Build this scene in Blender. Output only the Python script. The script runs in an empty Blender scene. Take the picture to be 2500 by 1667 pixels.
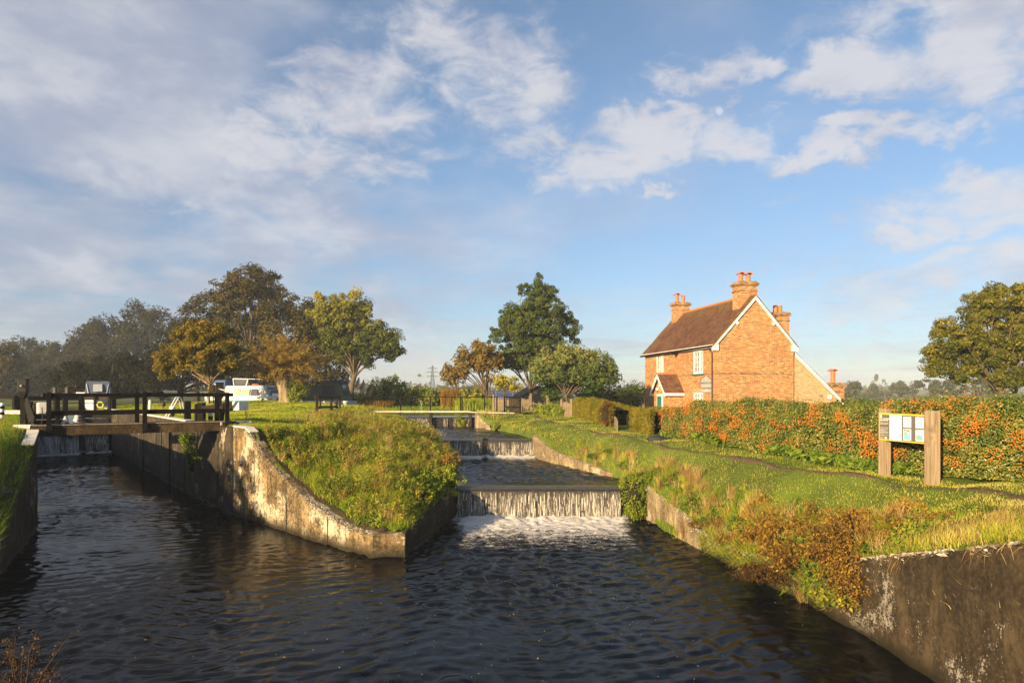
import bpy, bmesh, math, random
import numpy as np
from mathutils import Vector, Matrix
from mathutils.bvhtree import BVHTree

C = bpy.context.scene.collection
RNG = np.random.default_rng(11)
random.seed(5)
PI = math.pi
F = 1666.7


def at(px, d, py=958.0):
    """world point at distance d (along the view) for a photograph position"""
    return np.array([(px - 1250) / F * d, d, 4.0 - (py - 958.0) / F * d])


# ------------------------------------------------------------------ objects
def tag(o, label=None, cat=None, group=None, kind=None):
    if label: o['label'] = label
    if cat: o['category'] = cat
    if group: o['group'] = group
    if kind: o['kind'] = kind
    return o


def thing(name, label, cat, loc=(0, 0, 0), rotz=0.0, group=None):
    o = bpy.data.objects.new(name, None)
    C.objects.link(o)
    o.empty_display_size = .2
    o.location = loc
    o.rotation_euler = (0, 0, rotz)
    return tag(o, label, cat, group)


def link_mesh(name, me, mat, parent=None):
    o = bpy.data.objects.new(name, me)
    C.objects.link(o)
    if mat is not None:
        for m in (mat if isinstance(mat, (list, tuple)) else [mat]):
            me.materials.append(m)
    if parent is not None: o.parent = parent
    return o


def copy_tree(o, parent=None):
    c = o.copy()
    C.objects.link(c)
    if parent is not None: c.parent = parent
    for ch in list(o.children): copy_tree(ch, c)
    return c


def np_mesh(name, V, starts, loops, smooth=False, tint=None, uv=None):
    me = bpy.data.meshes.new(name)
    V = np.ascontiguousarray(V, dtype=np.float32)
    me.vertices.add(len(V)); me.vertices.foreach_set('co', V.ravel())
    me.loops.add(len(loops)); me.loops.foreach_set('vertex_index', np.asarray(loops, dtype=np.int32))
    me.polygons.add(len(starts)); me.polygons.foreach_set('loop_start', np.asarray(starts, dtype=np.int32))
    me.polygons.foreach_set('use_smooth', np.full(len(starts), smooth, dtype=bool))
    if tint is not None:
        a = me.attributes.new('tint', 'FLOAT', 'FACE')
        a.data.foreach_set('value', np.asarray(tint, dtype=np.float32))
    if uv is not None:
        l = me.uv_layers.new(name='UVMap')
        l.data.foreach_set('uv', np.asarray(uv, dtype=np.float32).ravel())
    me.update(calc_edges=True)
    return me


def quads_mesh(name, Q, smooth=False, tint=None):
    """Q: N,4,3"""
    n = len(Q)
    return np_mesh(name, Q.reshape(-1, 3), np.arange(n) * 4, np.arange(n * 4), smooth, tint)


def grid_mesh(name, G, smooth=True, mask=None, uv=None, tint=None):
    n, m = G.shape[:2]
    idx = np.arange(n * m).reshape(n, m)
    q = np.stack([idx[:-1, :-1], idx[1:, :-1], idx[1:, 1:], idx[:-1, 1:]], -1)
    if mask is not None: q = q[mask]
    q = q.reshape(-1, 4)
    V = G.reshape(-1, 3)
    uvl = None
    if uv is not None: uvl = uv.reshape(-1, 2)[q.ravel()]
    return np_mesh(name, V, np.arange(len(q)) * 4, q.ravel(), smooth, tint, uvl)


class MB:
    """collects shapes; build() links them as ONE mesh object with box-projected UVs in metres"""
    def __init__(s): s.v = []; s.f = []; s.sm = []
    def add(s, vs, fs, smooth=False):
        b = len(s.v)
        s.v += [tuple(map(float, v)) for v in vs]
        for f in fs: s.f.append(tuple(i + b for i in f)); s.sm.append(smooth)
        return s
    def box(s, c, size, rz=0.0, ry=0.0, rx=0.0):
        M = Matrix.Translation(Vector(c)) @ Matrix.Rotation(rz, 4, 'Z') @ Matrix.Rotation(ry, 4, 'Y') @ Matrix.Rotation(rx, 4, 'X')
        h = [x / 2 for x in size]
        vs = [M @ Vector((sx * h[0], sy * h[1], sz * h[2])) for sx in (-1, 1) for sy in (-1, 1) for sz in (-1, 1)]
        return s.add(vs, [(0, 1, 3, 2), (4, 6, 7, 5), (0, 4, 5, 1), (2, 3, 7, 6), (0, 2, 6, 4), (1, 5, 7, 3)])
    def bar(s, p, q, w, h, up=(0, 0, 1), w2=None, h2=None):
        p = Vector(p); q = Vector(q); d = (q - p).normalized()
        u = Vector(up)
        if abs(d.dot(u)) > .98: u = Vector((0, 1, 0))
        r = d.cross(u).normalized(); u = r.cross(d).normalized()
        w2 = w if w2 is None else w2; h2 = h if h2 is None else h2
        vs = [p + r * (a * w / 2) + u * (b * h / 2) for a, b in ((-1, -1), (1, -1), (1, 1), (-1, 1))]
        vs += [q + r * (a * w2 / 2) + u * (b * h2 / 2) for a, b in ((-1, -1), (1, -1), (1, 1), (-1, 1))]
        return s.add(vs, [(3, 2, 1, 0), (4, 5, 6, 7), (0, 1, 5, 4), (1, 2, 6, 5), (2, 3, 7, 6), (3, 0, 4, 7)])
    def tube(s, pts, rad, n=8, cap=True, smooth=True):
        pts = [Vector(p) for p in pts]
        if not isinstance(rad, (list, tuple)): rad = [rad] * len(pts)
        vs = []; fs = []
        u = None
        for i, p in enumerate(pts):
            d = (pts[min(i + 1, len(pts) - 1)] - pts[max(i - 1, 0)]).normalized()
            if u is None:
                u = d.cross(Vector((0, 0, 1)))
                if u.length < .05: u = d.cross(Vector((0, 1, 0)))
            u = (u - d * u.dot(d)).normalized()
            w = d.cross(u)
            for k in range(n):
                a = 2 * PI * k / n
                vs.append(p + (u * math.cos(a) + w * math.sin(a)) * rad[i])
        for i in range(len(pts) - 1):
            for k in range(n):
                a = i * n + k; b = i * n + (k + 1) % n
                fs.append((a, b, b + n, a + n))
        s.add(vs, fs, smooth)
        if cap:
            s.add([vs[k] for k in range(n)], [tuple(range(n))[::-1]])
            s.add([vs[-n + k] for k in range(n)], [tuple(range(n))])
        return s
    def lathe(s, c, prof, n=16, smooth=True):
        vs = []; fs = []
        for r, z in prof:
            for k in range(n):
                a = 2 * PI * k / n
                vs.append((c[0] + r * math.cos(a), c[1] + r * math.sin(a), c[2] + z))
        for i in range(len(prof) - 1):
            for k in range(n):
                a = i * n + k; b = i * n + (k + 1) % n
                fs.append((a, b, b + n, a + n))
        s.add(vs, fs, smooth)
        s.add(vs[:n], [tuple(range(n))[::-1]]); s.add(vs[-n:], [tuple(range(n))])
        return s
    def prism(s, poly, off):
        """poly: list of 3d points; off: vector"""
        n = len(poly); o = Vector(off)
        a = [Vector(p) for p in poly]; b = [p + o for p in a]
        s.add(a + b, [tuple(range(n))[::-1], tuple(range(n, 2 * n))] + [(i, (i + 1) % n, n + (i + 1) % n, n + i) for i in range(n)])
        return s
    def loft(s, secs, closed=True, smooth=True, caps=True):
        n = len(secs[0]); vs = [p for sec in secs for p in sec]; fs = []
        for i in range(len(secs) - 1):
            for k in range(n if closed else n - 1):
                a = i * n + k; b = i * n + (k + 1) % n
                fs.append((a, b, b + n, a + n))
        s.add(vs, fs, smooth)
        if caps and closed:
            s.add(secs[0], [tuple(range(n))[::-1]]); s.add(secs[-1], [tuple(range(n))])
        return s
    def sphere(s, c, r, nu=8, nv=6):
        r = r if isinstance(r, (tuple, list)) else (r, r, r)
        secs = []
        for j in range(1, nv):
            t = PI * j / nv - PI / 2
            secs.append([(c[0] + r[0] * math.cos(t) * math.cos(2 * PI * k / nu), c[1] + r[1] * math.cos(t) * math.sin(2 * PI * k / nu), c[2] + r[2] * math.sin(t)) for k in range(nu)])
        return s.loft(secs)
    def build(s, name, mat, parent=None, bevel=0.0):
        me = bpy.data.meshes.new(name)
        me.from_pydata(s.v, [], s.f)
        me.polygons.foreach_set('use_smooth', s.sm)
        me.update()
        bm = bmesh.new(); bm.from_mesh(me)
        bmesh.ops.recalc_face_normals(bm, faces=bm.faces)
        if bevel > 0:
            bmesh.ops.remove_doubles(bm, verts=bm.verts, dist=1e-5)
            es = [e for e in bm.edges if len(e.link_faces) == 2 and e.calc_face_angle(0) > .6]
            bmesh.ops.bevel(bm, geom=es, offset=bevel, segments=2, affect='EDGES', profile=.6)
        uv = bm.loops.layers.uv.new('UVMap')
        for f in bm.faces:
            n = f.normal; ax = max(range(3), key=lambda i: abs(n[i]))
            if ax == 2: e1, e2 = Vector((1, 0, 0)), Vector((0, 1, 0))
            else:
                h = Vector((-n.y, n.x, 0)).normalized(); e1, e2 = h, n.cross(h)
                if e2.z < 0: e2 = -e2
                if abs(n.z) < .01: e2 = Vector((0, 0, 1))
            for l in f.loops: l[uv].uv = (l.vert.co.dot(e1), l.vert.co.dot(e2))
        bm.to_mesh(me); bm.free()
        return link_mesh(name, me, mat, parent)


# ------------------------------------------------------------------ numpy noise
def _hash(ix, iy, iz, seed):
    h = (ix * 374761393 + iy * 668265263 + iz * 2147483647 + seed * 1274126177) & 0xFFFFFFFF
    h = ((h ^ (h >> 13)) * 1274126177) & 0xFFFFFFFF
    h = h ^ (h >> 16)
    return (h & 0xFFFF) / 65535.0


def vnoise(P, scale, seed=0):
    """value noise 0..1; P: N,3 or N,2"""
    P = np.asarray(P, float) * scale
    if P.shape[-1] == 2: P = np.concatenate([P, np.zeros(P.shape[:-1] + (1,))], -1)
    i = np.floor(P).astype(np.int64); f = P - i; f = f * f * (3 - 2 * f)
    r = 0
    for dx in (0, 1):
        for dy in (0, 1):
            for dz in (0, 1):
                w = (f[..., 0] if dx else 1 - f[..., 0]) * (f[..., 1] if dy else 1 - f[..., 1]) * (f[..., 2] if dz else 1 - f[..., 2])
                r = r + w * _hash(i[..., 0] + dx, i[..., 1] + dy, i[..., 2] + dz, seed)
    return r


def fbm(P, scale, seed=0, octv=3):
    a = 0; w = 1; t = 0
    for k in range(octv):
        a = a + w * vnoise(P, scale * 2 ** k, seed + k * 17); t += w; w *= .5
    return a / t


def unit(v): return v / np.maximum(np.linalg.norm(v, axis=-1, keepdims=True), 1e-9)


def rand_dirs(n, rng): return unit(rng.normal(size=(n, 3)))


# ------------------------------------------------------------------ leaves and blades
def leaf_quads(P, N, L, W, rng, droop=0.0, fold=.18):
    """diamond leaves at P with normals N"""
    n = len(P)
    T = np.cross(N, rand_dirs(n, rng)); T = unit(T)
    if droop: T = unit(T + np.array([0, 0, -droop])); N = unit(N - T * np.sum(N * T, -1, keepdims=True))
    B = np.cross(N, T)
    L = np.broadcast_to(L, n)[:, None]; W = np.broadcast_to(W, n)[:, None]
    a = P - T * L * .5
    t = P + T * L * .5
    l = P + B * W * .5 + N * W * fold - T * L * .08
    r = P - B * W * .5 + N * W * fold - T * L * .08
    return np.stack([a, r, t, l], 1)


def blade_mesh(name, P, H, W, lean, tint, rng, mat, parent=None, curl=.35):
    """grass blades: 5 vertices each; lean N,2 horizontal lean in metres at the tip"""
    n = len(P)
    ang = rng.uniform(0, 2 * PI, n)
    s = np.stack([np.cos(ang), np.sin(ang), np.zeros(n)], 1) * W[:, None] * .5
    top = np.stack([lean[:, 0], lean[:, 1], H], 1)
    mid = np.stack([lean[:, 0] * curl, lean[:, 1] * curl, H * .58], 1)
    V = np.stack([P - s, P + s, P + mid - s * .7, P + mid + s * .7, P + top], 1).reshape(-1, 3)
    b = np.arange(n)[:, None] * 5
    loops = (b + np.array([[0, 1, 3, 2, 2, 3, 4]])).ravel()
    starts = (np.arange(n)[:, None] * 7 + np.array([[0, 4]])).ravel()
    me = np_mesh(name, V, starts, loops, True, np.repeat(tint, 2))
    return link_mesh(name, me, mat, parent)


# ------------------------------------------------------------------ node materials
class NT:
    def __init__(s, name):
        s.m = bpy.data.materials.new(name); s.m.use_nodes = True
        s.t = s.m.node_tree; s.t.nodes.clear()
        s.out = s.n('ShaderNodeOutputMaterial')
        s.co = None
    def n(s, typ, **kw):
        nd = s.t.nodes.new(typ)
        for k, v in kw.items(): setattr(nd, k, v)
        return nd
    def set(s, sock, v):
        if hasattr(v, 'is_output'): s.t.links.new(v, sock)
        elif v is not None:
            if isinstance(v, (tuple, list)) and len(v) == 3 and sock.type == 'RGBA': v = (*v, 1)
            sock.default_value = v
    def coord(s, which='Object'):
        if s.co is None: s.co = s.n('ShaderNodeTexCoord')
        return s.co.outputs[which]
    def mapping(s, vec, scale=(1, 1, 1), rot=(0, 0, 0), loc=(0, 0, 0)):
        m = s.n('ShaderNodeMapping'); s.set(m.inputs[0], vec)
        m.inputs['Scale'].default_value = scale; m.inputs['Rotation'].default_value = rot; m.inputs['Location'].default_value = loc
        return m.outputs[0]
    def noise(s, vec, scale, detail=4, rough=.55, dist=0.0, out='Fac'):
        n = s.n('ShaderNodeTexNoise'); s.set(n.inputs['Vector'], vec)
        n.inputs['Scale'].default_value = scale; n.inputs['Detail'].default_value = detail
        n.inputs['Roughness'].default_value = rough; n.inputs['Distortion'].default_value = dist
        return n.outputs[out]
    def voronoi(s, vec, scale, feature='F1', out='Distance'):
        n = s.n('ShaderNodeTexVoronoi', feature=feature); s.set(n.inputs['Vector'], vec); n.inputs['Scale'].default_value = scale
        return n.outputs[out]
    def ramp(s, fac, stops, interp='LINEAR'):
        n = s.n('ShaderNodeValToRGB'); s.set(n.inputs[0], fac); n.color_ramp.interpolation = interp
        e = n.color_ramp.elements
        while len(e) > 1: e.remove(e[-1])
        e[0].position = stops[0][0]; c = stops[0][1]; e[0].color = (*c, 1) if isinstance(c, (tuple, list)) else (c, c, c, 1)
        for p, c in stops[1:]:
            x = e.new(p); x.color = (*c, 1) if isinstance(c, (tuple, list)) else (c, c, c, 1)
        return n.outputs[0]
    def mix(s, fac, a, b, mode='MIX'):
        n = s.n('ShaderNodeMix', data_type='RGBA', blend_type=mode)
        s.set(n.inputs[0], fac); s.set(n.inputs[6], a); s.set(n.inputs[7], b)
        return n.outputs[2]
    def math(s, op, a, b=None, c=None, clamp=False):
        n = s.n('ShaderNodeMath', operation=op, use_clamp=clamp); s.set(n.inputs[0], a)
        if b is not None: s.set(n.inputs[1], b)
        if c is not None: s.set(n.inputs[2], c)
        return n.outputs[0]
    def mapr(s, v, a, b, c=0.0, d=1.0, smooth=False):
        n = s.n('ShaderNodeMapRange', interpolation_type='SMOOTHSTEP' if smooth else 'LINEAR'); n.clamp = True
        s.set(n.inputs[0], v); s.set(n.inputs[1], a); s.set(n.inputs[2], b); s.set(n.inputs[3], c); s.set(n.inputs[4], d)
        return n.outputs[0]
    def sep(s, vec):
        n = s.n('ShaderNodeSeparateXYZ'); s.set(n.inputs[0], vec); return n.outputs
    def comb(s, x, y, z):
        n = s.n('ShaderNodeCombineXYZ'); s.set(n.inputs[0], x); s.set(n.inputs[1], y); s.set(n.inputs[2], z); return n.outputs[0]
    def attr(s, name='tint'):
        n = s.n('ShaderNodeAttribute', attribute_name=name); return n.outputs['Fac']
    def bump(s, h, strength=.5, dist=.05):
        n = s.n('ShaderNodeBump'); s.set(n.inputs['Height'], h); n.inputs['Strength'].default_value = strength; n.inputs['Distance'].default_value = dist
        return n.outputs[0]
    def bsdf(s, color, rough=.7, normal=None, spec=.4, metal=0.0, ior=1.5):
        b = s.n('ShaderNodeBsdfPrincipled')
        s.set(b.inputs['Base Color'], color); s.set(b.inputs['Roughness'], rough); b.inputs['Metallic'].default_value = metal
        b.inputs['Specular IOR Level'].default_value = spec; b.inputs['IOR'].default_value = ior
        if normal is not None: s.set(b.inputs['Normal'], normal)
        return b.outputs[0]
    def done(s, shader, disp=None):
        s.t.links.new(shader, s.out.inputs[0]); return s.m


def m_plain(name, col, rough=.6, var=.25, scale=8, spec=.4, metal=0.0, bump=.0):
    t = NT(name); n = t.noise(t.coord(), scale, 5, .6)
    c = t.mix(n, tuple(x * (1 - var) for x in col), tuple(min(1, x * (1 + var)) for x in col))
    return t.done(t.bsdf(c, t.mapr(n, .3, .7, rough * .85, min(1, rough * 1.15)), t.bump(n, bump, .02) if bump else None, spec, metal))


def m_leaf(name, stops, trans=.35, rough=.6, spec=.05):
    """palette read from the per-leaf tint"""
    t = NT(name); c = t.ramp(t.attr(), stops)
    p = t.bsdf(c, rough, None, spec)
    tr = t.n('ShaderNodeBsdfTranslucent')
    t.set(tr.inputs[0], t.mix(1.0, c, (1.25, 1.2, .55), 'MULTIPLY'))
    mx = t.n('ShaderNodeMixShader'); mx.inputs[0].default_value = trans
    t.t.links.new(p, mx.inputs[1]); t.t.links.new(tr.outputs[0], mx.inputs[2])
    return t.done(mx.outputs[0])


def m_bark(name, a, b, scale=6):
    t = NT(name); v = t.mapping(t.coord(), (1, 1, .18)); n = t.noise(v, scale, 6, .65)
    return t.done(t.bsdf(t.ramp(n, [(.3, a), (.7, b)]), .9, t.bump(n, .8, .05), .2))


def m_timber(name, a, b, scale=3.0, rough=.75, spec=.3, grain=(6, 6, .6)):
    t = NT(name); v = t.mapping(t.coord(), grain)
    n = t.noise(v, scale, 6, .65, .6); k = t.noise(t.coord(), 2.2, 3)
    c = t.ramp(n, [(.25, a), (.75, b)])
    c = t.mix(t.mapr(k, .55, .75), c, tuple(x * .55 for x in a))
    return t.done(t.bsdf(c, rough, t.bump(n, .35, .01), spec))


def m_concrete(name, lo=(.055, .038, .018), hi=(.25, .19, .10), lichen=.5, moss=.3, zwet=.12, lich_col=(.55, .49, .36), streak=.6, lsc=1.0):
    t = NT(name); P = t.coord()
    z = t.sep(P)[2]
    n1 = t.noise(P, 1.3, 6, .62); n2 = t.noise(P, 14, 5, .65)
    st = t.noise(t.mapping(P, (5.5, 5.5, .55)), 1.0, 5, .6)
    c = t.ramp(n1, [(.36, lo), (.5, tuple((a + b) * .42 for a, b in zip(lo, hi))), (.62, hi)])
    c = t.mix(t.math('MULTIPLY', t.mapr(st, .44, .60), streak), c, tuple(x * .6 for x in lo))
    c = t.mix(t.mapr(n2, .45, .70, 0, .5), c, tuple(x * 1.2 for x in hi), 'MIX'); c = t.mix(t.mapr(n2, .46, .34, 0, .6), c, lo)
    # lichen patches
    l1 = t.noise(P, 5.5 * lsc, 7, .68, .4); l2 = t.noise(P, 1.1, 2, .5)
    l3 = t.noise(P, 26 * lsc, 4, .6)
    lf = t.math('ADD', t.math('ADD', t.math('MULTIPLY', l1, .55), t.math('MULTIPLY', l3, .45)), t.math('MULTIPLY', t.math('SUBTRACT', l2, .5), .75))
    lm = t.mapr(lf, .68 - .2 * lichen, .73 - .2 * lichen)
    c = t.mix(t.math('MULTIPLY', lm, .92), c, t.mix(n2, lich_col, tuple(x * .72 for x in lich_col)))
    # small dark pits
    pit = t.voronoi(P, 19)
    c = t.mix(t.mapr(pit, .05, .16, .55, 0), c, (.03, .026, .02))
    mo = t.noise(P, 2.6, 6, .65)
    c = t.mix(t.mapr(mo, .70 - .2 * moss, .78 - .2 * moss, 0, .85), c, (.045, .05, .012))
    # tide line: dark wet weed above the water
    wz = t.math('ADD', z, t.math('MULTIPLY', t.math('SUBTRACT', n1, .5), -.25))
    if zwet > -5: c = t.mix(t.mapr(wz, zwet * .3, zwet + .16, .96, 0), c, (.022, .018, .009))
    h = t.math('ADD', t.math('MULTIPLY', n1, .6), t.math('ADD', t.math('MULTIPLY', n2, .3), t.math('MULTIPLY', lm, .12)))
    return t.done(t.bsdf(c, t.mapr(wz, 0, zwet + .1, .35, .9) if zwet > -5 else .9, t.bump(h, .7, .05), .3))


M = {}
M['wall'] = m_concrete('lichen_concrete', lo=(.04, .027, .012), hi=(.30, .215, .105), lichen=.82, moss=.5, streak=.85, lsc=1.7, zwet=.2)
M['wall_shaded'] = m_concrete('shade_dark_concrete', (.014, .010, .006), (.062, .047, .028), lichen=.2, moss=.35, streak=.8, lich_col=(.4, .37, .3))  # base colour lowered: shade painted into the walls turned from the sun
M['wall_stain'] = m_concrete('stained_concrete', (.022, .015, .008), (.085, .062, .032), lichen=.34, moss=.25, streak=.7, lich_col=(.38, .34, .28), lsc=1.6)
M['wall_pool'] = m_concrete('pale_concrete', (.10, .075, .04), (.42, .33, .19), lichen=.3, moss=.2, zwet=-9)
M['wall_wet'] = m_plain('wet_concrete', (.018, .016, .012), .25, .4, 5, .5, bump=.5)
M['coping'] = m_plain('chipped_white_paint', (.66, .62, .54), .7, .3, 9, bump=.3)
M['black'] = m_timber('black_timber', (.002, .002, .002), (.009, .0075, .006), rough=.7, spec=.12)
M['brownwood'] = m_timber('dark_brown_timber', (.008, .005, .003), (.035, .022, .012))
M['oldwood'] = m_timber('weathered_timber', (.10, .075, .045), (.30, .235, .15))
M['oak'] = m_timber('sawn_oak', (.13, .085, .045), (.42, .33, .21), 2.2, grain=(9, 9, .5))
M['white'] = m_plain('white_paint', (.80, .79, .76), .5, .06, 6)
M['whitebeam'] = m_plain('worn_white_paint', (.70, .68, .63), .65, .22, 7, bump=.2)
M['iron'] = m_plain('black_iron', (.004, .004, .004), .5, .3, 10, .3)
M['rust'] = m_plain('rusty_chain', (.045, .026, .016), .7, .4, 20)
M['green_paint'] = m_plain('green_paint', (.02, .16, .12), .45, .1)
M['galv'] = m_plain('galvanised_steel', (.35, .36, .38), .4, .15, 9, .5, .6)
M['deckwood'] = m_timber('pale_deck_boards', (.34, .29, .21), (.62, .56, .45), 3)
M['bark'] = m_bark('grey_bark', (.05, .038, .024), (.17, .13, .085))
M['bark_dark'] = m_bark('dark_bark', (.02, .015, .01), (.07, .05, .033))
M['bark_pale'] = m_bark('pale_willow_bark', (.10, .07, .04), (.40, .31, .20), 5)
# ------------------------------------------------------------------ camera, sun, sky, air
sc = bpy.context.scene
cam = bpy.data.cameras.new('camera'); camo = bpy.data.objects.new('camera', cam); C.objects.link(camo)
camo.location = (0, 0, 4.0); camo.rotation_euler = (math.radians(90), 0, 0)
cam.lens = 24.0; cam.sensor_width = 36.0; cam.shift_y = 124.5 / 2500; cam.clip_end = 12000; cam.clip_start = .05
sc.camera = camo
sc.view_settings.view_transform = 'Standard'; sc.view_settings.look = 'None'
sc.view_settings.exposure = 1.3; sc.view_settings.gamma = 1.0; sc.view_settings.use_curve_mapping = False
SUN_AZ, SUN_EL = math.radians(36), math.radians(14)
SDIR = Vector((-math.sin(SUN_AZ) * math.cos(SUN_EL), -math.cos(SUN_AZ) * math.cos(SUN_EL), math.sin(SUN_EL)))
sl = bpy.data.lights.new('sun', 'SUN'); slo = bpy.data.objects.new('sun', sl); C.objects.link(slo)
slo.location = SDIR * 60; slo.rotation_euler = SDIR.to_track_quat('Z', 'Y').to_euler()
sl.energy = 5.0; sl.angle = math.radians(.5); sl.color = (1.0, .73, .41)


def dirpx(px, py): return Vector(((px - 1250) / F, 1.0, (958 - py) / F)).normalized()


def build_world():
    w = bpy.data.worlds.new('World'); sc.world = w; w.use_nodes = True
    t = NT.__new__(NT); t.t = w.node_tree; t.t.nodes.clear(); t.co = None
    t.out = t.n('ShaderNodeOutputWorld')
    sky = t.n('ShaderNodeTexSky', sky_type='NISHITA')
    sky.sun_disc = False; sky.sun_elevation = SUN_EL; sky.sun_rotation = math.atan2(SDIR.x, SDIR.y)
    sky.altitude = 50; sky.air_density = 1.0; sky.dust_density = .4; sky.ozone_density = 2.6
    D = t.coord('Generated')
    x, y, z = t.sep(D)
    zp = t.math('MAXIMUM', z, 0.0)
    # clouds lie on a plane overhead: the view ray meets it at xy / z
    zz = t.math('ADD', zp, .10)
    u = t.math('DIVIDE', x, zz); v = t.math('DIVIDE', y, zz)
    uv = t.comb(u, v, 0.0)
    az = t.math('DIVIDE', x, t.math('MAXIMUM', t.math('ABSOLUTE', y), .2))
    nA = t.noise(t.mapping(uv, (1.25, .85, 1), (0, 0, .35), (3.1, 1.7, 0)), 1.15, 7, .52, .25)
    nB = t.noise(t.mapping(uv, (1.1, .9, 1), (0, 0, -.5), (7.2, 4.4, 0)), 3.4, 8, .58, .3)
    nW = t.noise(t.mapping(D, (1, 1, 2.0)), 14, 7, .62, .5)
    left = t.mapr(az, .22, -.5, 0, 1, True)
    # broad soft bank on the left
    fA = t.math('ADD', nA, t.math('MULTIPLY', left, .17))
    fA = t.math('ADD', fA, t.math('MULTIPLY', t.math('SUBTRACT', nB, .5), .16))
    mA = t.math('MULTIPLY', t.mapr(fA, .42, .74, 0, 1, True), t.mapr(left, 0, .5, .3, .74))
    # separate clouds, each at its own bearing
    blobs = [(1500, 410, .17, .055, .9), (1640, 345, .16, .05, 1.0), (1785, 325, .085, .05, .85), (1300, 350, .11, .05, .6),
             (1690, 185, .13, .045, .75), (1840, 165, .07, .028, .7), (2060, 190, .12, .05, 1.0), (2160, 170, .13, .055, .9),
             (2390, 90, .16, .10, .95), (2480, 130, .13, .08, .8), (2110, 345, .18, .03, 1.0), (2230, 325, .13, .022, .9), (2450, 440, .18, .045, .85),
             (1590, 495, .07, .018, .75), (1920, 475, .06, .014, .65), (2350, 520, .24, .04, .75), (1260, 210, .12, .10, .75),
             (2150, 30, .20, .07, .5), (1130, 130, .18, .10, .8), (820, 250, .22, .11, .8), (700, 370, .2, .06, .8), (900, 400, .14, .06, .7), (1300, 330, .12, .05, .7), (150, 190, .17, .06, .55),
             (340, 470, .2, .03, .65), (760, 560, .24, .04, .6), (700, 470, .2, .03, .5), (2330, 690, .36, .085, .7), (2080, 760, .25, .035, .5), (1120, 690, .12, .014, .45), (1060, 810, .18, .03, .55),
             (1060, 880, .2, .02, .5), (1480, 830, .12, .016, .45), (2100, 860, .22, .03, .55), (100, 650, .25, .03, .5), (250, 760, .25, .03, .45), (850, 700, .2, .02, .35), (60, 820, .3, .03, .4)]
    wob = t.n('ShaderNodeVectorMath', operation='SCALE')
    nv = t.noise(t.mapping(D, (1, 1, 1.6)), 9, 5, .6, .3, 'Color')
    sub = t.n('ShaderNodeVectorMath', operation='SUBTRACT'); t.set(sub.inputs[0], nv); sub.inputs[1].default_value = (.5, .5, .5)
    t.set(wob.inputs[0], sub.outputs[0]); wob.inputs['Scale'].default_value = .16
    dw = t.n('ShaderNodeVectorMath', operation='ADD'); t.set(dw.inputs[0], D); t.set(dw.inputs[1], wob.outputs[0])
    tot = None
    for px, py, rx, rz, a in blobs:
        c = dirpx(px, py)
        s = t.n('ShaderNodeVectorMath', operation='SUBTRACT'); t.set(s.inputs[0], dw.outputs[0]); s.inputs[1].default_value = c
        m = t.n('ShaderNodeVectorMath', operation='MULTIPLY'); t.set(m.inputs[0], s.outputs[0]); m.inputs[1].default_value = (1 / rx, 1 / rx, 1 / rz)
        l = t.n('ShaderNodeVectorMath', operation='LENGTH'); t.set(l.inputs[0], m.outputs[0])
        k = t.mapr(l.outputs['Value'], 1.35, .0, 0, a, True)
        tot = k if tot is None else t.math('MAXIMUM', tot, k)
    fB = t.math('ADD', t.math('MULTIPLY', tot, .62), t.math('MULTIPLY', t.math('SUBTRACT', nW, .5), .9))
    fB = t.math('ADD', fB, t.math('MULTIPLY', t.math('SUBTRACT', nB, .5), .35))
    mB = t.math('MULTIPLY', t.mapr(fB, .12, .58, 0, 1, True), t.mapr(tot, .05, .5, 0, .85))
    # thin streaks low down
    st = t.noise(t.mapping(D, (1.0, 1.0, 9.0), (0, .05, 0)), 5.5, 6, .6, .6)
    low = t.math('MULTIPLY', t.mapr(z, .22, .06, 0, 1, True), t.mapr(st, .42, .64, 0, .7))
    m = t.math('MAXIMUM', mA, t.math('MAXIMUM', mB, low))
    m = t.math('MULTIPLY', m, t.mapr(z, -.02, .02, 0, 1))
    tone = t.noise(t.mapping(D, (1, 1, 2.2)), 6.5, 5, .6, .2)
    hi = t.mapr(t.math('ADD', tone, t.math('MULTIPLY', mB, .20)), .36, .72, 0, 1, True)
    ccol = t.mix(hi, CLOUD_DARK, CLOUD_LIT)
    hs = t.n('ShaderNodeHueSaturation'); hs.inputs['Saturation'].default_value = .96; t.set(hs.inputs['Color'], sky.outputs[0])
    col = t.mix(1.0, hs.outputs[0], t.ramp(z, [(0, (.56, .66, .84)), (.12, (.70, .75, .84)), (.35, (.92, .94, .96)), (1, (1, 1, 1))]), 'MULTIPLY')
    col = t.mix(m, col, ccol)
    bg = t.n('ShaderNodeBackground'); t.set(bg.inputs[0], col); bg.inputs[1].default_value = SKY_STR
    t.t.links.new(bg.outputs[0], t.out.inputs[0])


SKY_STR = .07
SKY_TINT = (.93, 1.0, 1.1)
CLOUD_DARK = (2.7, 2.85, 3.5)
CLOUD_LIT = (4.3, 4.25, 4.45)
build_world()

hz = MB().box((0, 420, 14.5), (1900, 1000, 33))
haze = hz.build('haze', None); tag(haze, None, None, None, 'stuff')
hm = NT('thin_morning_haze'); pv = hm.n('ShaderNodeVolumePrincipled'); pv.inputs['Color'].default_value = (.60, .68, .80, 1); pv.inputs['Density'].default_value = .0006
pv.inputs['Anisotropy'].default_value = -.2
hm.t.links.new(pv.outputs[0], hm.out.inputs[1]); haze.data.materials.append(hm.m)

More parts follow.
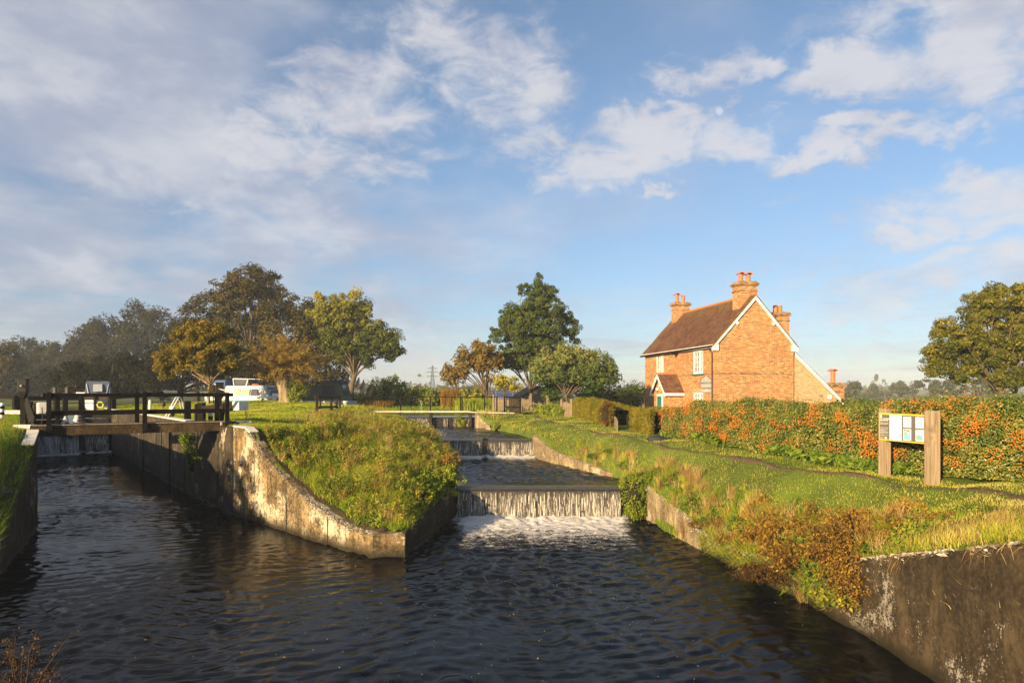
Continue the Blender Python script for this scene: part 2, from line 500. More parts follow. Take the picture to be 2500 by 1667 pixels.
# moon, far outside the air: additive pale light, its lower right limb in shade
mdir = dirpx(1756, 270); mc = mdir * 5000
mb = MB().sphere((0, 0, 0), 24.5, 32, 20)
mt = NT('moonlight'); nrm = mt.n('ShaderNodeNewGeometry').outputs['Normal']
dp = mt.n('ShaderNodeVectorMath', operation='DOT_PRODUCT'); mt.set(dp.inputs[0], nrm); dp.inputs[1].default_value = Vector((-.62, -.35, .48)).normalized()
lit = mt.mapr(dp.outputs['Value'], .12, .45); mare = mt.noise(mt.coord(), .055, 4, .6)
em = mt.n('ShaderNodeEmission'); mt.set(em.inputs[0], mt.mix(mt.mapr(mare, .35, .65), (.55, .55, .55), (1, .97, .92))); mt.set(em.inputs[1], mt.math('MULTIPLY', lit, .085))
tr = mt.n('ShaderNodeBsdfTransparent'); ad = mt.n('ShaderNodeAddShader'); mt.t.links.new(em.outputs[0], ad.inputs[0]); mt.t.links.new(tr.outputs[0], ad.inputs[1]); mt.done(ad.outputs[0])
mo = mb.build('moon', mt.m); mo.location = mc
tag(mo, 'pale daytime gibbous moon in the blue sky', 'moon')


# ------------------------------------------------------------------ land
def catmull(S, n, axis=0):
    S = np.moveaxis(np.asarray(S, float), axis, 0)
    k = len(S); tt = np.linspace(0, k - 1, n); i = np.minimum(tt.astype(int), k - 2); f = (tt - i).reshape((-1,) + (1,) * (S.ndim - 1))
    p0 = S[np.maximum(i - 1, 0)]; p1 = S[i]; p2 = S[i + 1]; p3 = S[np.minimum(i + 2, k - 1)]
    r = .5 * (2 * p1 + (p2 - p0) * f + (2 * p0 - 5 * p1 + 4 * p2 - p3) * f ** 2 + (-p0 + 3 * p1 - 3 * p2 + p3) * f ** 3)
    return np.moveaxis(r, 0, axis)


def lin(S, n, axis=0):
    S = np.moveaxis(np.asarray(S, float), axis, 0)
    k = len(S); tt = np.linspace(0, k - 1, n); i = np.minimum(tt.astype(int), k - 2); f = (tt - i).reshape((-1,) + (1,) * (S.ndim - 1))
    return np.moveaxis(S[i] * (1 - f) + S[i + 1] * f, 0, axis)


class Land:
    def __init__(s, name, G, mat, kind='structure'):
        s.G = G
        s.o = link_mesh(name, grid_mesh(name, G), mat); tag(s.o, kind=kind)
        n, m = G.shape[:2]; idx = np.arange(n * m).reshape(n, m)
        q = np.stack([idx[:-1, :-1], idx[1:, :-1], idx[1:, 1:], idx[:-1, 1:]], -1).reshape(-1, 4)
        s.bvh = BVHTree.FromPolygons([tuple(v) for v in G.reshape(-1, 3)], [tuple(map(int, f)) for f in q])
    def z(s, x, y, default=None):
        h = s.bvh.ray_cast(Vector((x, y, 60)), Vector((0, 0, -1)))
        return h[0].z if h[0] is not None else default
    def sample(s, dens, rng, vmax=None):
        """dens(P)-> per square metre; random points on the surface"""
        G = s.G if vmax is None else s.G[:, :vmax]
        a = G[:-1, :-1]; b = G[1:, :-1]; c = G[1:, 1:]; d = G[:-1, 1:]
        cen = (a + b + c + d) / 4
        ar = .5 * np.abs((c - a)[..., 0] * (d - b)[..., 1] - (c - a)[..., 1] * (d - b)[..., 0])
        lam = ar * dens(cen)
        n = rng.poisson(lam).ravel(); ids = np.repeat(np.arange(n.size), n)
        u = rng.random(len(ids))[:, None]; v = rng.random(len(ids))[:, None]
        a, b, c, d = (q.reshape(-1, 3)[ids] for q in (a, b, c, d))
        return a * (1 - u) * (1 - v) + b * u * (1 - v) + c * u * v + d * (1 - u) * v


t = NT('turf_soil'); P = t.coord(); n1 = t.noise(P, .6, 5, .6); n2 = t.noise(P, 9, 6, .7)
c = t.mix(n2, t.ramp(n1, [(.35, (.07, .12, .010)), (.65, (.15, .22, .018))]), t.ramp(n1, [(.3, (.05, .04, .018)), (.7, (.09, .12, .02))]))
M['turf'] = t.done(t.bsdf(c, .9, t.bump(n2, .8, .06), .15))
t = NT('bare_earth'); P = t.coord(); n1 = t.noise(P, 2.2, 6, .65); n2 = t.noise(P, 22, 5, .7)
c = t.mix(t.mapr(n2, .35, .7), (.06, .045, .022), (.14, .105, .055)); c = t.mix(t.mapr(n1, .55, .72, 0, .8), c, (.07, .09, .02))
M['earth'] = t.done(t.bsdf(c, .92, t.bump(n2, .7, .03), .15))
t = NT('field_grass'); P = t.coord(); n1 = t.noise(t.mapping(P, (1, .25, 1)), .03, 5, .6); n2 = t.noise(P, 1.3, 5, .7)
c = t.mix(n2, (.05, .085, .015), (.10, .13, .03)); c = t.mix(t.mapr(n1, .42, .65), c, (.12, .11, .045))
M['field'] = t.done(t.bsdf(c, .95, None, .1))

# right bank: rows run from beside the camera (first) to upstream (last); columns from wall top to far field
RB = [  # wall top edge            path
    ((6.02, 3.0, 2.95), (8.9, 3.5, 2.9)), ((6.02, 5.5, 2.75), (8.8, 6, 2.7)), ((6.02, 7.7, 2.30), (8.75, 8.5, 2.45)), ((6.0, 9.6, 1.78), (8.65, 10.2, 2.3)),
    ((5.95, 11.4, 1.22), (8.4, 12, 2.2)), ((5.7, 13.0, .75), (7.95, 13.8, 2.15)), ((5.3, 15.2, .48), (7.2, 16, 2.15)), ((4.95, 17.3, .48), (6.5, 18.3, 2.15)),
    ((4.72, 18.5, .74), (6.1, 19.6, 2.15)), ((4.5, 20.1, .9), (5.7, 20.9, 2.18)), ((4.35, 21.7, 1.06), (5.2, 22.3, 2.22)), ((3.65, 24.2, 1.22), (4.35, 24.8, 2.28)),
    ((2.5, 27.5, 1.42), (3.4, 27.6, 2.38)), ((1.15, 31.3, 2.0), (2.6, 31.9, 2.45)), ((.3, 35, 2.1), (1.95, 36, 2.5)), ((-1.0, 39.4, 2.15), (1.5, 40, 2.5)),
    ((-2.05, 41.7, 2.7), (1.1, 43, 2.6)), ((-2.2, 44.2, 2.72), (.8, 46, 2.6)), ((-2.2, 48, 2.62), (.6, 50, 2.6)), ((-2, 56, 2.6), (.5, 58, 2.6)), ((-2, 82, 2.6), (.5, 82, 2.6))]
HEDGE = [(11.6, 5), (11.4, 6.6), (10.95, 9.2), (10.3, 11), (9.75, 12.6), (9.15, 14.1), (8.45, 16), (7.7, 18.3), (7.3, 19.8), (6.9, 21.2), (6.5, 22.6), (5.7, 25.6), (4.95, 28.2), (4.5, 32), (4.1, 37), (3.85, 41), (3.6, 44), (3.4, 47), (3.2, 51), (3, 59), (3, 82)]
rows = []
for (A, Cc), (hx, hy) in zip(RB, HEDGE):
    A = np.array(A); Cc = np.array(Cc); zc = Cc[2]
    B1 = A * .93 + Cc * .07 + np.array([0, 0, .03 + .10 * (zc - A[2])]); B2 = A * .6 + Cc * .4 + np.array([0, 0, .18 * (zc - A[2])])
    Dd = np.array([hx, hy, zc + .06])
    rows.append([A, A, B1, B2, Cc, Dd, np.array([hx + 9, max(hy, 3) + 2, 2.3]), np.array([hx + 30, hy + 3, 2.2]), np.array([900, hy + 10, 2.2])])
G = catmull(np.array(rows), 320, 0)


def skirt(G, k0, k1, out, drop):
    """column k0 becomes a skirt running out from column k1 and down, behind the wall face"""
    e = G[:, k1]; d = np.gradient(e, axis=0); n = unit(np.stack([d[:, 1], -d[:, 0], d[:, 2] * 0], 1)); inner = G[:, k1 + (1 if k0 == 0 else -1)] - e
    s = -np.sign(np.sum(n[:, :2] * inner[:, :2], 1))[:, None]
    G[:, k0] = e + n * s * out; G[:, k0, 2] -= drop


skirt(G, 0, 1, .12, .9)
cols = []
for k, n in enumerate((2, 3, 8, 12, 8, 12, 10, 14)):
    f = np.linspace(0, 1, n, endpoint=False)
    for q in f: cols.append(G[:, k] * (1 - q) + G[:, k + 1] * q)
cols.append(G[:, 8])
G = np.stack(cols, 1)
nz = (fbm(G[..., :2].reshape(-1, 2), .8, 3, 3).reshape(G.shape[:2]) - .5) * .28
nz[:, :3] *= 0; nz[:, 3:6] *= .4
G[..., 2] += nz
right_bank = Land('right_bank_ground', G, M['turf'])

# island between lock cut and cascade
IS = [((-3.3, 16.72, .56), (-2.95, 16.8, .57), (-2.65, 16.78, .57)), ((-4.0, 17.3, .6), (-3.2, 17.9, .85), (-2.45, 18, .66)), ((-4.75, 18.0, .76), (-3.5, 19.3, 1.2), (-2.2, 19.5, .78)),
      ((-5.6, 18.9, 1.08), (-3.9, 21, 1.6), (-1.98, 21.3, .93)), ((-6.4, 19.72, 1.46), (-4.4, 22.8, 1.85), (-1.9, 23, 1.2)), ((-7.15, 20.5, 1.9), (-5, 24.5, 2.12), (-2.25, 25.7, 1.5)),
      ((-7.75, 21.15, 2.33), (-5.6, 26.3, 2.35), (-2.95, 28.2, 1.9)), ((-8.1, 21.55, 2.74), (-6.2, 28, 2.5), (-3.75, 31, 2.2)), ((-9.1, 22.65, 2.86), (-7.2, 30, 2.6), (-4.75, 34.2, 2.12)),
      ((-11.75, 26.0, 2.86), (-9.2, 33, 2.74), (-5.85, 38, 2.25)), ((-15.35, 30.8, 2.86), (-11.5, 37, 2.84), (-7.05, 42.6, 2.5)), ((-19.0, 35.7, 2.86), (-14.5, 41, 3.0), (-9, 45.5, 2.85)),
      ((-22.9, 40.9, 2.86), (-18, 46, 3.15), (-12, 49, 3.05)), ((-26.75, 46, 2.86), (-21.5, 50, 3.2), (-16, 52.3, 3.3)), ((-30.7, 51, 2.86), (-26, 53.2, 3.1), (-20, 54.2, 3.15)), ((-32.5, 53.2, 2.3), (-27, 55.5, 2.3), (-20.5, 56.2, 2.3))]
S = []
for W_, M_, E_ in IS:
    W_, M_, E_ = map(np.array, (W_, M_, E_))
    S.append([W_, W_, W_ * .94 + M_ * .06, W_ * .5 + M_ * .5 + np.array([0, 0, .06]), M_, M_ * .5 + E_ * .5 + np.array([0, 0, .08]), E_ * .94 + M_ * .06, E_, E_])
G = catmull(np.array(S), 220, 0); G = np.concatenate([G[:, :1], lin(G[:, 1:-1], 49, 1), G[:, -1:]], 1); skirt(G, 0, 1, .1, .6); skirt(G, -1, -2, -.10, .9)
nz = (fbm(G[..., :2].reshape(-1, 2), .7, 9, 3).reshape(G.shape[:2]) - .5) * .3
nz[:, :3] *= 0; nz[:, -3:] *= .0
far = np.clip((G[..., 1] - 22) / 8, .35, 1); G[..., 2] += nz * far
island = Land('island_ground', G, M['turf'])

# left bank
ex, ey = -.593, .805
LB = [(-8.6, 9.9, .35), (-9.6, 11.8, .4), (-10.3, 13.2, .5), (-11.3, 15.1, .95), (-12.1, 16.6, 1.45), (-12.9, 18.1, 2.05), (-13.6, 19.4, 2.55), (-14.1, 20.3, 2.84)] + [(-14.1 + ex * k, 20.3 + ey * k, 2.86) for k in (4, 10, 17, 24, 30, 38, 60)]
S = []
for x, y, z in LB:
    p = np.array([x - .28, y - .2, z])
    S.append([p, p + [-.6, -.45, .03], p + [-3, -2.0, .1 if z > 2 else .35], p + [-9, -5, .15 if z > 2 else 1.1], p + [-40, -25, .2 if z > 2 else 1.5]])
G = catmull(np.array(S), 120, 0); G = lin(G, 33, 1); G = np.concatenate([G[:, :1], G], 1); skirt(G, 0, 1, .12, .6)
G[:, 3:, 2] += (fbm(G[:, 3:, :2].reshape(-1, 2), .7, 5, 3).reshape(G[:, 3:].shape[:2]) - .5) * .2
left_bank = Land('left_bank_ground', G, M['turf'])

# spit of garden ground beyond the top weir
S = [[(-16, 53.5, 2.55), (-9, 53.5, 2.55), (-1.9, 53, 2.55)], [(-16, 53.7, 2.72), (-9, 53.7, 2.72), (-1.9, 53.2, 2.66)], [(-17, 60, 2.8), (-9, 60, 2.75), (-1.9, 60, 2.65)], [(-60, 81, 2.8), (-20, 81, 2.7), (-1.9, 81, 2.6)]]
G = lin(lin(np.array(S, float), 40, 0), 40, 1); G[1:, :, 2] += (fbm(G[1:, :, :2].reshape(-1, 2), .5, 15, 2).reshape(G[1:].shape[:2]) - .5) * .15
garden = Land('garden_ground', G, M['turf'])

# meadow to the horizon
S = [[(-1100, 70, 2.0), (-130, 70, 2.0), (-60, 70, 2.0), (-16, 81.2, 2.2), (0, 81.2, 2.2), (1000, 81.2, 2.2)], [(-1100, 72, 2.9), (-130, 72, 2.9), (-60, 72, 2.9), (-16, 83, 2.62), (0, 83, 2.55), (1000, 83, 2.2)],
     [(-1100, 200, 2.8), (-130, 200, 2.7), (-60, 200, 2.6), (-16, 200, 2.6), (0, 200, 2.5), (1000, 200, 2.4)], [(-1100, 925, 2.4), (-130, 925, 2.4), (-60, 925, 2.4), (-16, 925, 2.4), (0, 925, 2.4), (1000, 925, 2.4)]]
meadow = Land('meadow', lin(lin(np.array(S, float), 40, 0), 60, 1), M['field'])

# beaten earth path
pp = catmull(np.array([(x + .05, y, 0) for (_, (x, y, z)) in RB[1:19]]), 240, 0)
d = np.gradient(pp, axis=0); nrm2 = unit(np.stack([d[:, 1], -d[:, 0], d[:, 2] * 0], 1))
wid = .03 + .13 * vnoise(pp[:, :2], .9, 4) + .10 * vnoise(pp[:, :2], 3.1, 8)
wid *= np.clip((vnoise(pp[:, :2], .45, 21) - .30) * 5, .25, 1)
G = np.zeros((240, 7, 3))
for j, k in enumerate(np.linspace(-1, 1, 7)):
    q = pp + nrm2 * (wid * k + .05 * (vnoise(pp[:, :2], 4.5, 30 + j) - .5))[:, None]
    for i in range(240):
        q[i, 2] = (right_bank.z(q[i, 0], q[i, 1], 2.3)) + (.02 if abs(k) < .9 else .004)
    G[:, j] = q
PATH = pp
path = link_mesh('path', grid_mesh('path', G), M['earth']); tag(path, kind='structure')


def path_dist(P):
    out = np.full(len(P), 9.0)
    for i in range(0, 240, 3): out = np.minimum(out, np.hypot(P[:, 0] - PATH[i, 0], P[:, 1] - PATH[i, 1]))
    return out


# ------------------------------------------------------------------ water
wr = np.random.default_rng(3)
WAVES = []
for k in range(46):
    lam = math.exp(wr.uniform(math.log(.16), math.log(.75))); th = wr.normal(1.9, .75)
    WAVES.append((2 * PI / lam * math.cos(th), 2 * PI / lam * math.sin(th), lam * .0066 * wr.uniform(.5, 1.3), wr.uniform(0, 2 * PI)))


def wave(x, y, amp=1.0, seed=0):
    h = np.zeros_like(x)
    wx = x + .25 * np.sin(y * .9 + seed) + .1 * np.sin(y * 2.7 + x); wy = y + .25 * np.sin(x * 1.1 + seed) + .1 * np.sin(x * 2.3 + 1)
    for a, b, c, p in WAVES: h += c * np.sin(a * wx + b * wy + p + seed)
    P2 = np.stack([x, y], -1).reshape(-1, 2)
    m = (.12 + 1.9 * fbm(P2, .28, 5 + seed, 2) ** 1.5).reshape(x.shape)
    return h * m * amp


def m_water(name, deep, rough=.03, bscale=10.0, bstr=.14, mirror=.72):
    t = NT(name); P = t.coord()
    n = t.noise(t.mapping(P, (1, 1, .2)), bscale, 5, .6, .4); k = t.noise(P, .5, 3)
    c = t.mix(k, deep, tuple(x * 1.8 for x in deep))
    nb = t.bump(n, bstr, .03); fr = t.n('ShaderNodeFresnel'); fr.inputs[0].default_value = 1.33; t.set(fr.inputs[1], nb)
    df = t.n('ShaderNodeBsdfDiffuse'); t.set(df.inputs[0], c); gl = t.n('ShaderNodeBsdfGlossy'); gl.inputs[1].default_value = rough; t.set(gl.inputs['Normal'], nb)
    mx = t.n('ShaderNodeMixShader'); t.set(mx.inputs[0], t.math('MULTIPLY', fr.outputs[0], mirror)); t.t.links.new(df.outputs[0], mx.inputs[1]); t.t.links.new(gl.outputs[0], mx.inputs[2])
    return t.done(mx.outputs[0])


M['river'] = m_water('dark_river_water', (.0016, .0022, .0028))
M['pool'] = m_water('rippled_pool_water', (.008, .010, .011), .06, 7, .35, .75)
xs = np.arange(-16, 7.2, .05); ys = np.arange(2.5, 24.001, .05)
X, Y = np.meshgrid(xs, ys, indexing='ij')
turb = np.exp(-((X - 1.0) ** 2 / 14 + (Y - 20.2) ** 2 / 10))
Z = wave(X, Y, 1.0) * (1 + 1.1 * turb)
GW = np.stack([X, Y, Z], -1)
inside = (Y > 17.5) & (X > -9) & (X < -2.8) & ((X + 9.4) * .71 + (Y - 22.6) * .704 > .6)
msk = ~(inside | (Y > 22.5) & (X > -8))
river = link_mesh('river_water', grid_mesh('river_water', GW, True, msk[:-1, :-1]), M['river']); tag(river, kind='structure')
xs = np.arange(-33, -7.9, .12); ys = np.arange(24.001, 50, .12)
X, Y = np.meshgrid(xs, ys, indexing='ij'); nx_, ny_ = .805, .593
s_ = (X + 12.9) * nx_ + (Y - 27.1) * ny_
lockw = link_mesh('lock_water', grid_mesh('lock_water', np.stack([X, Y, wave(X, Y, 1.1)], -1), True, ((s_ < .4) & (s_ > -5.6))[:-1, :-1]), M['river']); tag(lockw, kind='structure')
# upper level behind the island
S = [[(-140, 44, 2.5), (-1.8, 44, 2.5)], [(-140, 78, 2.5), (-1.8, 78, 2.5)]]
up = lin(lin(np.array(S, float), 120, 0), 300, 1)
UPM = ~((up[..., 0] > -34.5) & (up[..., 1] < 50.5) & (up[..., 0] < -22))
upw = link_mesh('upper_river_water', grid_mesh('upper_river_water', up, True, UPM[:-1, :-1]), m_water('still_upper_water', (.02, .025, .02), .05, 3, .3)); tag(upw, kind='structure')


# ------------------------------------------------------------------ retaining walls
def ret_wall(name, label, pts, thick, side, mat, zbot=-.7, cat='wall', step=.22, rough=.02, cop=None, group=None):
    """pts: (x, y, ztop) along the water face; thickness lies on `side` (+1: left of the walking direction)"""
    pts = np.array(pts, float)
    seg = np.hypot(*np.diff(pts[:, :2], axis=0).T); cum = np.concatenate([[0], np.cumsum(seg)])
    n = max(4, int(cum[-1] / step)); s = np.linspace(0, cum[-1], n)
    s = np.sort(np.unique(np.concatenate([s, cum])))
    x = np.interp(s, cum, pts[:, 0]); y = np.interp(s, cum, pts[:, 1])
    z = np.interp(s, cum, pts[:, 2])
    if len(pts) > 3:
        for _ in range(2): z[1:-1] = (z[:-2] + 2 * z[1:-1] + z[2:]) / 4
    tx = np.gradient(x); ty = np.gradient(y); L = np.hypot(tx, ty); nx, ny = -ty / L * side, tx / L * side
    nv = 12; rows = []
    for k in range(nv):
        f = k / (nv - 1); zz = zbot + (z - .03 - zbot) * f
        P = np.stack([x, y, zz], 1); w = (fbm(P, 1.6, 7, 4) - .5) * rough * 4
        rows.append(np.stack([x + nx * w, y + ny * w, zz], 1))
    for off, dz in ((.035, 0), (thick * .5, .008), (thick - .03, 0.004), (thick, -.03), (thick, -.6)):
        P = np.stack([x + nx * off, y + ny * off, z + dz], 1); w = (fbm(P, 3.0, 17, 3) - .5) * .05
        P[:, 2] += w * (1.9 if off < .1 else 1) if dz > -.1 else 0
        rows.append(P)
    G = np.stack(rows, 1)
    mb = MB(); o = link_mesh(name, grid_mesh(name, G, False), mat)
    tag(o, label, cat, group)
    # end caps
    bm = bmesh.new(); bm.from_mesh(o.data); bm.verts.ensure_lookup_table(); m = G.shape[1]
    for i in (0, G.shape[0] - 1):
        try: bm.faces.new([bm.verts[i * m + k] for k in range(m)])
        except ValueError: pass
    bmesh.ops.recalc_face_normals(bm, faces=bm.faces); bm.to_mesh(o.data); bm.free()
    return o


def coping(parent, pts, w, side, h=.05, mat=None, inset=-.03):
    """white painted edge strip as part of a wall"""
    pts = np.array(pts, float); mb = MB()
    for a, b in zip(pts[:-1], pts[1:]):
        d = unit((b - a)[None])[0]; nn = np.array([-d[1], d[0], 0]) * side
        mb.bar(a + nn * (w / 2 + inset) + [0, 0, h / 2 - .01], b + nn * (w / 2 + inset) + [0, 0, h / 2 - .01], w, h)
    return mb.build('coping', mat or M['coping'], parent, .008)


WPTS = [(-3.35, 16.5, .57), (-4.0, 17.1, .59), (-4.72, 17.8, .75), (-5.63, 18.66, 1.06), (-6.46, 19.6, 1.44), (-7.23, 20.4, 1.88), (-7.83, 21.03, 2.31), (-8.26, 21.46, 2.73), (-8.45, 21.65, 2.86), (-9.1, 22.3, 2.88)]
w1 = ret_wall('island_wall', 'sunlit lichen-spotted concrete wall curving down along the island to its tip', WPTS[::1], .34, -1, M['wall'])
coping(w1, [(-8.2, 21.42, 2.74), (-8.45, 21.67, 2.87), (-9.1, 22.32, 2.89)], .30, -1, .045)
wt = ret_wall('tip_wall', 'blunt lichen-crusted end wall of the island facing the river', [(-2.6, 16.62, .57), (-3.36, 16.5, .565)], .3, -1, M['wall'], step=.12)
we = ret_wall('cascade_wall', 'dark shaded mossy wall on the cascade side of the island', [(-1.72, 21.6, .96), (-1.85, 21.0, .92), (-2.2, 19.2, .78), (-2.45, 17.7, .64), (-2.598, 16.62, .565)], .32, -1, M['wall_shaded'])
wl = ret_wall('lock_wall', 'right wall of the lock chamber rising dark under the footbridge', [(-9.13, 22.33, 2.84), (-11.9, 25.85, 2.84), (-12.9, 27.1, 2.84), (-27.0, 46.0, 2.84), (-30.2, 50.4, 2.84)], .5, -1, m_concrete('shaded_lock_concrete', (.014, .011, .007), (.075, .06, .04), lichen=.08, moss=.2), step=.5)  # chamber's shadow put into a darker concrete colour
coping(wl, [(-12.9, 27.1, 2.85), (-20, 36.6, 2.85), (-27, 46, 2.85), (-29.6, 49.6, 2.85)], .34, -1, .05)
ij = MB()
for k in (2.0, 4.4, 6.6):
    q = catmull(np.array(WPTS), 200); s_ = np.concatenate([[0], np.cumsum(np.hypot(*np.diff(q[:, :2], axis=0).T))]); j = int(np.searchsorted(s_, k)); ij.bar((q[j, 0] + .012, q[j, 1] + .012, -.5), (q[j, 0] + .012, q[j, 1] + .012, q[j, 2] - .04), .07, .022)
ij.build('joint', M['wall_wet'], w1)
vj = MB()
for k in (1.7, 6.5, 9.4, 15.5): vj.bar((-9.13 - .614 * k - .02, 22.33 + .789 * k - .01, -.5), (-9.13 - .614 * k - .02, 22.33 + .789 * k - .01, 2.7), .05, .04)
vj.build('joint', M['wall_wet'], wl)
wll = ret_wall('lock_wall', 'left wall of the lock, shaded face sloping down towards the viewer', [(-8.6, 9.9, .3), (-9.6, 11.8, .35), (-10.3, 13.2, .45), (-11.3, 15.1, .92), (-12.1, 16.6, 1.42), (-12.9, 18.1, 2.03), (-13.6, 19.4, 2.53), (-14.1, 20.3, 2.84), (-21, 29.7, 2.84), (-31.2, 43.5, 2.84), (-34.5, 48, 2.84)], .34, 1, M['wall_shaded'], step=.3)
coping(wll, [(-13.55, 19.3, 2.52), (-14.1, 20.3, 2.85), (-14.6, 21.0, 2.86)], .3, 1, .045)
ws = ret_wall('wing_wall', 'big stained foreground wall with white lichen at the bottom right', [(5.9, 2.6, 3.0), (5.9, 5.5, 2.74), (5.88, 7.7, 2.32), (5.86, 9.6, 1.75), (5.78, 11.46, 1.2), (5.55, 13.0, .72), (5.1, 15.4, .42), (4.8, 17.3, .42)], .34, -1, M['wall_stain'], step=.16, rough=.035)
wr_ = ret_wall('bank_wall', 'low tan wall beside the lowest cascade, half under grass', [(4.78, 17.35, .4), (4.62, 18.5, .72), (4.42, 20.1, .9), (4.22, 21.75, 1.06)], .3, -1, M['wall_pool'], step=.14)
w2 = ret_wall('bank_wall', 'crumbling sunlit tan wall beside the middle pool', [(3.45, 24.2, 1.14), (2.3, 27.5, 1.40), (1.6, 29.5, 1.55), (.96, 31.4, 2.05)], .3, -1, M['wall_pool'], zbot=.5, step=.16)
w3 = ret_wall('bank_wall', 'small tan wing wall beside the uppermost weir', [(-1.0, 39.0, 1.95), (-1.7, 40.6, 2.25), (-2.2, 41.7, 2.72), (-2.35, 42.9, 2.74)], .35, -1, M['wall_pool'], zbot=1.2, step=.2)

# bare mossy strip behind the curved island wall
a = np.array([[p[0], p[1], p[2]] for p in WPTS[:-1]]); a = catmull(a, 90); dd = np.gradient(a, axis=0); nn = unit(np.stack([dd[:, 1], -dd[:, 0], dd[:, 2] * 0], 1))
G = np.zeros((90, 6, 3))
for j, k in enumerate(np.linspace(.22, .46, 6)):
    q = a + nn * (k * (1 if j < 4 else .75 + .5 * vnoise(a[:, :2], 2.2, 40 + j)[:, None]))
    for i in range(90): q[i, 2] = island.z(q[i, 0], q[i, 1], a[i, 2]) + .018 + .03 * vnoise(q[i:i + 1, :2], 6, 3)[0]
    G[:, j] = q
t = NT('mossy_soil'); P = t.coord(); n1 = t.noise(P, 2.5, 6, .65); n2 = t.noise(P, 20, 5, .7)
c = t.mix(t.mapr(n2, .35, .7), (.035, .025, .014), (.12, .085, .05)); c = t.mix(t.mapr(n1, .50, .66, 0, .8), c, (.045, .05, .014))
strip = link_mesh('bare_soil', grid_mesh('bare_soil', G), t.done(t.bsdf(c, .95, t.bump(n2, .8, .04), .1))); tag(strip, kind='structure')
# ------------------------------------------------------------------ weirs and falling water
def m_fall(name, dens=.5, tint=(.70, .66, .57), dark=(.05, .045, .037), WHITE=.55):
    t = NT(name); U = t.n('ShaderNodeUVMap').outputs[0]; u, v, _ = t.sep(U)
    a = t.noise(t.comb(t.math('MULTIPLY', u, 74), t.math('MULTIPLY', v, 1.3), 0), 1.0, 5, .7, .35)
    b = t.noise(t.comb(t.math('MULTIPLY', u, 62), t.math('MULTIPLY', v, 13), 3), 1.0, 5, .75, .7)
    g = t.noise(t.comb(t.math('MULTIPLY', u, 2.2), t.math('MULTIPLY', v, .4), 7), 1.0, 3, .6)
    f = t.math('ADD', t.math('MULTIPLY', a, .60), t.math('MULTIPLY', b, .46))
    f = t.math('ADD', f, t.math('MULTIPLY', t.math('SUBTRACT', g, .5), .55))
    f = t.math('ADD', f, t.math('MULTIPLY', v, .10))
    m = t.mapr(f, .70 - .25 * dens, .93 - .25 * dens)
    m = t.math('MULTIPLY', m, t.mapr(v, .02, .14))
    base = t.bsdf(dark, .12, t.bump(t.math('ADD', a, t.math('MULTIPLY', b, .5)), .9, .04), .5, 0, 1.33)
    wh = t.bsdf(tint, .35, None, .5)
    tr = t.n('ShaderNodeBsdfTranslucent'); t.set(tr.inputs[0], tint)
    mw = t.n('ShaderNodeMixShader'); mw.inputs[0].default_value = .3; t.t.links.new(wh, mw.inputs[1]); t.t.links.new(tr.outputs[0], mw.inputs[2])
    mx = t.n('ShaderNodeMixShader'); t.set(mx.inputs[0], t.math('MULTIPLY', m, WHITE)); t.t.links.new(base, mx.inputs[1]); t.t.links.new(mw.outputs[0], mx.inputs[2])
    return t.done(mx.outputs[0])


def m_foam(name, thr=.0):
    t = NT(name); P = t.coord(); U = t.n('ShaderNodeUVMap').outputs[0]; u, v, _ = t.sep(U)
    n = t.noise(t.mapping(P, (1, 1.5, 1)), 3.2, 7, .68, .9); r = t.noise(t.mapping(P, (1, 1.6, 1)), 7, 6, .65, 1.6)
    ridge = t.math('SUBTRACT', 1.0, t.math('MULTIPLY', t.math('ABSOLUTE', t.math('SUBTRACT', r, .5)), 5.0), None, True)
    f = t.math('ADD', t.math('MULTIPLY', n, 1.0), t.math('MULTIPLY', ridge, .42))
    f = t.math('SUBTRACT', f, t.mapr(t.math('POWER', v, .55), 0, 1, -.22 + thr, .70 + thr))
    side = t.mapr(t.math('ABSOLUTE', t.math('SUBTRACT', u, .5)), .40, .5, 0, .5); f = t.math('SUBTRACT', f, side)
    m = t.mapr(f, .22, .50)
    wh = t.bsdf(t.mix(n, (.5, .47, .41), (.74, .72, .68)), .6, t.bump(r, .5, .04), .4)
    tr = t.n('ShaderNodeBsdfTransparent')
    mx = t.n('ShaderNodeMixShader'); t.set(mx.inputs[0], m); t.t.links.new(tr.outputs[0], mx.inputs[1]); t.t.links.new(wh, mx.inputs[2])
    return t.done(mx.outputs[0])


M['fall'] = m_fall('falling_water', .62); M['fall_thin'] = m_fall('thin_trickle', .1); M['fall_white'] = m_fall('white_water', .8, (.80, .80, .80), (.02, .02, .02), .75)
M['foam'] = m_foam('foam'); M['foam_less'] = m_foam('thin_foam', .15)
t = NT('water_threads'); M['thread'] = t.done(t.bsdf((.62, .58, .5), .15, None, .6, 0, 1.33))


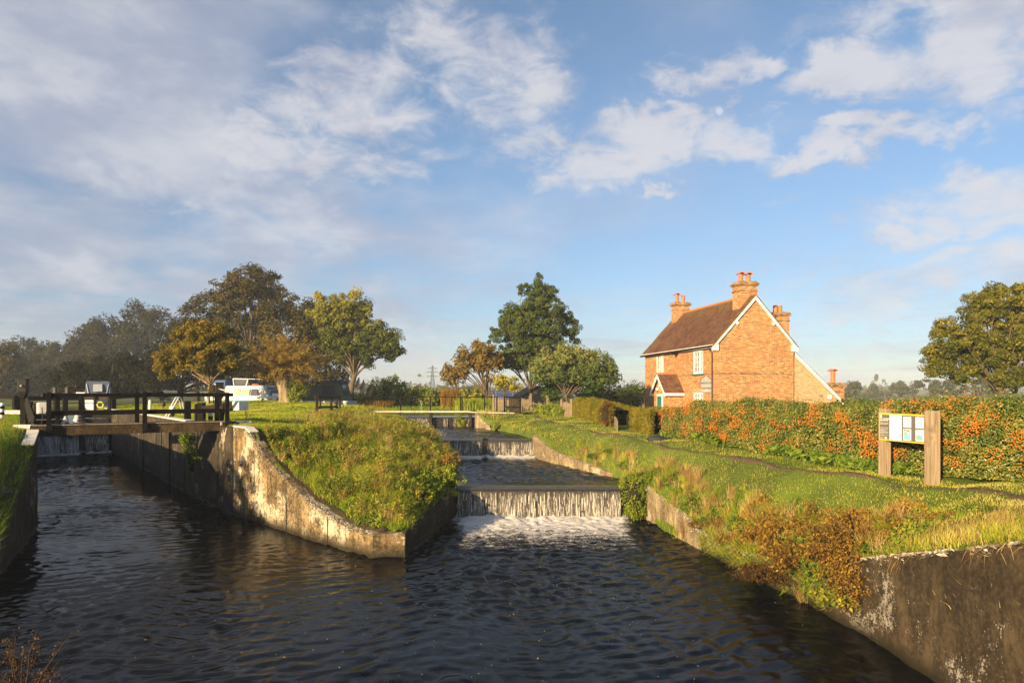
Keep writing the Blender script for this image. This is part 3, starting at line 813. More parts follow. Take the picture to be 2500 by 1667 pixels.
def waterfall(L, R, ztop, zbot, rng, throw=.34, lip=.7, mat='fall', threads=26, seed=0, foam_len=2.0, foam_mat='foam', foam_x=.15, ragk=1.0):
    L = np.array(L, float); R = np.array(R, float); w = np.hypot(*(R - L)); d = (R - L) / w; nn = np.array([d[1], -d[0]])  # towards the viewer
    nu = int(w / .03); us = np.linspace(0, w, nu); vs = np.linspace(0, 1, 26); H = ztop - zbot
    rag = (fbm(np.stack([us * 1.0, us * 0 + seed], 1), 7, seed, 4) - .5)
    G = np.zeros((nu, len(vs) + 6, 3)); UV = np.zeros((nu, len(vs) + 6, 2))
    for j in range(6):  # smooth tongue over the crest
        f = j / 6; off = -lip * (1 - f) ** 1.2; z = ztop - .012 - .075 * f ** 2.2
        G[:, j, 0] = L[0] + d[0] * us + nn[0] * off; G[:, j, 1] = L[1] + d[1] * us + nn[1] * off; G[:, j, 2] = z + .008 * (vnoise(np.stack([us * 3, us * 0 + j], 1), 1, seed) - .5)
        UV[:, j] = np.stack([us, np.full(nu, f * .02)], 1)
    for j, v in enumerate(vs):
        off = throw * (v ** .55) * .75 + rag * (.04 + .16 * v) * ragk + .03 * (vnoise(np.stack([us * 22, us * 0 + v * 5], 1), 1, seed + 5) - .5)
        z = ztop - .09 - (H - .09) * v
        G[:, 6 + j, 0] = L[0] + d[0] * us + nn[0] * off; G[:, 6 + j, 1] = L[1] + d[1] * us + nn[1] * off; G[:, 6 + j, 2] = z
        UV[:, 6 + j] = np.stack([us + seed, np.full(nu, .02 + .98 * v)], 1)
    o = link_mesh('waterfall', grid_mesh('waterfall', G, True, None, UV), M[mat]); tag(o, kind='structure')
    if threads:
        n = int(w * threads * 2.4); Q = []
        for k in range(n):
            u = rng.uniform(0, w); v0 = rng.uniform(0.02, .75); v1 = min(1, v0 + rng.uniform(.06, .4)); wd = rng.uniform(.002, .007); jj = rng.uniform(.0, .06); sl = rng.normal(0, .02)
            ps = []
            for v in np.linspace(v0, v1, 5):
                off = throw * (v ** .55) * .75 + .03 + jj + .08 * v
                c = L + d * (u + sl * v) + nn * off; ps.append((c, ztop - .09 - (H - .09) * v))
            for (c0, z0), (c1, z1) in zip(ps[:-1], ps[1:]):
                a = wd * rng.uniform(.3, 1)
                Q.append([[c0[0] - d[0] * a, c0[1] - d[1] * a, z0], [c0[0] + d[0] * a, c0[1] + d[1] * a, z0], [c1[0] + d[0] * wd, c1[1] + d[1] * wd, z1], [c1[0] - d[0] * wd, c1[1] - d[1] * wd, z1]])
        th = link_mesh('water_strand', quads_mesh('water_strand', np.array(Q)), M['thread'], o)
        th['kind'] = 'stuff'
    if foam_len:
        nu = int(w / .07) + 8; nv = int(foam_len / .06); G = np.zeros((nu, nv, 3)); UV = np.zeros((nu, nv, 2))
        for j in range(nv):
            f = j / (nv - 1); uu = np.linspace(-foam_x, w + foam_x + .25 * f, nu); off = .05 + foam_len * f
            G[:, j, 0] = L[0] + d[0] * uu + nn[0] * off; G[:, j, 1] = L[1] + d[1] * uu + nn[1] * off
            P = G[:, j, :2]
            G[:, j, 2] = zbot + .02 + (.13 * (1 - f) ** 2.5) * fbm(P, 4.5, seed + 3, 4) * 1.3 + .06 * (1 - f) * fbm(P, 13, seed + 8, 2)
            UV[:, j] = np.stack([np.linspace(0, 1, nu), np.full(nu, f)], 1)
        if abs(zbot) < .05: G[..., 2] += .85 * wave(G[..., 0], G[..., 1]) + .02
        fo = link_mesh('foam', grid_mesh('foam', G, True, None, UV), M[foam_mat]); tag(fo, kind='stuff')
    return o


def sill(label, L, R, ztop, zbot, thick=.9):
    L = np.array(L, float); R = np.array(R, float); d = unit((R - L)[None])[0]; nn = np.array([d[1], -d[0]])
    mb = MB(); a = [(*(L + nn * .02), zbot), (*(R + nn * .02), zbot), (*(R - nn * thick), zbot), (*(L - nn * thick), zbot)]
    mb.prism(a, (0, 0, ztop - zbot)); o = mb.build('weir_wall', M['wall_wet']); return tag(o, label, 'weir')


def pool(name, x0, x1, y0, y1, z, amp, keep):
    xs = np.arange(x0, x1, .085); ys = np.arange(y0, y1 + .01, .085); X, Y = np.meshgrid(xs, ys, indexing='ij')
    Z = z + wave(X, Y, amp, 2) * np.clip((Y - y0 - .3) / .8, 0, 1) - .02 * np.clip(1 - (Y - y0) / .5, 0, 1)
    o = link_mesh(name, grid_mesh(name, np.stack([X, Y, Z], -1), True, keep(X, Y)[:-1, :-1]), M['pool']); return tag(o, kind='structure')


rg = np.random.default_rng(21)
pool('lower_pool_water', -4.3, 4.6, 22.2, 31.5, 1.0, 1.25, lambda X, Y: (X < 4.5 - (Y - 21.6) * .31) & (X > -1.4 - (Y - 21.6) * .3))
sill('long dark weir wall behind the wide nearest curtain of water', (-1.8, 21.6), (4.35, 21.6), .93, -.8)
waterfall((-1.72, 21.6), (3.42, 21.6), 1.0, 0.0, rg, .36, .62, 'fall', 34, 1, 4.4)
pool('middle_pool_water', -7.4, 1.6, 32.05, 42.9, 1.85, 1.1, lambda X, Y: (X < 1.3 - (Y - 31.4) * .29) & (X > -3.9 - (Y - 31.4) * .3))
sill('dark weir wall behind the split middle curtain of water', (-4.3, 31.5), (1.1, 31.5), 1.76, .4)
waterfall((-4.2, 31.5), (-1.36, 31.5), 1.85, 1.0, rg, .3, .6, 'fall', 22, 12, 1.9)
waterfall((-1.12, 31.5), (.98, 31.5), 1.85, 1.0, rg, .3, .6, 'fall', 22, 23, 1.9)
sill('mossy brown weir wall under the pale walkway', (-8.6, 43.25), (-2.25, 43.25), 2.42, 1.2)
for x, lab in ((-7.12, 'left of the small white fall'), (-5.12, 'between the small white fall and the mossy trickles'), (-2.62, 'beside the tan wing wall')):
    tag(MB().box((x, 43.1, 2.15), (.16, .5, 1.25)).build('weir_pier', M['brownwood']), 'dark timber pier under the pale walkway, ' + lab, 'pier', 'piers of the top weir')
waterfall((-7.02, 43.22), (-5.22, 43.22), 2.5, 1.85, rg, .26, .7, 'fall', 20, 31, 1.7)
for a, b in ((-4.35, -4.05), (-3.72, -3.52), (-2.95, -2.72)): waterfall((a, 43.2), (b, 43.2), 2.46, 1.85, rg, .08, .3, 'fall_thin', 18, 40, 0)
# leaking head gates of the lock
sill('low dark sill across the far end of the lock, white water pouring over it', (-31.1, 43.2), (-27.0, 46.0), 1.3, -.8, 1.2)
waterfall((-31.0, 43.2), (-28.55, 44.95), 1.35, 0.0, rg, 1.5, .5, 'fall_white', 30, 51, 2.8, ragk=6)
waterfall((-28.25, 45.15), (-27.15, 45.9), 1.3, 0.0, rg, .9, .5, 'fall', 40, 57, 1.8, ragk=5)
for k, (px, zt) in enumerate(((160, 2.5), (189, 2.75))):
    mb = MB(); c = at(px, 44.3); base = 1.3
    G = []
    for i in range(15):
        f = i / 14; r = .36 * (1 - f) ** .6 + .015
        G.append([(c[0] + r * math.cos(a) * (1 + .7 * (vnoise(np.array([[a * 2.2, i * .9]]), 1, k)[0] - .5)), c[1] + r * math.sin(a), base + (zt - base) * f) for a in np.linspace(0, 2 * PI, 13)[:-1]])
    mb.loft(G); o = mb.build('water_spout', M['fall_white'])
    tag(o, ('shorter' if k == 0 else 'taller') + ' white jet of water spouting at the far lock gates', 'water jet', 'jets of water leaking at the head gates')

# ------------------------------------------------------------------ footbridge over the lock tail
BR = math.atan2(3.0, 4.53)
fb = thing('footbridge', 'black railed timber footbridge with mossy brown beam across the lock', 'footbridge', (-14.35, 20.8, 0), BR)
MB().box((2.72, .02, 2.82), (6.0, .24, .28)).box((2.72, 1.06, 2.82), (6.0, .2, .26)).build('beam', m_concrete('mossy_beam', (.018, .012, .005), (.085, .056, .024), .2, .5, -9), fb, .012)
dk = MB()
for i in range(38): dk.box((-.2 + i * .155, .54, 2.975), (.145, 1.28, .035))
dk.build('deck', M['brownwood'], fb)
edge = MB().box((2.72, -.09, 3.0), (5.9, .05, .025)); edge.build('deck_edge', m_timber('worn_pale_edge', (.12, .085, .05), (.5, .44, .34), 4), fb)
for ry, posts in ((-.16, (.2, 2.78, 5.3)), (1.2, (.42, 2.67, 5.2))):
    for s in posts:
        MB().box((s, ry, 3.34), (.13, .11, 1.32)).build('post', M['black'], fb, .012)
        MB().box((s, ry + (-.06 if ry < 0 else .06), 2.86), (.16, .03, .26)).build('post_bracket', M['iron'], fb)
    MB().bar((.05, ry + (.05 if ry < 0 else -.05), 3.92), (5.5, ry + (.05 if ry < 0 else -.05), 3.92), .14, .115).build('rail', M['black'], fb, .015)
    MB().bar((.12, ry + (.09 if ry < 0 else -.09), 3.36), (5.35, ry + (.09 if ry < 0 else -.09), 3.36), .06, .125).build('rail', M['black'], fb, .01)


# ------------------------------------------------------------------ lock gates, balance beams, paddle stands
def gate(label, heel, end, leaf_dir, leaf_len, hb, he, w=.34, white=.55, post=True, wm='whitebeam'):
    g = thing('lock_gate', label, 'lock gate')
    heel = Vector(heel); end = Vector(end); d = (end - heel).normalized()
    mid = end - d * white
    MB().bar((heel.x, heel.y, hb), (mid.x, mid.y, hb + (he - hb) * .92), w * .82, w * .8, w2=w, h2=w).build('balance_beam', M['brownwood'], g, .02)
    MB().bar((mid.x, mid.y, hb + (he - hb) * .92), (end.x, end.y, he), w + .006, w + .006).build('beam_end', M[wm], g, .03)
    ld = Vector(leaf_dir).normalized(); tip = heel + ld * leaf_len
    lf = MB()
    for i in range(9):
        z = -.3 + i * .34; lf.bar((heel.x, heel.y, z), (tip.x, tip.y, z), .16, .3)
    lf.build('leaf', M['black'], g)
    MB().box((heel.x, heel.y, 1.55), (.3, .3, 4.0), math.atan2(ld.y, ld.x)).build('heel_post', M['black'], g, .02)
    if post: MB().box((tip.x, tip.y, 1.5), (.24, .24, 4.3), math.atan2(ld.y, ld.x)).build('mitre_post', M['black'], g, .02)
    return g


UPD = (-.593, .805)
gate('open lower lock gate by the island lawn, balance beam with a big white end', (-12.25, 26.75), (-9.45, 24.1), UPD, 2.2, 3.3, 3.54, .32, .6)
gate('open lower lock gate on the left bank, white square beam end facing the viewer', (-17.9, 25.4), (-15.12, 22.1), UPD, 2.2, 3.28, 3.5, .36, .45)
gate('closed far lock gate with brown beam rising to a small white end at right', (-26.9, 46.0), (-24.6, 50.0), (-.9, .25), 2.6, 3.66, 3.98, .3, 1.05, True, 'white')
gate('closed far lock gate whose dark beam runs off the left edge', (-31.3, 43.2), (-35.2, 41.2), (.86, .95), 2.6, 3.7, 4.12, .34, .3)
# the far beams also lie over their leaves
hbm = thing('gate_rail', 'thin dark walkway and rail along the closed far lock gates', 'gate walkway')
a1, a2, a3 = (-26.9, 45.6), (-29.35, 46.4), (-31.3, 42.9)
for (p, q) in ((a1, a2), (a2, a3)):
    MB().bar((*p, 2.78), (*q, 2.78), .45, .06).build('walkway', M['brownwood'], hbm)
    MB().bar((*p, 3.28), (*q, 3.28), .05, .05).build('rail', M['black'], hbm)
    MB().bar((p[0], p[1] + .3, 3.62), (q[0], q[1] + .3, 3.62), .26, .27).build('beam', M['brownwood'], hbm, .02)
for (x, y) in (a1, a2, a3, (-28.1, 46.0), (-30.3, 44.6)): MB().box((x, y, 3.3), (.14, .14, 1.0)).build('post', M['black'], hbm)
for (px, dd) in ((133, 47.2), (163, 47.4)):
    c = at(px, dd); g = thing('paddle_stand', ('left' if px < 150 else 'right') + ' one of two slim dark paddle posts on the far gates', 'paddle post', (c[0], c[1], 0), 0, 'paddle posts on the far lock gates')
    MB().box((0, 0, 3.3), (.12, .1, 1.5)).build('post', M['black'], g); MB().box((.05, -.05, 4.15), (.22, .18, .42)).build('gear_box', M['iron'], g, .02)


def paddle(label, x, y, rz, zt, lean=0.0):
    g = thing('paddle_stand', label, 'paddle stand', (x, y, 2.85), rz)
    MB().bar((0, 0, 0), (lean, 0, zt - 2.85 - .25), .17, .15).build('post', M['black'], g, .012)
    MB().bar((.13, .12, 0), (lean + .13, .12, .75), .12, .12).build('stay', M['black'], g, .01)
    mb = MB().box((lean, -.03, zt - 2.85 - .2), (.26, .24, .42)).box((lean, -.03, zt - 2.85 + .025), (.3, .28, .035))
    mb.prism([(lean - .13, -.14, zt - 2.85 - .42), (lean + .13, -.14, zt - 2.85 - .42), (lean + .05, -.1, zt - 2.85 - .62), (lean - .05, -.1, zt - 2.85 - .62)], (0, .2, 0))
    mb.build('gear_box', M['iron'], g, .015)
    MB().tube([(lean, -.16, zt - 2.85 - .2), (lean, -.24, zt - 2.85 - .2)], .028, 8).build('spindle', M['galv'], g)
    return g


pl = paddle('tall black paddle stand with a square gear box at the left bridge end', at(58, 22.6)[0], 22.6, .25, at(58, 22.6, 927)[2])
MB().prism([(.1, -.1, 1.0), (.16, -.1, .9), (.34, -.1, .35), (.3, -.1, .1), (.16, -.1, .2), (.06, -.1, .75)], (0, .12, 0)).build('bracket', M['iron'], pl)
pr = paddle('black paddle stand with a crank handle at the right bridge end', at(531, 25.4)[0], 25.4, .3, at(537, 25.4, 936)[2], .08)
MB().bar((.1, -.2, 1.28), (.5, -.28, 1.16), .05, .04).tube([(.5, -.28, 1.16), (.52, -.42, 1.16)], .022, 8).build('crank', M['galv'], pr)
c = at(492, 26.4); q = MB().box((0, 0, .36), (.24, .24, .76)).build('stop_post', M['black'], None, .02); q.location = (c[0], c[1], 2.86)
tag(q, 'short square black post behind the footbridge rail', 'post')


def chain(label, top, bot, sag=.05):
    top = Vector(top); bot = Vector(bot); n = int((top - bot).length / .05); mb = MB()
    for i in range(n):
        f = (i + .5) / n; p = top.lerp(bot, f); p.x += sag * math.sin(PI * f); a = i % 2 * PI / 2 + .3
        pts = [(p.x + .017 * math.cos(tt) * math.cos(a), p.y + .017 * math.cos(tt) * math.sin(a), p.z + .036 * math.sin(tt)) for tt in np.linspace(0, 2 * PI, 9)]
        mb.tube(pts, .0075, 5, False)
    return tag(mb.build('chain', M['rust']), label, 'chain')


chain('rusty chain hanging from the white beam end by the island lawn', (-9.3, 23.72, 3.5), (-9.42, 24.1, 2.9))
chain('rusty chain hanging from the white beam end on the left bank', (-15.08, 21.9, 3.52), (-15.0, 21.75, 2.92), .03)
cb = MB(); p = at(590, 24.3)
for (px, dd, L, W_) in ((573, 24.0, 1.1, .3),): cb.box((at(px, dd)[0], dd, 2.93), (L, W_, .14), .75)
tag(cb.build('kerb_block', M['coping'], None, .02), 'white painted kerb stone under the beam end on the island', 'kerb')
cb = MB().box((at(62, 21.4)[0], 21.4, 2.93), (.62, .26, .13), .15); tag(cb.build('kerb_block', M['coping'], None, .03), 'white painted kerb stone at the left end of the bridge', 'kerb')
cb = MB().box((at(35, 35)[0], 35, 2.99), (1.0, .4, .2), .1); tag(cb.build('kerb_block', M['coping'], None, .03), 'long white kerb stone on the grass beyond the striped bollard', 'kerb')


def bollard(label, x, y, z, r, h, bands, lab='bollard'):
    g = thing('bollard', label, 'bollard', (x, y, z), 0, 'mooring bollards along the lock')
    hh = h / len(bands)
    for i, b in enumerate(bands):
        prof = [(r, -.02 if i == 0 else 0), (r, hh)] if i < len(bands) - 1 else [(r * .95, 0), (r * 1.04, hh * .25), (r, hh * .8), (r * .55, hh), (.01, hh * 1.04)]
        MB().lathe((0, 0, i * hh), prof, 14).build('cap' if i == len(bands) - 1 else 'band', M['white' if b else 'iron'], g)
    return g


c = at(4, 27.5); bollard('black and white striped bollard on the grass at the left edge', c[0], c[1], 2.86, .1, .72, (0, 1, 0, 1, 0, 1))
c = at(420, 31); bollard('white bollard on the lawn behind the ladder hoops', c[0], c[1], 2.9, .11, .48, (0, 1))
c = at(366, 38.5); bollard('slim white bollard left of the ladder hoops', c[0], c[1], 2.9, .07, .68, (1, 1))
c = at(514, 27.2); bollard('short white topped bollard between the black posts', c[0], c[1], 2.88, .09, .36, (0, 1))
c = at(400, 44); bollard('dark bollard farthest along the lock edge', c[0], c[1], 2.9, .1, .5, (0, 0))
# ladder hoops
lh = thing('ladder_handrail', 'pair of white bent tube ladder hoops at the lock edge', 'ladder rail')
p0 = at(424, 29.6, 969)
for k, (l, r) in enumerate((((403, 1012), (441, 1012)), ((409, 1011), (448, 1011)))):
    off = k * 7
    a = at(403 + off, 28.6, 1018); b = at(428 + off, 29.2, 972); c_ = at(436 + off, 29.8, 971); e = at(445 + off, 30.6, 1012)
    m1 = a * .5 + b * .5; m2 = c_ * .5 + e * .5
    pts = [a, m1, b * .9 + a * .1, b * .6 + c_ * .4 + [0, 0, .05], c_ * .8 + e * .2 + [0, 0, -.0], m2, e]
    MB().tube(catmull(np.array(pts), 22), .022, 8).build('hoop', M['white'], lh)

# ------------------------------------------------------------------ upper weir walkway, handrail, gates
wk = thing('walkway', 'long pale plank walkway with thin black handrail over the top weir', 'walkway')
MB().box((-6.3, 42.62, 2.79), (7.4, .1, .065)).build('fascia', M['deckwood'], wk)
MB().box((-6.3, 43.05, 2.82), (7.4, .7, .05)).build('deck', M['deckwood'], wk)
MB().bar((-2.7, 42.65, 2.79), (.1, 43.1, 2.70), .75, .07).build('ramp', M['deckwood'], wk)
RZ = 3.74
for px in (782, 830, 978, 1051, 1124, 1128, 1183, 1213): MB().box((at(px, 43.4)[0], 43.4, 3.27), (.075, .075, .96)).build('post', M['black'], wk)
MB().bar((at(780, 43.3)[0], 43.4, RZ), (at(1216, 43.3)[0], 43.4, RZ - .03), .06, .055).build('handrail', M['black'], wk)
for i, px in enumerate((1004, 1028, 1101, 1142, 1158)):
    x = at(px, 43.8)[0]; rd = thing('paddle_rod', 'thin ringed lifting rod behind the weir handrail', 'rod', (x, 43.9, 2.7), 0, 'lifting rods on the weir walkway')
    MB().tube([(0, 0, 0), (0, 0, .62)], .014, 6).build('rod', M['galv'] if i % 2 else M['black'], rd)
    MB().tube([(.07 * math.cos(a), 0, .69 + .07 * math.sin(a)) for a in np.linspace(0, 2 * PI, 13)], .012, 5, False).build('ring', M['galv'] if i % 2 else M['black'], rd)
# black gate at the right end of the walkway
gt = thing('gate', 'open black boarded gate at the right end of the weir walkway', 'gate', (at(1232, 43.6)[0], 43.6, 2.62))
MB().box((0, 0, .58), (.11, .11, 1.22)).build('post', M['black'], gt, .01); MB().box((1.0, -.15, .5), (.1, .1, 1.15)).build('post', M['black'], gt, .01)
MB().bar((0, -.03, 1.1), (1.05, -.18, 1.08), .05, .09).bar((0, -.05, .48), (1.05, -.2, .46), .05, .08).build('rail', M['black'], gt)
bd = MB()
for i in range(6): bd.box((.33 + i * .115, .02 - i * .014, .56), (.105, .02, .98))
bd.build('board', M['brownwood'], gt)
MB().bar((.3, -.02, .2), (.98, -.1, 1.0), .03, .07).build('brace', M['brownwood'], gt)
# timber rail on the island left of the weir
fr = thing('fence', 'short dark timber fence on the island beside dry grass', 'fence', (0, 0, 0))
fp = [at(774, 38.5), at(809, 41.0), at(822, 42.5)]
for p in fp: MB().box((p[0], p[1], 3.2), (.14, .14, 1.25 if p[1] < 39 else 1.0), .4).build('post', M['brownwood'], fr, .01)
MB().bar((fp[0][0] - .1, fp[0][1] - .1, 3.74), (fp[2][0] + .15, fp[2][1] + .1, 3.70), .08, .16).build('rail', M['brownwood'], fr, .01)
MB().bar((fp[0][0], fp[0][1], 3.16), (fp[2][0], fp[2][1], 3.12), .06, .13).build('rail', M['brownwood'], fr, .01)


# ------------------------------------------------------------------ picket fences, garden gate, trellis
def picket_run(label, a, b, n, h, mat, gap=.5, rails=True, name='picket_fence', cat='fence', zoff=0.0, tall=None):
    a = np.array(a, float); b = np.array(b, float); o = thing(name, label, cat); d = unit((b - a)[None])[0]; rz = math.atan2(d[1], d[0]); L = np.linalg.norm(b - a)
    for i in range(n):
        p = a + (b - a) * (i + .5) / n; hh = h * (1 + .06 * math.sin(i * 7.3)); w = L / n * gap
        q = MB(); q.prism([(-w / 2, -.012, -.1), (w / 2, -.012, -.1), (w / 2, -.012, hh - .05), (0, -.012, hh), (-w / 2, -.012, hh - .05)], (0, .024, 0))
        k = q.build('picket', mat, o); k.location = p; k.rotation_euler = (0, .03 * math.sin(i * 3.1), rz)
    if rails:
        for f in (.28, .75): MB().bar(a + [0, .03, h * f], b + [0, .03, h * f], .04, .07).build('rail', mat, o)
    if tall:
        for p in (a, b): MB().box((p[0], p[1], p[2] + tall / 2 - .1), (.13, .13, tall + .2), rz).build('post', mat, o, .01)
    return o


gz = lambda px, d, dz=0: [at(px, d)[0], d, right_bank.z(at(px, d)[0], d, 2.5) + dz]
picket_run('pale picket gate standing between tall posts at the hedge end', gz(1372, 41.5), gz(1396, 40.8), 6, .86, M['oldwood'], .8, True, 'picket_gate', 'gate', 0, 1.05)
picket_run('grey picket fence behind the black gate', gz(1205, 47), gz(1234, 46.6), 8, 1.0, M['oldwood'], .55, True, tall=1.15)
picket_run('low picket fence under the tall dark tree', gz(1272, 50), gz(1294, 49), 8, .95, M['oldwood'], .6, True, tall=1.1)
picket_run('rough split rail fence among ferns below the spreading tree', gz(1296, 48.5), gz(1336, 45), 3, .75, M['oldwood'], .06, True, tall=1.25)
picket_run('rough rail fence running up to the picket gate', gz(1338, 44.8), gz(1371, 41.8), 4, .7, M['oldwood'], .06, True, tall=1.05)
picket_run('narrow pale picket gate in the gap between trimmed hedges', gz(1500, 29.9), gz(1508, 28.6), 5, .5, M['oldwood'], .75, True, 'picket_gate', 'gate')
# pergola
pg = thing('pergola', 'rustic timber pergola left of the brick house', 'pergola', (0, 0, 0))
pz = 2.35
for px, dd in ((1505, 50), (1572, 48), (1512, 52), (1574, 50)): MB().tube([(at(px, dd)[0], dd, pz - .1), (at(px, dd)[0], dd, pz + 1.35)], .06, 7).build('post', M['oldwood'], pg)
for a, b in (((1500, 50), (1577, 48)), ((1508, 52), (1578, 50))): MB().tube([(at(a[0], a[1])[0], a[1], pz + 1.38), (at(b[0], b[1])[0], b[1], pz + 1.4)], .06, 7).build('beam', M['oldwood'], pg)
lt = MB(); xa = at(1506, 49.8)[0]
for i in range(5):
    lt.bar((xa + i * .13, 49.8, pz + .3), (xa + i * .13 + .45, 49.75, pz + 1.3), .03, .02); lt.bar((xa + i * .13 + .45, 49.78, pz + .3), (xa + i * .13, 49.73, pz + 1.3), .03, .02)
lt.bar((at(1562, 48)[0], 48, pz + 1.35), (at(1573, 48)[0], 47.9, pz + .3), .06, .05); lt.build('lattice', M['oldwood'], pg)

# ------------------------------------------------------------------ sheds beyond the fence, pylon, poles
sh = thing('shed', 'low shed with a slanting blue glass-like panel roof behind picket fence', 'shed', (at(1232, 68)[0], 68, 2.4), .05)
MB().box((0, .8, .55), (3.4, 1.8, 1.1)).build('wall', M['oldwood'], sh)
t = NT('solar_panel_blue'); U = t.n('ShaderNodeUVMap').outputs[0]; br = t.n('ShaderNodeTexBrick'); t.set(br.inputs[0], U); br.inputs['Scale'].default_value = 1.0; br.offset = 0
br.inputs['Color1'].default_value = (.03, .06, .14, 1); br.inputs['Color2'].default_value = (.04, .075, .17, 1); br.inputs['Mortar'].default_value = (.3, .32, .35, 1); br.inputs['Mortar Size'].default_value = .02; br.inputs['Brick Width'].default_value = .85; br.inputs['Row Height'].default_value = 1.2
M['solar'] = t.done(t.bsdf(br.outputs[0], .12, None, .6))
MB().bar((-1.75, .75, 1.38), (1.75, .75, 1.38), 2.1, .06, (0, -.42, 1)).build('roof', M['solar'], sh)
bn = thing('barn', 'dark weatherboarded barn with a black pitched roof behind the tall tree', 'barn', (at(1310, 66)[0], 66, 2.3), .2)
hw = MB().prism([(-1.7, -.9, 0), (1.7, -.9, 0), (1.7, -.9, 1.25), (0, -.9, 2.2), (-1.7, -.9, 1.25)], (0, 4, 0)); hw.build('wall', M['oldwood'], bn)
MB().bar((-2.0, -1.1, 1.18), (-2.0, 3.3, 1.18), .02, .02).prism([(-2, -1.1, 1.1), (0, -1.1, 2.26), (0, -1.1, 2.36), (-2.05, -1.1, 1.2)], (0, 4.4, 0)).prism([(2, -1.1, 1.1), (0.002, -1.1, 2.262), (0.002, -1.1, 2.362), (2.05, -1.1, 1.2)], (0, 4.4, 0)).build('roof', M['black'], bn)
for px, dd, h, lab in ((1137, 62, 1.9, 'slim white tipped pole left of the reddish tree'), (1163, 60, 2.1, 'pale rough post under the reddish tree')):
    p = at(px, dd); o = MB().tube([(0, 0, -.2), (0, 0, h)], [.06, .05], 8).build('pole', M['oldwood']); o.location = (p[0], dd, 2.6); tag(o, lab, 'pole')

py_ = thing('pylon', 'distant grey lattice electricity pylon in the haze', 'pylon', (at(1056, 640)[0], 640, 2.4))
H = at(1056, 640, 892)[2] - 2.4; mb = MB()
def pw(f): return 2.6 * (1 - f) ** 1.25 + .35
lv = np.linspace(0, 1, 12)
for i in range(11):
    a, b = pw(lv[i]), pw(lv[i + 1]); za, zb = H * lv[i], H * lv[i + 1]
    for sx, sy in ((-1, -1), (1, -1), (1, 1), (-1, 1)):
        mb.bar((sx * a, sy * a, za), (sx * b, sy * b, zb), .4, .4)
    for s in (-1, 1):
        mb.bar((-a, s * a, za), (b, s * b, zb), .24, .24); mb.bar((a, s * a, za), (-b, s * b, zb), .24, .24)
        mb.bar((s * a, -a, za), (s * b, b, zb), .24, .24)
        mb.bar((-b, s * b, zb), (b, s * b, zb), .24, .24)
mb.build('tower', M['iron'], py_)
for f, w_ in ((.62, 5.2), (.76, 6.2), (.90, 4.4)):
    m2 = MB()
    for s in (-1, 1): m2.bar((0, 0, H * f + .9), (s * w_, 0, H * f), .34, .34).bar((0, 0, H * f), (s * w_, 0, H * f), .34, .34).bar((s * w_, 0, H * f), (s * w_, 0, H * f - 1.2), .16, .16)
    m2.build('crossarm', M['iron'], py_)
# ------------------------------------------------------------------ brick lock cottage
def m_brick(name, a, b, c, mortar, pale=.3):
    t = NT(name); U = t.n('ShaderNodeUVMap').outputs[0]
    br = t.n('ShaderNodeTexBrick'); br.offset = .5; t.set(br.inputs[0], U)
    br.inputs['Scale'].default_value = 1.0; br.inputs['Brick Width'].default_value = .232; br.inputs['Row Height'].default_value = .0775
    br.inputs['Mortar Size'].default_value = .0075; br.inputs['Mortar Smooth'].default_value = .1; br.inputs['Bias'].default_value = 0
    br.inputs['Color1'].default_value = (0, 0, 0, 1); br.inputs['Color2'].default_value = (1, 1, 1, 1); br.inputs['Mortar'].default_value = (.5, .5, .5, 1)
    n = t.noise(U, 30, 4, .7); big = t.noise(U, .55, 5, .6)
    col = t.ramp(br.outputs[0], [(.0, c), (.09, c), (.14, tuple(x * .72 for x in a)), (.4, a), (.66, b), (.84, (.50, .26, .09)), (.96, (.46, .28, .12)), (1, (.52, .38, .22))])
    col = t.mix(t.mapr(n, .3, .7, 0, .35), col, a); col = t.mix(t.mapr(big, .5, .75, 0, .4), col, (.40, .25, .13))
    col = t.mix(br.outputs['Fac'], col, mortar)
    return t.done(t.bsdf(col, .88, t.bump(t.math('SUBTRACT', 1.0, br.outputs['Fac']), .5, .012), .2))


M['brick'] = m_brick('orange_stock_brick', (.35, .125, .034), (.43, .175, .05), (.13, .07, .045), (.50, .37, .22))
M['brick_old'] = m_brick('weathered_brick', (.22, .12, .06), (.32, .16, .075), (.06, .05, .035), (.22, .18, .12))
M['brick_pale'] = m_brick('limewashed_brick', (.43, .22, .09), (.50, .33, .18), (.3, .15, .08), (.58, .50, .38))
t = NT('clay_roof_tiles'); U = t.n('ShaderNodeUVMap').outputs[0]; P = t.coord()
br = t.n('ShaderNodeTexBrick'); t.set(br.inputs[0], U); br.inputs['Brick Width'].default_value = .17; br.inputs['Row Height'].default_value = .1; br.inputs['Mortar Size'].default_value = .006; br.inputs['Scale'].default_value = 1
br.inputs['Color1'].default_value = (0, 0, 0, 1); br.inputs['Color2'].default_value = (1, 1, 1, 1); br.inputs['Mortar'].default_value = (.0, .0, .0, 1)
big = t.noise(P, .6, 5, .65); fine = t.noise(P, 5, 6, .7)
c = t.ramp(br.outputs[0], [(0, (.055, .026, .016)), (.5, (.13, .058, .032)), (1, (.20, .09, .045))])
c = t.mix(t.mapr(big, .45, .7, 0, .55), c, (.17, .105, .06)); c = t.mix(t.mapr(fine, .58, .72, 0, .55), c, (.06, .045, .025))
y_ = t.sep(P)
edge = t.math('MAXIMUM', t.mapr(y_[2], 6.7, 7.7, 0, 1), t.math('MAXIMUM', t.mapr(y_[1], .5, -.2, 0, 1), t.mapr(y_[1], 10.4, 11.7, 0, 1)))
c = t.mix(t.math('MULTIPLY', edge, t.mapr(t.noise(P, 3.5, 6, .7), .44, .6, 0, .75)), c, (.20, .16, .03))
M['tile'] = t.done(t.bsdf(c, .85, t.bump(br.outputs['Fac'], .3, .01), .25))
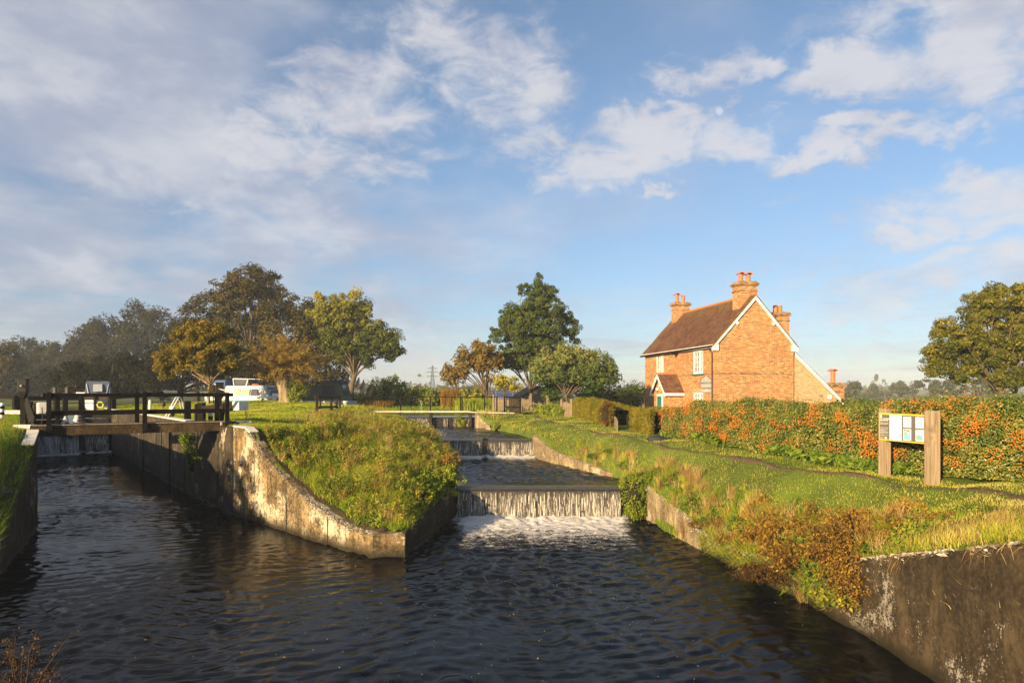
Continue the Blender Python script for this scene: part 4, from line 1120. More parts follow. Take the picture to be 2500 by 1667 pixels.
M['terracotta'] = m_plain('terracotta', (.50, .175, .06), .75, .3, 6)
M['ridge'] = m_plain('orange_ridge_tile', (.42, .155, .05), .8, .4, 4)
t = NT('window_pane'); P = t.coord(); M['pane'] = t.done(t.bsdf(t.mix(t.mapr(t.noise(P, 1.7, 3), .45, .6), (.02, .022, .024), (.20, .18, .15)), .06, None, .6))
M['signgrey'] = m_plain('grey_sign_board', (.34, .335, .33), .5, .05)
M['pipe'] = m_plain('brown_downpipe', (.07, .045, .035), .5, .15)

HR = math.atan2(2.1, 11.3)
house = thing('brick_house', 'two-storey orange brick cottage with tiled roof, white bargeboards and tall chimneys', 'house', (12.5, 42.0, 2.3), HR)
WW, LL, EV, RG = 5.32, 11.5, 4.77, 7.72


def wall_holes(mb, o, u, w, h, holes, depth, n):
    """rectangular wall with rectangular openings and reveals. o origin, u along, z up, n inward normal"""
    o = np.array(o, float); u = np.array(u, float); n = np.array(n, float); zz = np.array([0, 0, 1.0])
    us = sorted({0, w} | {x for a, b, c, d in holes for x in (a, b)}); vs = sorted({0, h} | {x for a, b, c, d in holes for x in (c, d)})
    for i in range(len(us) - 1):
        for j in range(len(vs) - 1):
            mu, mv = (us[i] + us[i + 1]) / 2, (vs[j] + vs[j + 1]) / 2
            if any(a < mu < b and c < mv < d for a, b, c, d in holes): continue
            mb.add([o + u * us[i] + zz * vs[j], o + u * us[i + 1] + zz * vs[j], o + u * us[i + 1] + zz * vs[j + 1], o + u * us[i] + zz * vs[j + 1]], [(0, 1, 2, 3)])
    for a, b, c, d in holes:
        for p, q in (((a, c), (b, c)), ((b, c), (b, d)), ((b, d), (a, d)), ((a, d), (a, c))):
            P_, Q_ = o + u * p[0] + zz * p[1], o + u * q[0] + zz * q[1]
            mb.add([P_, Q_, Q_ + n * depth, P_ + n * depth], [(0, 1, 2, 3)])


WIN = [(1.64, 3.02, 2.92, 4.47), (7.88, 9.22, 3.02, 4.50), (1.62, 3.0, .55, 1.72)]
mb = MB()
wall_holes(mb, (0, 0, -.4), (0, 1, 0), LL, EV + .4, [(a, b, c + .4, d + .4) for a, b, c, d in WIN], .16, (1, 0, 0))
mb.add([(0, 0, -.4), (WW, 0, -.4), (WW, 0, EV), (WW / 2, 0, RG - .06), (0, 0, EV)], [(0, 1, 2, 3, 4)])
mb.add([(0, LL, -.4), (WW, LL, -.4), (WW, LL, EV), (WW / 2, LL, RG - .06), (0, LL, EV)], [(4, 3, 2, 1, 0)])
mb.add([(WW, 0, -.4), (WW, LL, -.4), (WW, LL, EV), (WW, 0, EV)], [(0, 1, 2, 3)])
body = mb.build('wall', M['brick'], house)
MB().box((-.008, 5.7, 2.88), (.03, 11.4, .075)).box((WW / 2, -.008, 2.88), (WW - .02, .03, .075)).build('brick_band', M['brick_old'], house)
for a, b, c_, d in WIN:
    win = MB(); x = .05
    win.box((x, (a + b) / 2, c_ + .05), (.08, b - a, .1)).box((x, (a + b) / 2, d - .07), (.08, b - a, .14))
    for yy in (a + .045, b - .045): win.box((x, yy, (c_ + d) / 2), (.078, .09, d - c_))
    wd = b - a; bars = [a + wd * .36]; win.box((x - .01, a + wd * .36, (c_ + d) / 2), (.09, .15, d - c_ - .1))
    for yy in (a + wd * .66,): win.box((x, yy, (c_ + d) / 2), (.05, .035, d - c_ - .1))
    wobj = win.build('window', M['white'], house)
    gb = MB()
    for k in range(1, 4): gb.box((x, (a + b) / 2, c_ + .1 + (d - c_ - .24) * k / 4), (.04, wd - .1, .03))
    gb.build('glazing_bar', M['white'], wobj)
    MB().box((.10, (a + b) / 2, (c_ + d) / 2), (.01, wd, d - c_)).build('pane', M['pane'], wobj)
    if c_ > 2: MB().box((-.05, (a + b) / 2, c_ - .05), (.14, wd + .3, .085)).build('sill', M['green_paint'], wobj)
    ar = MB()
    for k in range(-8, 9): ar.box((-.012, (a + b) / 2 + k * (wd + .2) / 17, d + .13 - .0011 * k * k), (.03, .062, .25), 0, 0, k * .028)
    ar.build('brick_arch', M['brick_pale'], house)

# roof in courses
def slope(mb, x0, z0, x1, z1, ya, yb, gauge=.105, th=.05):
    d = np.array([x1 - x0, z1 - z0]); L = np.hypot(*d); d /= L; n = np.array([-d[1], d[0]]) * (1 if x1 > x0 else -1)
    k = int(L / gauge)
    for i in range(k):
        a = np.array([x0, z0]) + d * (i * L / k); b = np.array([x0, z0]) + d * ((i + 1) * L / k + .012)
        sag = .012 * math.sin(i * .35)
        A, B = a + n * (.03 + sag), b + n * (.008 + sag); A2 = a - n * th
        mb.prism([(A[0], ya, A[1]), (B[0], ya, B[1]), (b[0] - n[0] * th, ya, b[1] - n[1] * th), (A2[0], ya, A2[1])], (0, yb - ya, 0))


sl_ = (RG - EV) / (WW / 2); ov = .26
mb = MB(); slope(mb, -ov, EV - ov * sl_ + .06, WW / 2, RG + .06, -.13, LL + .25); slope(mb, WW + ov, EV - ov * sl_ + .06, WW / 2, RG + .06, -.13, LL + .25)
roof = mb.build('roof', M['tile'], house)
mb = MB()
for i in range(34): mb.tube([(WW / 2, -.14 + i * .354, RG + .10 + .004 * (i % 3)), (WW / 2, -.14 + i * .354 + .34, RG + .10)], .095, 8)
mb.build('ridge_tile', M['ridge'], roof)
for s in (-1, 1):
    e = np.array([WW / 2 + s * (WW / 2 + ov - .02), EV - (ov - .02) * sl_ - .0]); a = np.array([WW / 2, RG])
    mb = MB(); mb.prism([(e[0], -.12, e[1] - .19), (a[0], -.12, a[1] - .25), (a[0], -.12, a[1] + .015), (e[0], -.12, e[1] + .02)], (0, .045, 0))
    mb.prism([(e[0], -.115, e[1] - .2), (e[0] - s * .42, -.115, e[1] - .2), (e[0] - s * .42, -.115, e[1] + .1), (e[0] - s * .3, -.115, e[1] + .3), (e[0], -.115, e[1] + .02)], (0, .10, 0))
    k = a * .56 + e * .44; mb.box((k[0] - s * .05, -.07, k[1] - .32), (.16, .13, .16), 0, s * .8)
    mb.build('bargeboard', M['white'], house)
MB().bar((-ov + .06, -.1, EV - .22), (-ov + .06, LL + .2, EV - .22), .04, .19).build('fascia', M['white'], house)
mb = MB().tube([(-ov - .03, -.12, EV - .22), (-ov - .03, LL + .25, EV - .26)], .055, 8); mb.build('gutter', M['black'], house)
MB().tube([(-ov - .02, .3, EV - .25), (-ov - .02, .3, EV - .4), (-.08, .26, EV - .62), (-.08, .26, 0)], .045, 8).build('downpipe', M['pipe'], house)
MB().bar((-.02, 5.5, EV - .36), (-.42, 5.42, EV - .36), .22, .2).build('floodlight', M['iron'], house)


def chimney(x, y, sx, sy, zb, zt, pots, parent=house, cap=.3):
    mb = MB(); mb.box((x, y, (zb + zt - cap) / 2), (sx, sy, zt - cap - zb)); ch = mb.build('chimney', M['brick'], parent)
    m2 = MB(); m2.box((x, y, zt - cap - .3), (sx + .08, sy + .08, .075))
    m2.box((x, y, zt - cap + .04), (sx + .12, sy + .12, .08)).box((x, y, zt - cap + .12), (sx + .24, sy + .24, .08)).box((x, y, zt - cap + .20), (sx + .16, sy + .16, .078)).box((x, y, zt - .05), (sx + .06, sy + .06, .1))
    m2.build('chimney_head', M['brick_old'], ch)
    for k, (dx, dy, h, cowl) in enumerate(pots):
        p = MB(); r = .155
        p.lathe((x + dx, y + dy, zt - .03), [(r * 1.1, 0), (r, .1), (r * .88, h * .75), (r * 1.0, h * .8), (r * .98, h * .88), (r * .9, h * .9), (r * .86, h)], 16)
        if cowl:
            for j in range(9):
                a0, a1 = PI * j / 9, PI * (j + 1) / 9
                p.prism([(x + dx + .24 * math.cos(a0), y + dy - .22, zt + h + .0 + .13 * math.sin(a0)), (x + dx + .24 * math.cos(a1), y + dy - .22, zt + h + .0 + .13 * math.sin(a1)),
                         (x + dx + .19 * math.cos(a1), y + dy - .22, zt + h - .03 + .11 * math.sin(a1)), (x + dx + .19 * math.cos(a0), y + dy - .22, zt + h - .03 + .11 * math.sin(a0))], (0, .44, 0))
        p.build('chimney_pot', M['terracotta'], ch)
    return ch


chimney(2.50, .95, 1.16, .95, 6.7, 8.70, [(-.27, 0, .5, 1), (.27, .05, .5, 1)])
chimney(2.6, 10.75, 1.12, .85, 6.5, 8.67, [(-.3, 0, .6, 1), (.26, .1, .62, 0)])
# lean-to, rear wing, small end stack
mb = MB(); mb.add([(WW, .12, -.4), (WW + 3.1, .12, -.4), (WW + 3.1, .12, 1.3), (WW, .12, 4.1)], [(0, 1, 2, 3)]); mb.add([(WW + 3.1, .12, -.4), (WW + 3.1, 4.2, -.4), (WW + 3.1, 4.2, 1.3), (WW + 3.1, .12, 1.3)], [(0, 1, 2, 3)])
ln = mb.build('lean_to_wall', M['brick_pale'], house)
mb = MB(); slope(mb, WW + 3.35, 1.22, WW + .02, 4.22, -.15, 4.3); mb.build('lean_to_roof', M['tile'], house)
mb = MB(); mb.prism([(WW + .01, -.16, 3.95), (WW + 3.25, -.16, 1.05), (WW + 3.25, -.16, 1.28), (WW + .01, -.16, 4.2)], (0, .04, 0)); mb.build('bargeboard', M['white'], house)
mb = MB(); mb.add([(WW, 1.8, -.4), (WW + .85, 1.8, -.4), (WW + .85, 1.8, 3.75), (WW, 1.8, 4.6)], [(0, 1, 2, 3)]); mb.add([(WW + .85, 1.8, -.4), (WW + .85, 9, -.4), (WW + .85, 9, 3.75), (WW + .85, 1.8, 3.75)], [(0, 1, 2, 3)]); mb.build('rear_wall', M['brick'], house)
mb = MB(); slope(mb, WW + 1.15, 3.55, WW + .2, 4.62, 1.4, 9.2); mb.build('rear_roof', M['tile'], house)
MB().tube([(WW + 1.18, 1.35, 3.5), (WW + 1.18, 9.3, 3.46)], .06, 8).tube([(WW + 1.18, 1.5, 3.5), (WW + 1.15, 1.52, 3.3), (WW + .9, 1.75, 3.12)], .04, 7).build('gutter', M['black'], house)
chimney(WW + 1.0, 3.2, .98, .8, 3.4, 7.12, [(-.3, 0, .5, 0), (.1, .08, .54, 0)])
chimney(WW + 3.95, 1.6, 1.0, .8, -.3, 2.35, [(-.05, 0, .78, 1)])
MB().box((WW + 2.55, .06, 1.42), (.22, .14, .26)).build('meter_box', M['white'], house)
MB().box((WW + 1.95, .08, 1.5), (.18, .1, .14)).build('vent', M['brick_old'], house)
# porch
pc = MB(); yc, hwid, pr_ = 5.65, 1.0, 1.25
pc.add([(-pr_, yc - hwid, -.4), (-pr_, yc + hwid, -.4), (-pr_, yc + hwid, 1.7), (-pr_, yc, 2.8), (-pr_, yc - hwid, 1.7)], [(0, 1, 2, 3, 4)])
for s in (-1, 1): pc.add([(-pr_, yc + s * hwid, -.4), (0, yc + s * hwid, -.4), (0, yc + s * hwid, 1.75), (-pr_, yc + s * hwid, 1.75)], [(0, 1, 2, 3)])
porch = pc.build('porch', M['brick'], house)
mb = MB()
for s in (-1, 1):  # courses run along x
    k = 16
    for i in range(k):
        f0, f1 = i / k, (i + 1) / k + .012; y0, z0 = yc + s * 1.27 * (1 - f0), 1.66 + 1.32 * f0; y1, z1 = yc + s * 1.27 * (1 - f1), 1.66 + 1.32 * f1
        mb.prism([(-pr_ - .2, y0, z0 + .05), (-pr_ - .2, y1, z1 + .02), (-pr_ - .2, y1, z1 - .04), (-pr_ - .2, y0, z0 - .03)], (pr_ + .2, 0, 0))
mb.build('porch_roof', M['tile'], porch)
mb = MB()
for i in range(4): mb.tube([(-pr_ - .22 + i * .37, yc, 3.0), (-pr_ - .22 + i * .37 + .36, yc, 3.0)], .08, 8)
mb.build('ridge_tile', M['ridge'], porch)
mb = MB()
for s in (-1, 1): mb.prism([(-pr_ - .22, yc + s * 1.3, 1.44), (-pr_ - .22, yc, 2.74), (-pr_ - .22, yc, 2.98), (-pr_ - .22, yc + s * 1.3, 1.66)], (.05, 0, 0)).bar((-pr_ - .2, yc + s * 1.25, 1.57), (-.01, yc + s * 1.25, 1.57), .05, .17)
mb.build('bargeboard', M['white'], porch)
MB().box((-pr_ - .02, yc - .1, .75), (.08, .95, 1.66)).build('door_frame', M['white'], porch); MB().box((-pr_ - .05, yc - .1, .7), (.06, .76, 1.52)).build('door', M['green_paint'], porch)
MB().box((-pr_ - .09, yc + .25, 1.95), (.14, .1, .16)).box((-pr_ - .07, yc - .12, 2.18), (.08, .12, .1)).build('lamp', M['white'], porch)


def text_mesh(s, size, mat, parent, loc, rot, name='lettering', align='CENTER', ext=.002):
    cu = bpy.data.curves.new(name, 'FONT'); cu.body = s; cu.size = size; cu.align_x = align; cu.extrude = ext; cu.space_line = 1.0
    tmp = bpy.data.objects.new(name, cu); C.objects.link(tmp); dg = bpy.context.evaluated_depsgraph_get()
    me = bpy.data.meshes.new_from_object(tmp.evaluated_get(dg)); bpy.data.objects.remove(tmp)
    o = link_mesh(name, me, mat, parent); o.location = loc; o.rotation_euler = rot; return o


# house name board
sg = MB(); ys, ye, zs = .36, 1.86, 1.98
sg.prism([(-.05, ys, zs), (-.05, ye, zs), (-.05, ye, zs + .50), (-.05, (ys + ye) / 2 + .08, zs + .80), (-.05, (ys + ye) / 2 - .08, zs + .80), (-.05, ys, zs + .50)], (.04, 0, 0))
board = sg.build('name_board', M['signgrey'], house)
mb = MB(); rim = [(ys, zs), (ye, zs), (ye, zs + .50), ((ys + ye) / 2 + .08, zs + .80), ((ys + ye) / 2 - .08, zs + .80), (ys, zs + .50)]
for p, q in zip(rim, rim[1:] + rim[:1]): mb.bar((-.045, *p), (-.045, *q), .03, .022)
mb.build('board_rim', M['pipe'], board)
WR = (PI / 2, 0, -PI / 2)
M['ink'] = m_plain('dark_lettering', (.03, .028, .026), .6, .1); M['leafgreen'] = m_plain('pale_green_emblem', (.42, .55, .40), .6, .1)
text_mesh('PAPERCOURT LOCK', .155, M['ink'], board, (-.056, (ys + ye) / 2, zs + .27), WR)
lf = MB().prism([(-.056, (ys + ye) / 2 + .04 * math.sin(k) * (1 + .35 * math.cos(3 * k)), zs + .60 + .085 * math.cos(k)) for k in np.linspace(0, 2 * PI, 18)[:-1]], (.004, 0, 0)); lf.build('leaf_emblem', M['leafgreen'], board)
pl2 = MB().prism([(-.045, .4, 1.72), (-.045, 1.78, 1.72), (-.045, 1.78, 1.91), (-.045, .4, 1.91)], (.035, 0, 0)).build('name_plate', M['signgrey'], house)
pl2.data.materials[0] = M['signgrey']
for i, (w_, z_) in enumerate(((.34, 1.86), (.62, 1.79))): MB().box((-.048, 1.05, z_), (.006, w_, .035)).build('text_line', M['white'], pl2)

# ------------------------------------------------------------------ notice board on two oak posts
pa, pb = np.array([at(2158, 15.25)[0], 15.25]), np.array([at(2280, 13.9)[0], 13.9])
za, zb = right_bank.z(*pa, 2.2), right_bank.z(*pb, 2.2)
nb = thing('notice_board', 'river information board with yellow frame between two sawn oak posts', 'notice board', (pa[0], pa[1], 0), math.atan2(pb[1] - pa[1], pb[0] - pa[0]))
Lb = np.hypot(*(pb - pa)); ztA = at(0, 15.25, 997)[2]; ztB = at(0, 13.9, 1002)[2]
MB().box((0, .02, (za - .2 + ztA) / 2), (.215, .15, ztA - za + .2)).build('post', M['oak'], nb, .012)
MB().box((Lb, -.04, (zb - .2 + ztB) / 2), (.225, .19, ztB - zb + .2), -.1).build('post', M['oak'], nb, .012)
M['yellow'] = m_plain('yellow_edge', (.72, .52, .01), .5, .05); M['board'] = m_plain('charcoal_panel', (.12, .115, .105), .5, .06)
M['paper'] = m_plain('bleached_paper', (.82, .80, .75), .6, .03, 4); M['cyan'] = m_plain('printed_blue', (.16, .46, .74), .6, .15); M['orange_print'] = m_plain('printed_orange', (.70, .32, .05), .6, .2)
M['teal_print'] = m_plain('printed_teal', (.18, .40, .50), .6, .3, 14); M['grey_print'] = m_plain('grey_print', (.5, .48, .44), .6, .1); M['green_print'] = m_plain('printed_green', (.36, .44, .2), .6, .3, 30)
zt_, zb_ = at(0, 15.2, 1008)[2], at(0, 15.2, 1074)[2]; x0, x1 = -.05, Lb + .04; Yf = -.075
MB().box(((x0 + x1) / 2, Yf + .02, (zt_ + zb_) / 2), (x1 - x0, .05, zt_ - zb_)).build('frame', M['yellow'], nb, .006)
pn = MB().box(((x0 + x1) / 2, Yf - .008, (zt_ + zb_) / 2), (x1 - x0 - .06, .012, zt_ - zb_ - .06)).build('panel', M['board'], nb)
fx = lambda f: x0 + .03 + (x1 - x0 - .06) * f
fz = lambda f: zt_ - .03 - (zt_ - zb_ - .06) * f
def sheet(name, f0, f1, g0, g1, mat, lift=.0, parent=pn): return MB().box(((fx(f0) + fx(f1)) / 2, Yf - .018 - lift, (fz(g0) + fz(g1)) / 2), (abs(fx(f1) - fx(f0)), .006, abs(fz(g1) - fz(g0)))).build(name, mat, parent)
sheet('poster', .215, .455, -.01, 1.01, M['paper'])
for (a, b, c_, d) in ((.49, .64, .05, .47), (.49, .64, .53, .97), (.73, .88, .05, .47), (.73, .88, .53, .97)): sheet('notice', a, b, c_, d, M['paper'])
for g in (.275, .515, .89): sheet('divider', .01, .21, g, g + .006, M['yellow'])
sheet('picture', .505, .625, .73, .945, M['cyan'], .003); sheet('picture', .51, .57, .655, .74, M['orange_print'], .004); sheet('picture', .60, .625, .66, .70, M['orange_print'], .004); sheet('picture', .505, .54, .56, .61, M['ink'], .003); sheet('picture', .55, .62, .56, .62, M['board'], .003)
sheet('picture', .745, .865, .72, .93, M['teal_print'], .003); sheet('picture', .745, .77, .75, .90, M['orange_print'], .005); sheet('picture', .75, .86, .57, .585, M['grey_print'], .003)
sheet('picture', .575, .62, .15, .21, M['green_print'], .003); sheet('picture', .52, .56, .255, .315, M['green_print'], .003); sheet('picture', .575, .61, .35, .41, M['teal_print'], .003)
for g, l in ((.30, .04), (.335, .17), (.355, .17), (.375, .165), (.395, .14), (.54, .16), (.58, .16), (.60, .06), (.63, .17), (.65, .1), (.685, .17), (.705, .15), (.725, .17), (.76, .17), (.78, .08), (.825, .17), (.845, .09), (.92, .09), (.955, .06), (.975, .07)): sheet('text_line', .015, .015 + l, g, g + .010, M['grey_print'], .001)
sheet('text_line', .115, .15, .92, .985, M['paper'], .001)
text_mesh('River Wey Navigations\nPapercourt Lock', .034, M['white'], pn, (fx(.012), Yf - .018, fz(.185)), (PI / 2, 0, 0), 'lettering', 'LEFT')
oa = [(fx(.03) + .026 * math.sin(k) * (1 + .25 * math.cos(6 * k)), Yf - .019, fz(.07) + .03 * math.cos(k) * (1 + .2 * math.cos(5 * k))) for k in np.linspace(0, 2 * PI, 26)[:-1]]
MB().prism(oa, (0, .004, 0)).build('leaf_emblem', M['white'], pn)
# ------------------------------------------------------------------ moored boats
M['hull'] = m_plain('gelcoat_white', (.72, .70, .66), .25, .08, 3, .5); M['stripe'] = m_plain('turquoise_stripe', (.05, .24, .30), .4, .2)
M['canvas_blue'] = m_plain('faded_blue_canvas', (.06, .09, .20), .8, .3, 5); M['canvas_grey'] = m_plain('grey_blue_canvas', (.075, .10, .16), .8, .3, 5); M['canvas_green'] = m_plain('olive_canvas', (.10, .11, .07), .85, .35, 4)
M['canvas_dark'] = m_plain('dark_canvas', (.02, .024, .03), .75, .3, 4); M['clear'] = m_plain('clear_plastic_window', (.38, .40, .45), .15, .3, 4, .6)
M['curtain'] = m_plain('curtained_window', (.36, .33, .26), .2, .35, 9, .6); M['tint'] = m_plain('smoked_window', (.07, .075, .09), .12, .2, 4, .6)
M['rope'] = m_plain('pale_rope', (.45, .40, .30), .8, .2); M['orange'] = m_plain('orange_plastic', (.75, .10, .015), .5, .1); M['buoyyellow'] = m_plain('buoy_yellow', (.68, .60, .02), .5, .1)


def hull(mb, L, B, zs, zb, n=15, flare=.75):
    secs = []
    for i in range(n):
        f = i / (n - 1); x = -L / 2 + L * f; w = B / 2 * (1 - max(0, (f - .45) / .55) ** 2.3) * (.93 + .07 * min(1, f * 4)); w = max(w, .03)
        sheer = zs + .18 * max(0, f - .4) ** 1.5
        secs.append([(x, -w, sheer), (x, -w * 1.0, sheer - .1), (x - .1 * f, -w * flare, .12), (x - .35 * f, -w * .3, zb), (x - .35 * f, w * .3, zb), (x - .1 * f, w * flare, .12), (x, w, sheer - .1), (x, w, sheer)])
    mb.loft(secs); return secs


def cabin(mb, x0, x1, w0, w1, z0, z1, rake0, rake1, inset=.2):
    secs = []
    for f in (0, .12, .88, 1):
        x = x0 + (x1 - x0) * f; xt = x0 + rake0 + (x1 - rake1 - x0 - rake0) * f; w = w0 + (w1 - w0) * f
        secs.append([(x, -w, z0), (xt, -w + inset, z1 - .06), (xt, -w + inset + .14, z1), (xt, w - inset - .14, z1), (xt, w - inset, z1 - .06), (x, w, z0)])
    mb.loft(secs, smooth=False); return secs


def side_panel(parent, name, mat, x0, x1, z0, z1, w0, w1, zc0, zc1, inset, s, lean0=0.0, lean1=0.0):
    def y(z): return s * (w0 + (w1 - w0) * .5 - inset * (z - zc0) / (zc1 - zc0) + .012)
    return MB().prism([(x0, y(z0), z0), (x1, y(z0), z0), (x1 - lean1, y(z1), z1), (x0 + lean0, y(z1), z1)], (0, s * .02, 0)).build(name, mat, parent)


c = at(622, 57.0)
b1 = thing('cruiser', 'white cabin cruiser with turquoise stripe moored behind the pollard willow', 'boat', (c[0], 57.0, 2.42), math.radians(-24))
mb = MB(); hs = hull(mb, 6.6, 2.3, .92, -.3); mb.build('hull', M['hull'], b1)
mb = MB()
for s in (-1, 1):
    for i in range(0, 13):
        a, b = hs[i], hs[i + 1]; k = 0 if s < 0 else 7; y0, y1 = a[k][1] + s * .012, b[k][1] + s * .012
        mb.prism([(a[k][0], y0, a[k][2] - .32), (b[k][0], y1, b[k][2] - .32), (b[k][0], y1, b[k][2] - .2), (a[k][0], y0, a[k][2] - .2)], (0, s * .006, 0))
mb.build('stripe', M['stripe'], b1)
mb = MB(); cabin(mb, -2.0, 1.9, 1.02, .78, .82, 1.62, .1, .75); cab = mb.build('cabin', M['hull'], b1)
for s in (-1, 1):
    for x0, x1, l0, l1, mt_ in ((-1.7, -.45, .04, 0, 'curtain'), (-.35, .35, 0, .04, 'curtain'), (.45, 1.1, .0, .22, 'tint')): side_panel(cab, 'window', M[mt_], x0, x1, 1.0, 1.42, 1.02, .80, .82, 1.62, .2, s, l0, l1)
MB().prism([(1.78, -.5, 1.0), (1.78, .5, 1.0), (1.33, .42, 1.52), (1.33, -.42, 1.52)], (.02, 0, .02)).build('windscreen', M['tint'], cab)
mb = MB(); cabin(mb, 1.3, 2.6, .62, .34, .84, 1.12, .05, .3, .1); mb.build('fore_deck', M['hull'], b1)
mb = MB(); cabin(mb, -3.15, -1.75, 1.0, 1.0, .84, 1.98, .32, .02, .2); hood = mb.build('canopy', M['canvas_blue'], b1)
for s in (-1, 1): side_panel(hood, 'window', M['clear'], -2.85, -2.0, 1.08, 1.75, 1.0, 1.0, .84, 1.98, .2, s, .2, .0)
MB().prism([(-3.12, -.6, 1.1), (-3.12, .6, 1.1), (-2.9, .55, 1.75), (-2.9, -.55, 1.75)], (-.03, 0, .01)).build('window', M['clear'], hood)
for s in (-1, 1): MB().bar((-1.1, s * .7, 1.6), (-1.2, s * .68, 2.05), .05, .05).bar((-.1, s * .68, 1.6), (.05, s * .66, 2.02), .05, .05).bar((-1.2, s * .68, 2.05), (.05, s * .66, 2.02), .05, .05).build('screen_frame', M['hull'], b1)
MB().box((-.55, 0, 1.84), (1.2, 1.28, .36)).build('wheelhouse_glass', M['tint'], b1, .03)
mb = MB()
for s in (-1, 1):
    pts = [(1.2, s * .85, .92), (1.3, s * .85, 1.25), (2.2, s * .66, 1.36), (3.0, s * .25, 1.42), (3.12, 0, 1.42)]; mb.tube(catmull(np.array(pts), 14), .02, 6)
    for x, y in ((1.9, .74), (2.6, .47)): mb.tube([(x, s * y, .95), (x, s * y, 1.36)], .015, 6)
mb.build('bow_rail', M['galv'], b1)
for x, y in ((1.4, -1.0), (2.3, -.72)): MB().sphere((x, y, .72), (.13, .13, .19), 10, 8).build('fender', M['hull'], b1)
b1.scale = (1.3, 1.2, 1.33)
lb = MB(); lb.tube([(.25 * math.cos(a), .14 * math.sin(a), 0) for a in np.linspace(.4, 2 * PI - .4, 14)], .06, 6); o = lb.build('lifebuoy', M['orange']); o.location = at(624, 56.6); o.location.z = 2.42 + 1.33 * 1.64 + .06
tag(o, 'orange horseshoe lifebuoy lying on the white cruiser roof', 'lifebuoy')

c = at(772, 55.5)
b2 = thing('canopied_boat', 'boat with dark roofed olive canvas canopy, half hidden by the willow ivy', 'boat', (c[0] - .5, 56.5, 2.42), math.radians(172))
mb = MB(); hs = hull(mb, 5.6, 2.1, .72, -.3); mb.build('hull', M['hull'], b2)
mb = MB(); cabin(mb, -2.5, .6, .98, .95, .66, 1.98, .38, .25, .17); hood = mb.build('canopy', M['canvas_green'], b2)
mb = MB(); cabin(mb, -2.25, .45, .84, .82, 1.84, 2.06, .1, .1, .1); mb.build('roof', M['canvas_dark'], b2)
MB().prism([(-2.36, -.55, 1.0), (-2.36, .55, 1.0), (-2.2, .5, 1.75), (-2.2, -.5, 1.75)], (-.03, 0, 0)).build('window', M['tint'], hood)
for s in (-1, 1): side_panel(hood, 'window', M['tint'], -1.9, -1.0, 1.1, 1.75, .98, .96, .66, 1.98, .17, s, .1, .0)
mb = MB(); cabin(mb, .5, 2.0, .8, .5, .66, 1.1, .1, .4, .1); mb.build('cabin', M['hull'], b2)

b2.scale = (1.2, 1.15, 1.25)
c = at(229, 61)
b3 = thing('canopied_boat', 'grey boat with a square blue-grey canvas hood moored beyond the lock', 'boat', (c[0] - .6, 62.5, 2.42), math.radians(-62))
mb = MB(); hs = hull(mb, 6.2, 2.15, .78, -.3); mb.build('hull', M['hull'], b3)
mb = MB(); cabin(mb, -2.9, -.4, .98, .98, .7, 2.35, .05, .2, .13); hood = mb.build('canopy', M['canvas_grey'], b3)
MB().prism([(-.35, -.34, 1.5), (-.35, .34, 1.5), (-.52, .32, 2.1), (-.52, -.32, 2.1)], (.05, 0, 0)).build('window', M['clear'], hood)
for s in (-1, 1): MB().bar((-.42, s * .62, 1.1), (-.55, s * .8, 2.1), .05, .06).build('strap', M['clear'], hood)
mb = MB(); cabin(mb, -.3, 2.0, .88, .45, .74, 1.25, .1, .5, .12); mb.build('cabin', M['canvas_grey'], b3)
b3.scale = (1.1, 1.1, 1.12)
o = MB().tube([(.24 * math.cos(a), 0, .24 * math.sin(a)) for a in np.linspace(0, 2 * PI, 20)], .055, 7, False).build('lifebuoy', M['buoyyellow']); q = at(245, 58.5, 988); o.location = q; o.rotation_euler = (0, 0, .15)
tag(o, 'round yellow lifebuoy on the bow of the grey boat', 'lifebuoy')
o = MB().box((0, 0, .45), (.06, .06, 1.5)).box((0, -.04, 1.1), (.9, .03, .32)).build('sign', M['white']); q = at(198, 66); o.location = (q[0], q[1], 2.75); tag(o, 'tiny white sign on a post left of the blue-grey boat hood', 'sign')
rk = MB().sphere((0, 0, .08), (.34, .2, .14), 10, 7).sphere((.28, .03, .06), (.22, .16, .1), 9, 6).build('log', M['canvas_dark']); q = at(1602, 24.5); rk.location = (q[0], q[1], right_bank.z(q[0], q[1], 2.3)); tag(rk, 'dark lump of old timber on the grass at the hedge foot', 'log')
# ------------------------------------------------------------------ plants
def pal(*c): return [(i / (len(c) - 1), x) for i, x in enumerate(c)]


M['leaf_oak'] = m_leaf('dark_oak_leaves', pal((.031, .051, .014), (.060, .093, .020), (.102, .145, .031), (.204, .187, .043)), .25)
M['leaf_wood'] = m_leaf('shaded_wood_leaves', pal((.016, .018, .007), (.034, .038, .012), (.066, .062, .018), (.12, .085, .025)), .25)  # palette darkened to carry the shade lying on the wood
M['leaf_brown'] = m_leaf('browning_leaves', pal((.028, .027, .009), (.065, .058, .017), (.12, .095, .024), (.22, .12, .03)), .3)
M['leaf_yellow'] = m_leaf('yellow_green_leaves', pal((.045, .068, .012), (.105, .135, .021), (.255, .255, .030), (.480, .390, .045)), .35)
M['leaf_orange'] = m_leaf('autumn_gold_leaves', pal((.055, .06, .012), (.15, .135, .017), (.29, .21, .022), (.42, .18, .025)), .35)
M['leaf_willow'] = m_leaf('willow_leaves', pal((.115, .086, .017), (.253, .172, .032), (.345, .241, .057), (.437, .368, .172)), .35)
M['leaf_sumac'] = m_leaf('sumac_leaves', pal((.029, .072, .016), (.072, .120, .029), (.160, .192, .056), (.320, .304, .096)), .35)
M['leaf_rust'] = m_leaf('rusty_sumac_leaves', pal((.06, .065, .022), (.14, .12, .03), (.27, .165, .045), (.34, .26, .09)), .3)
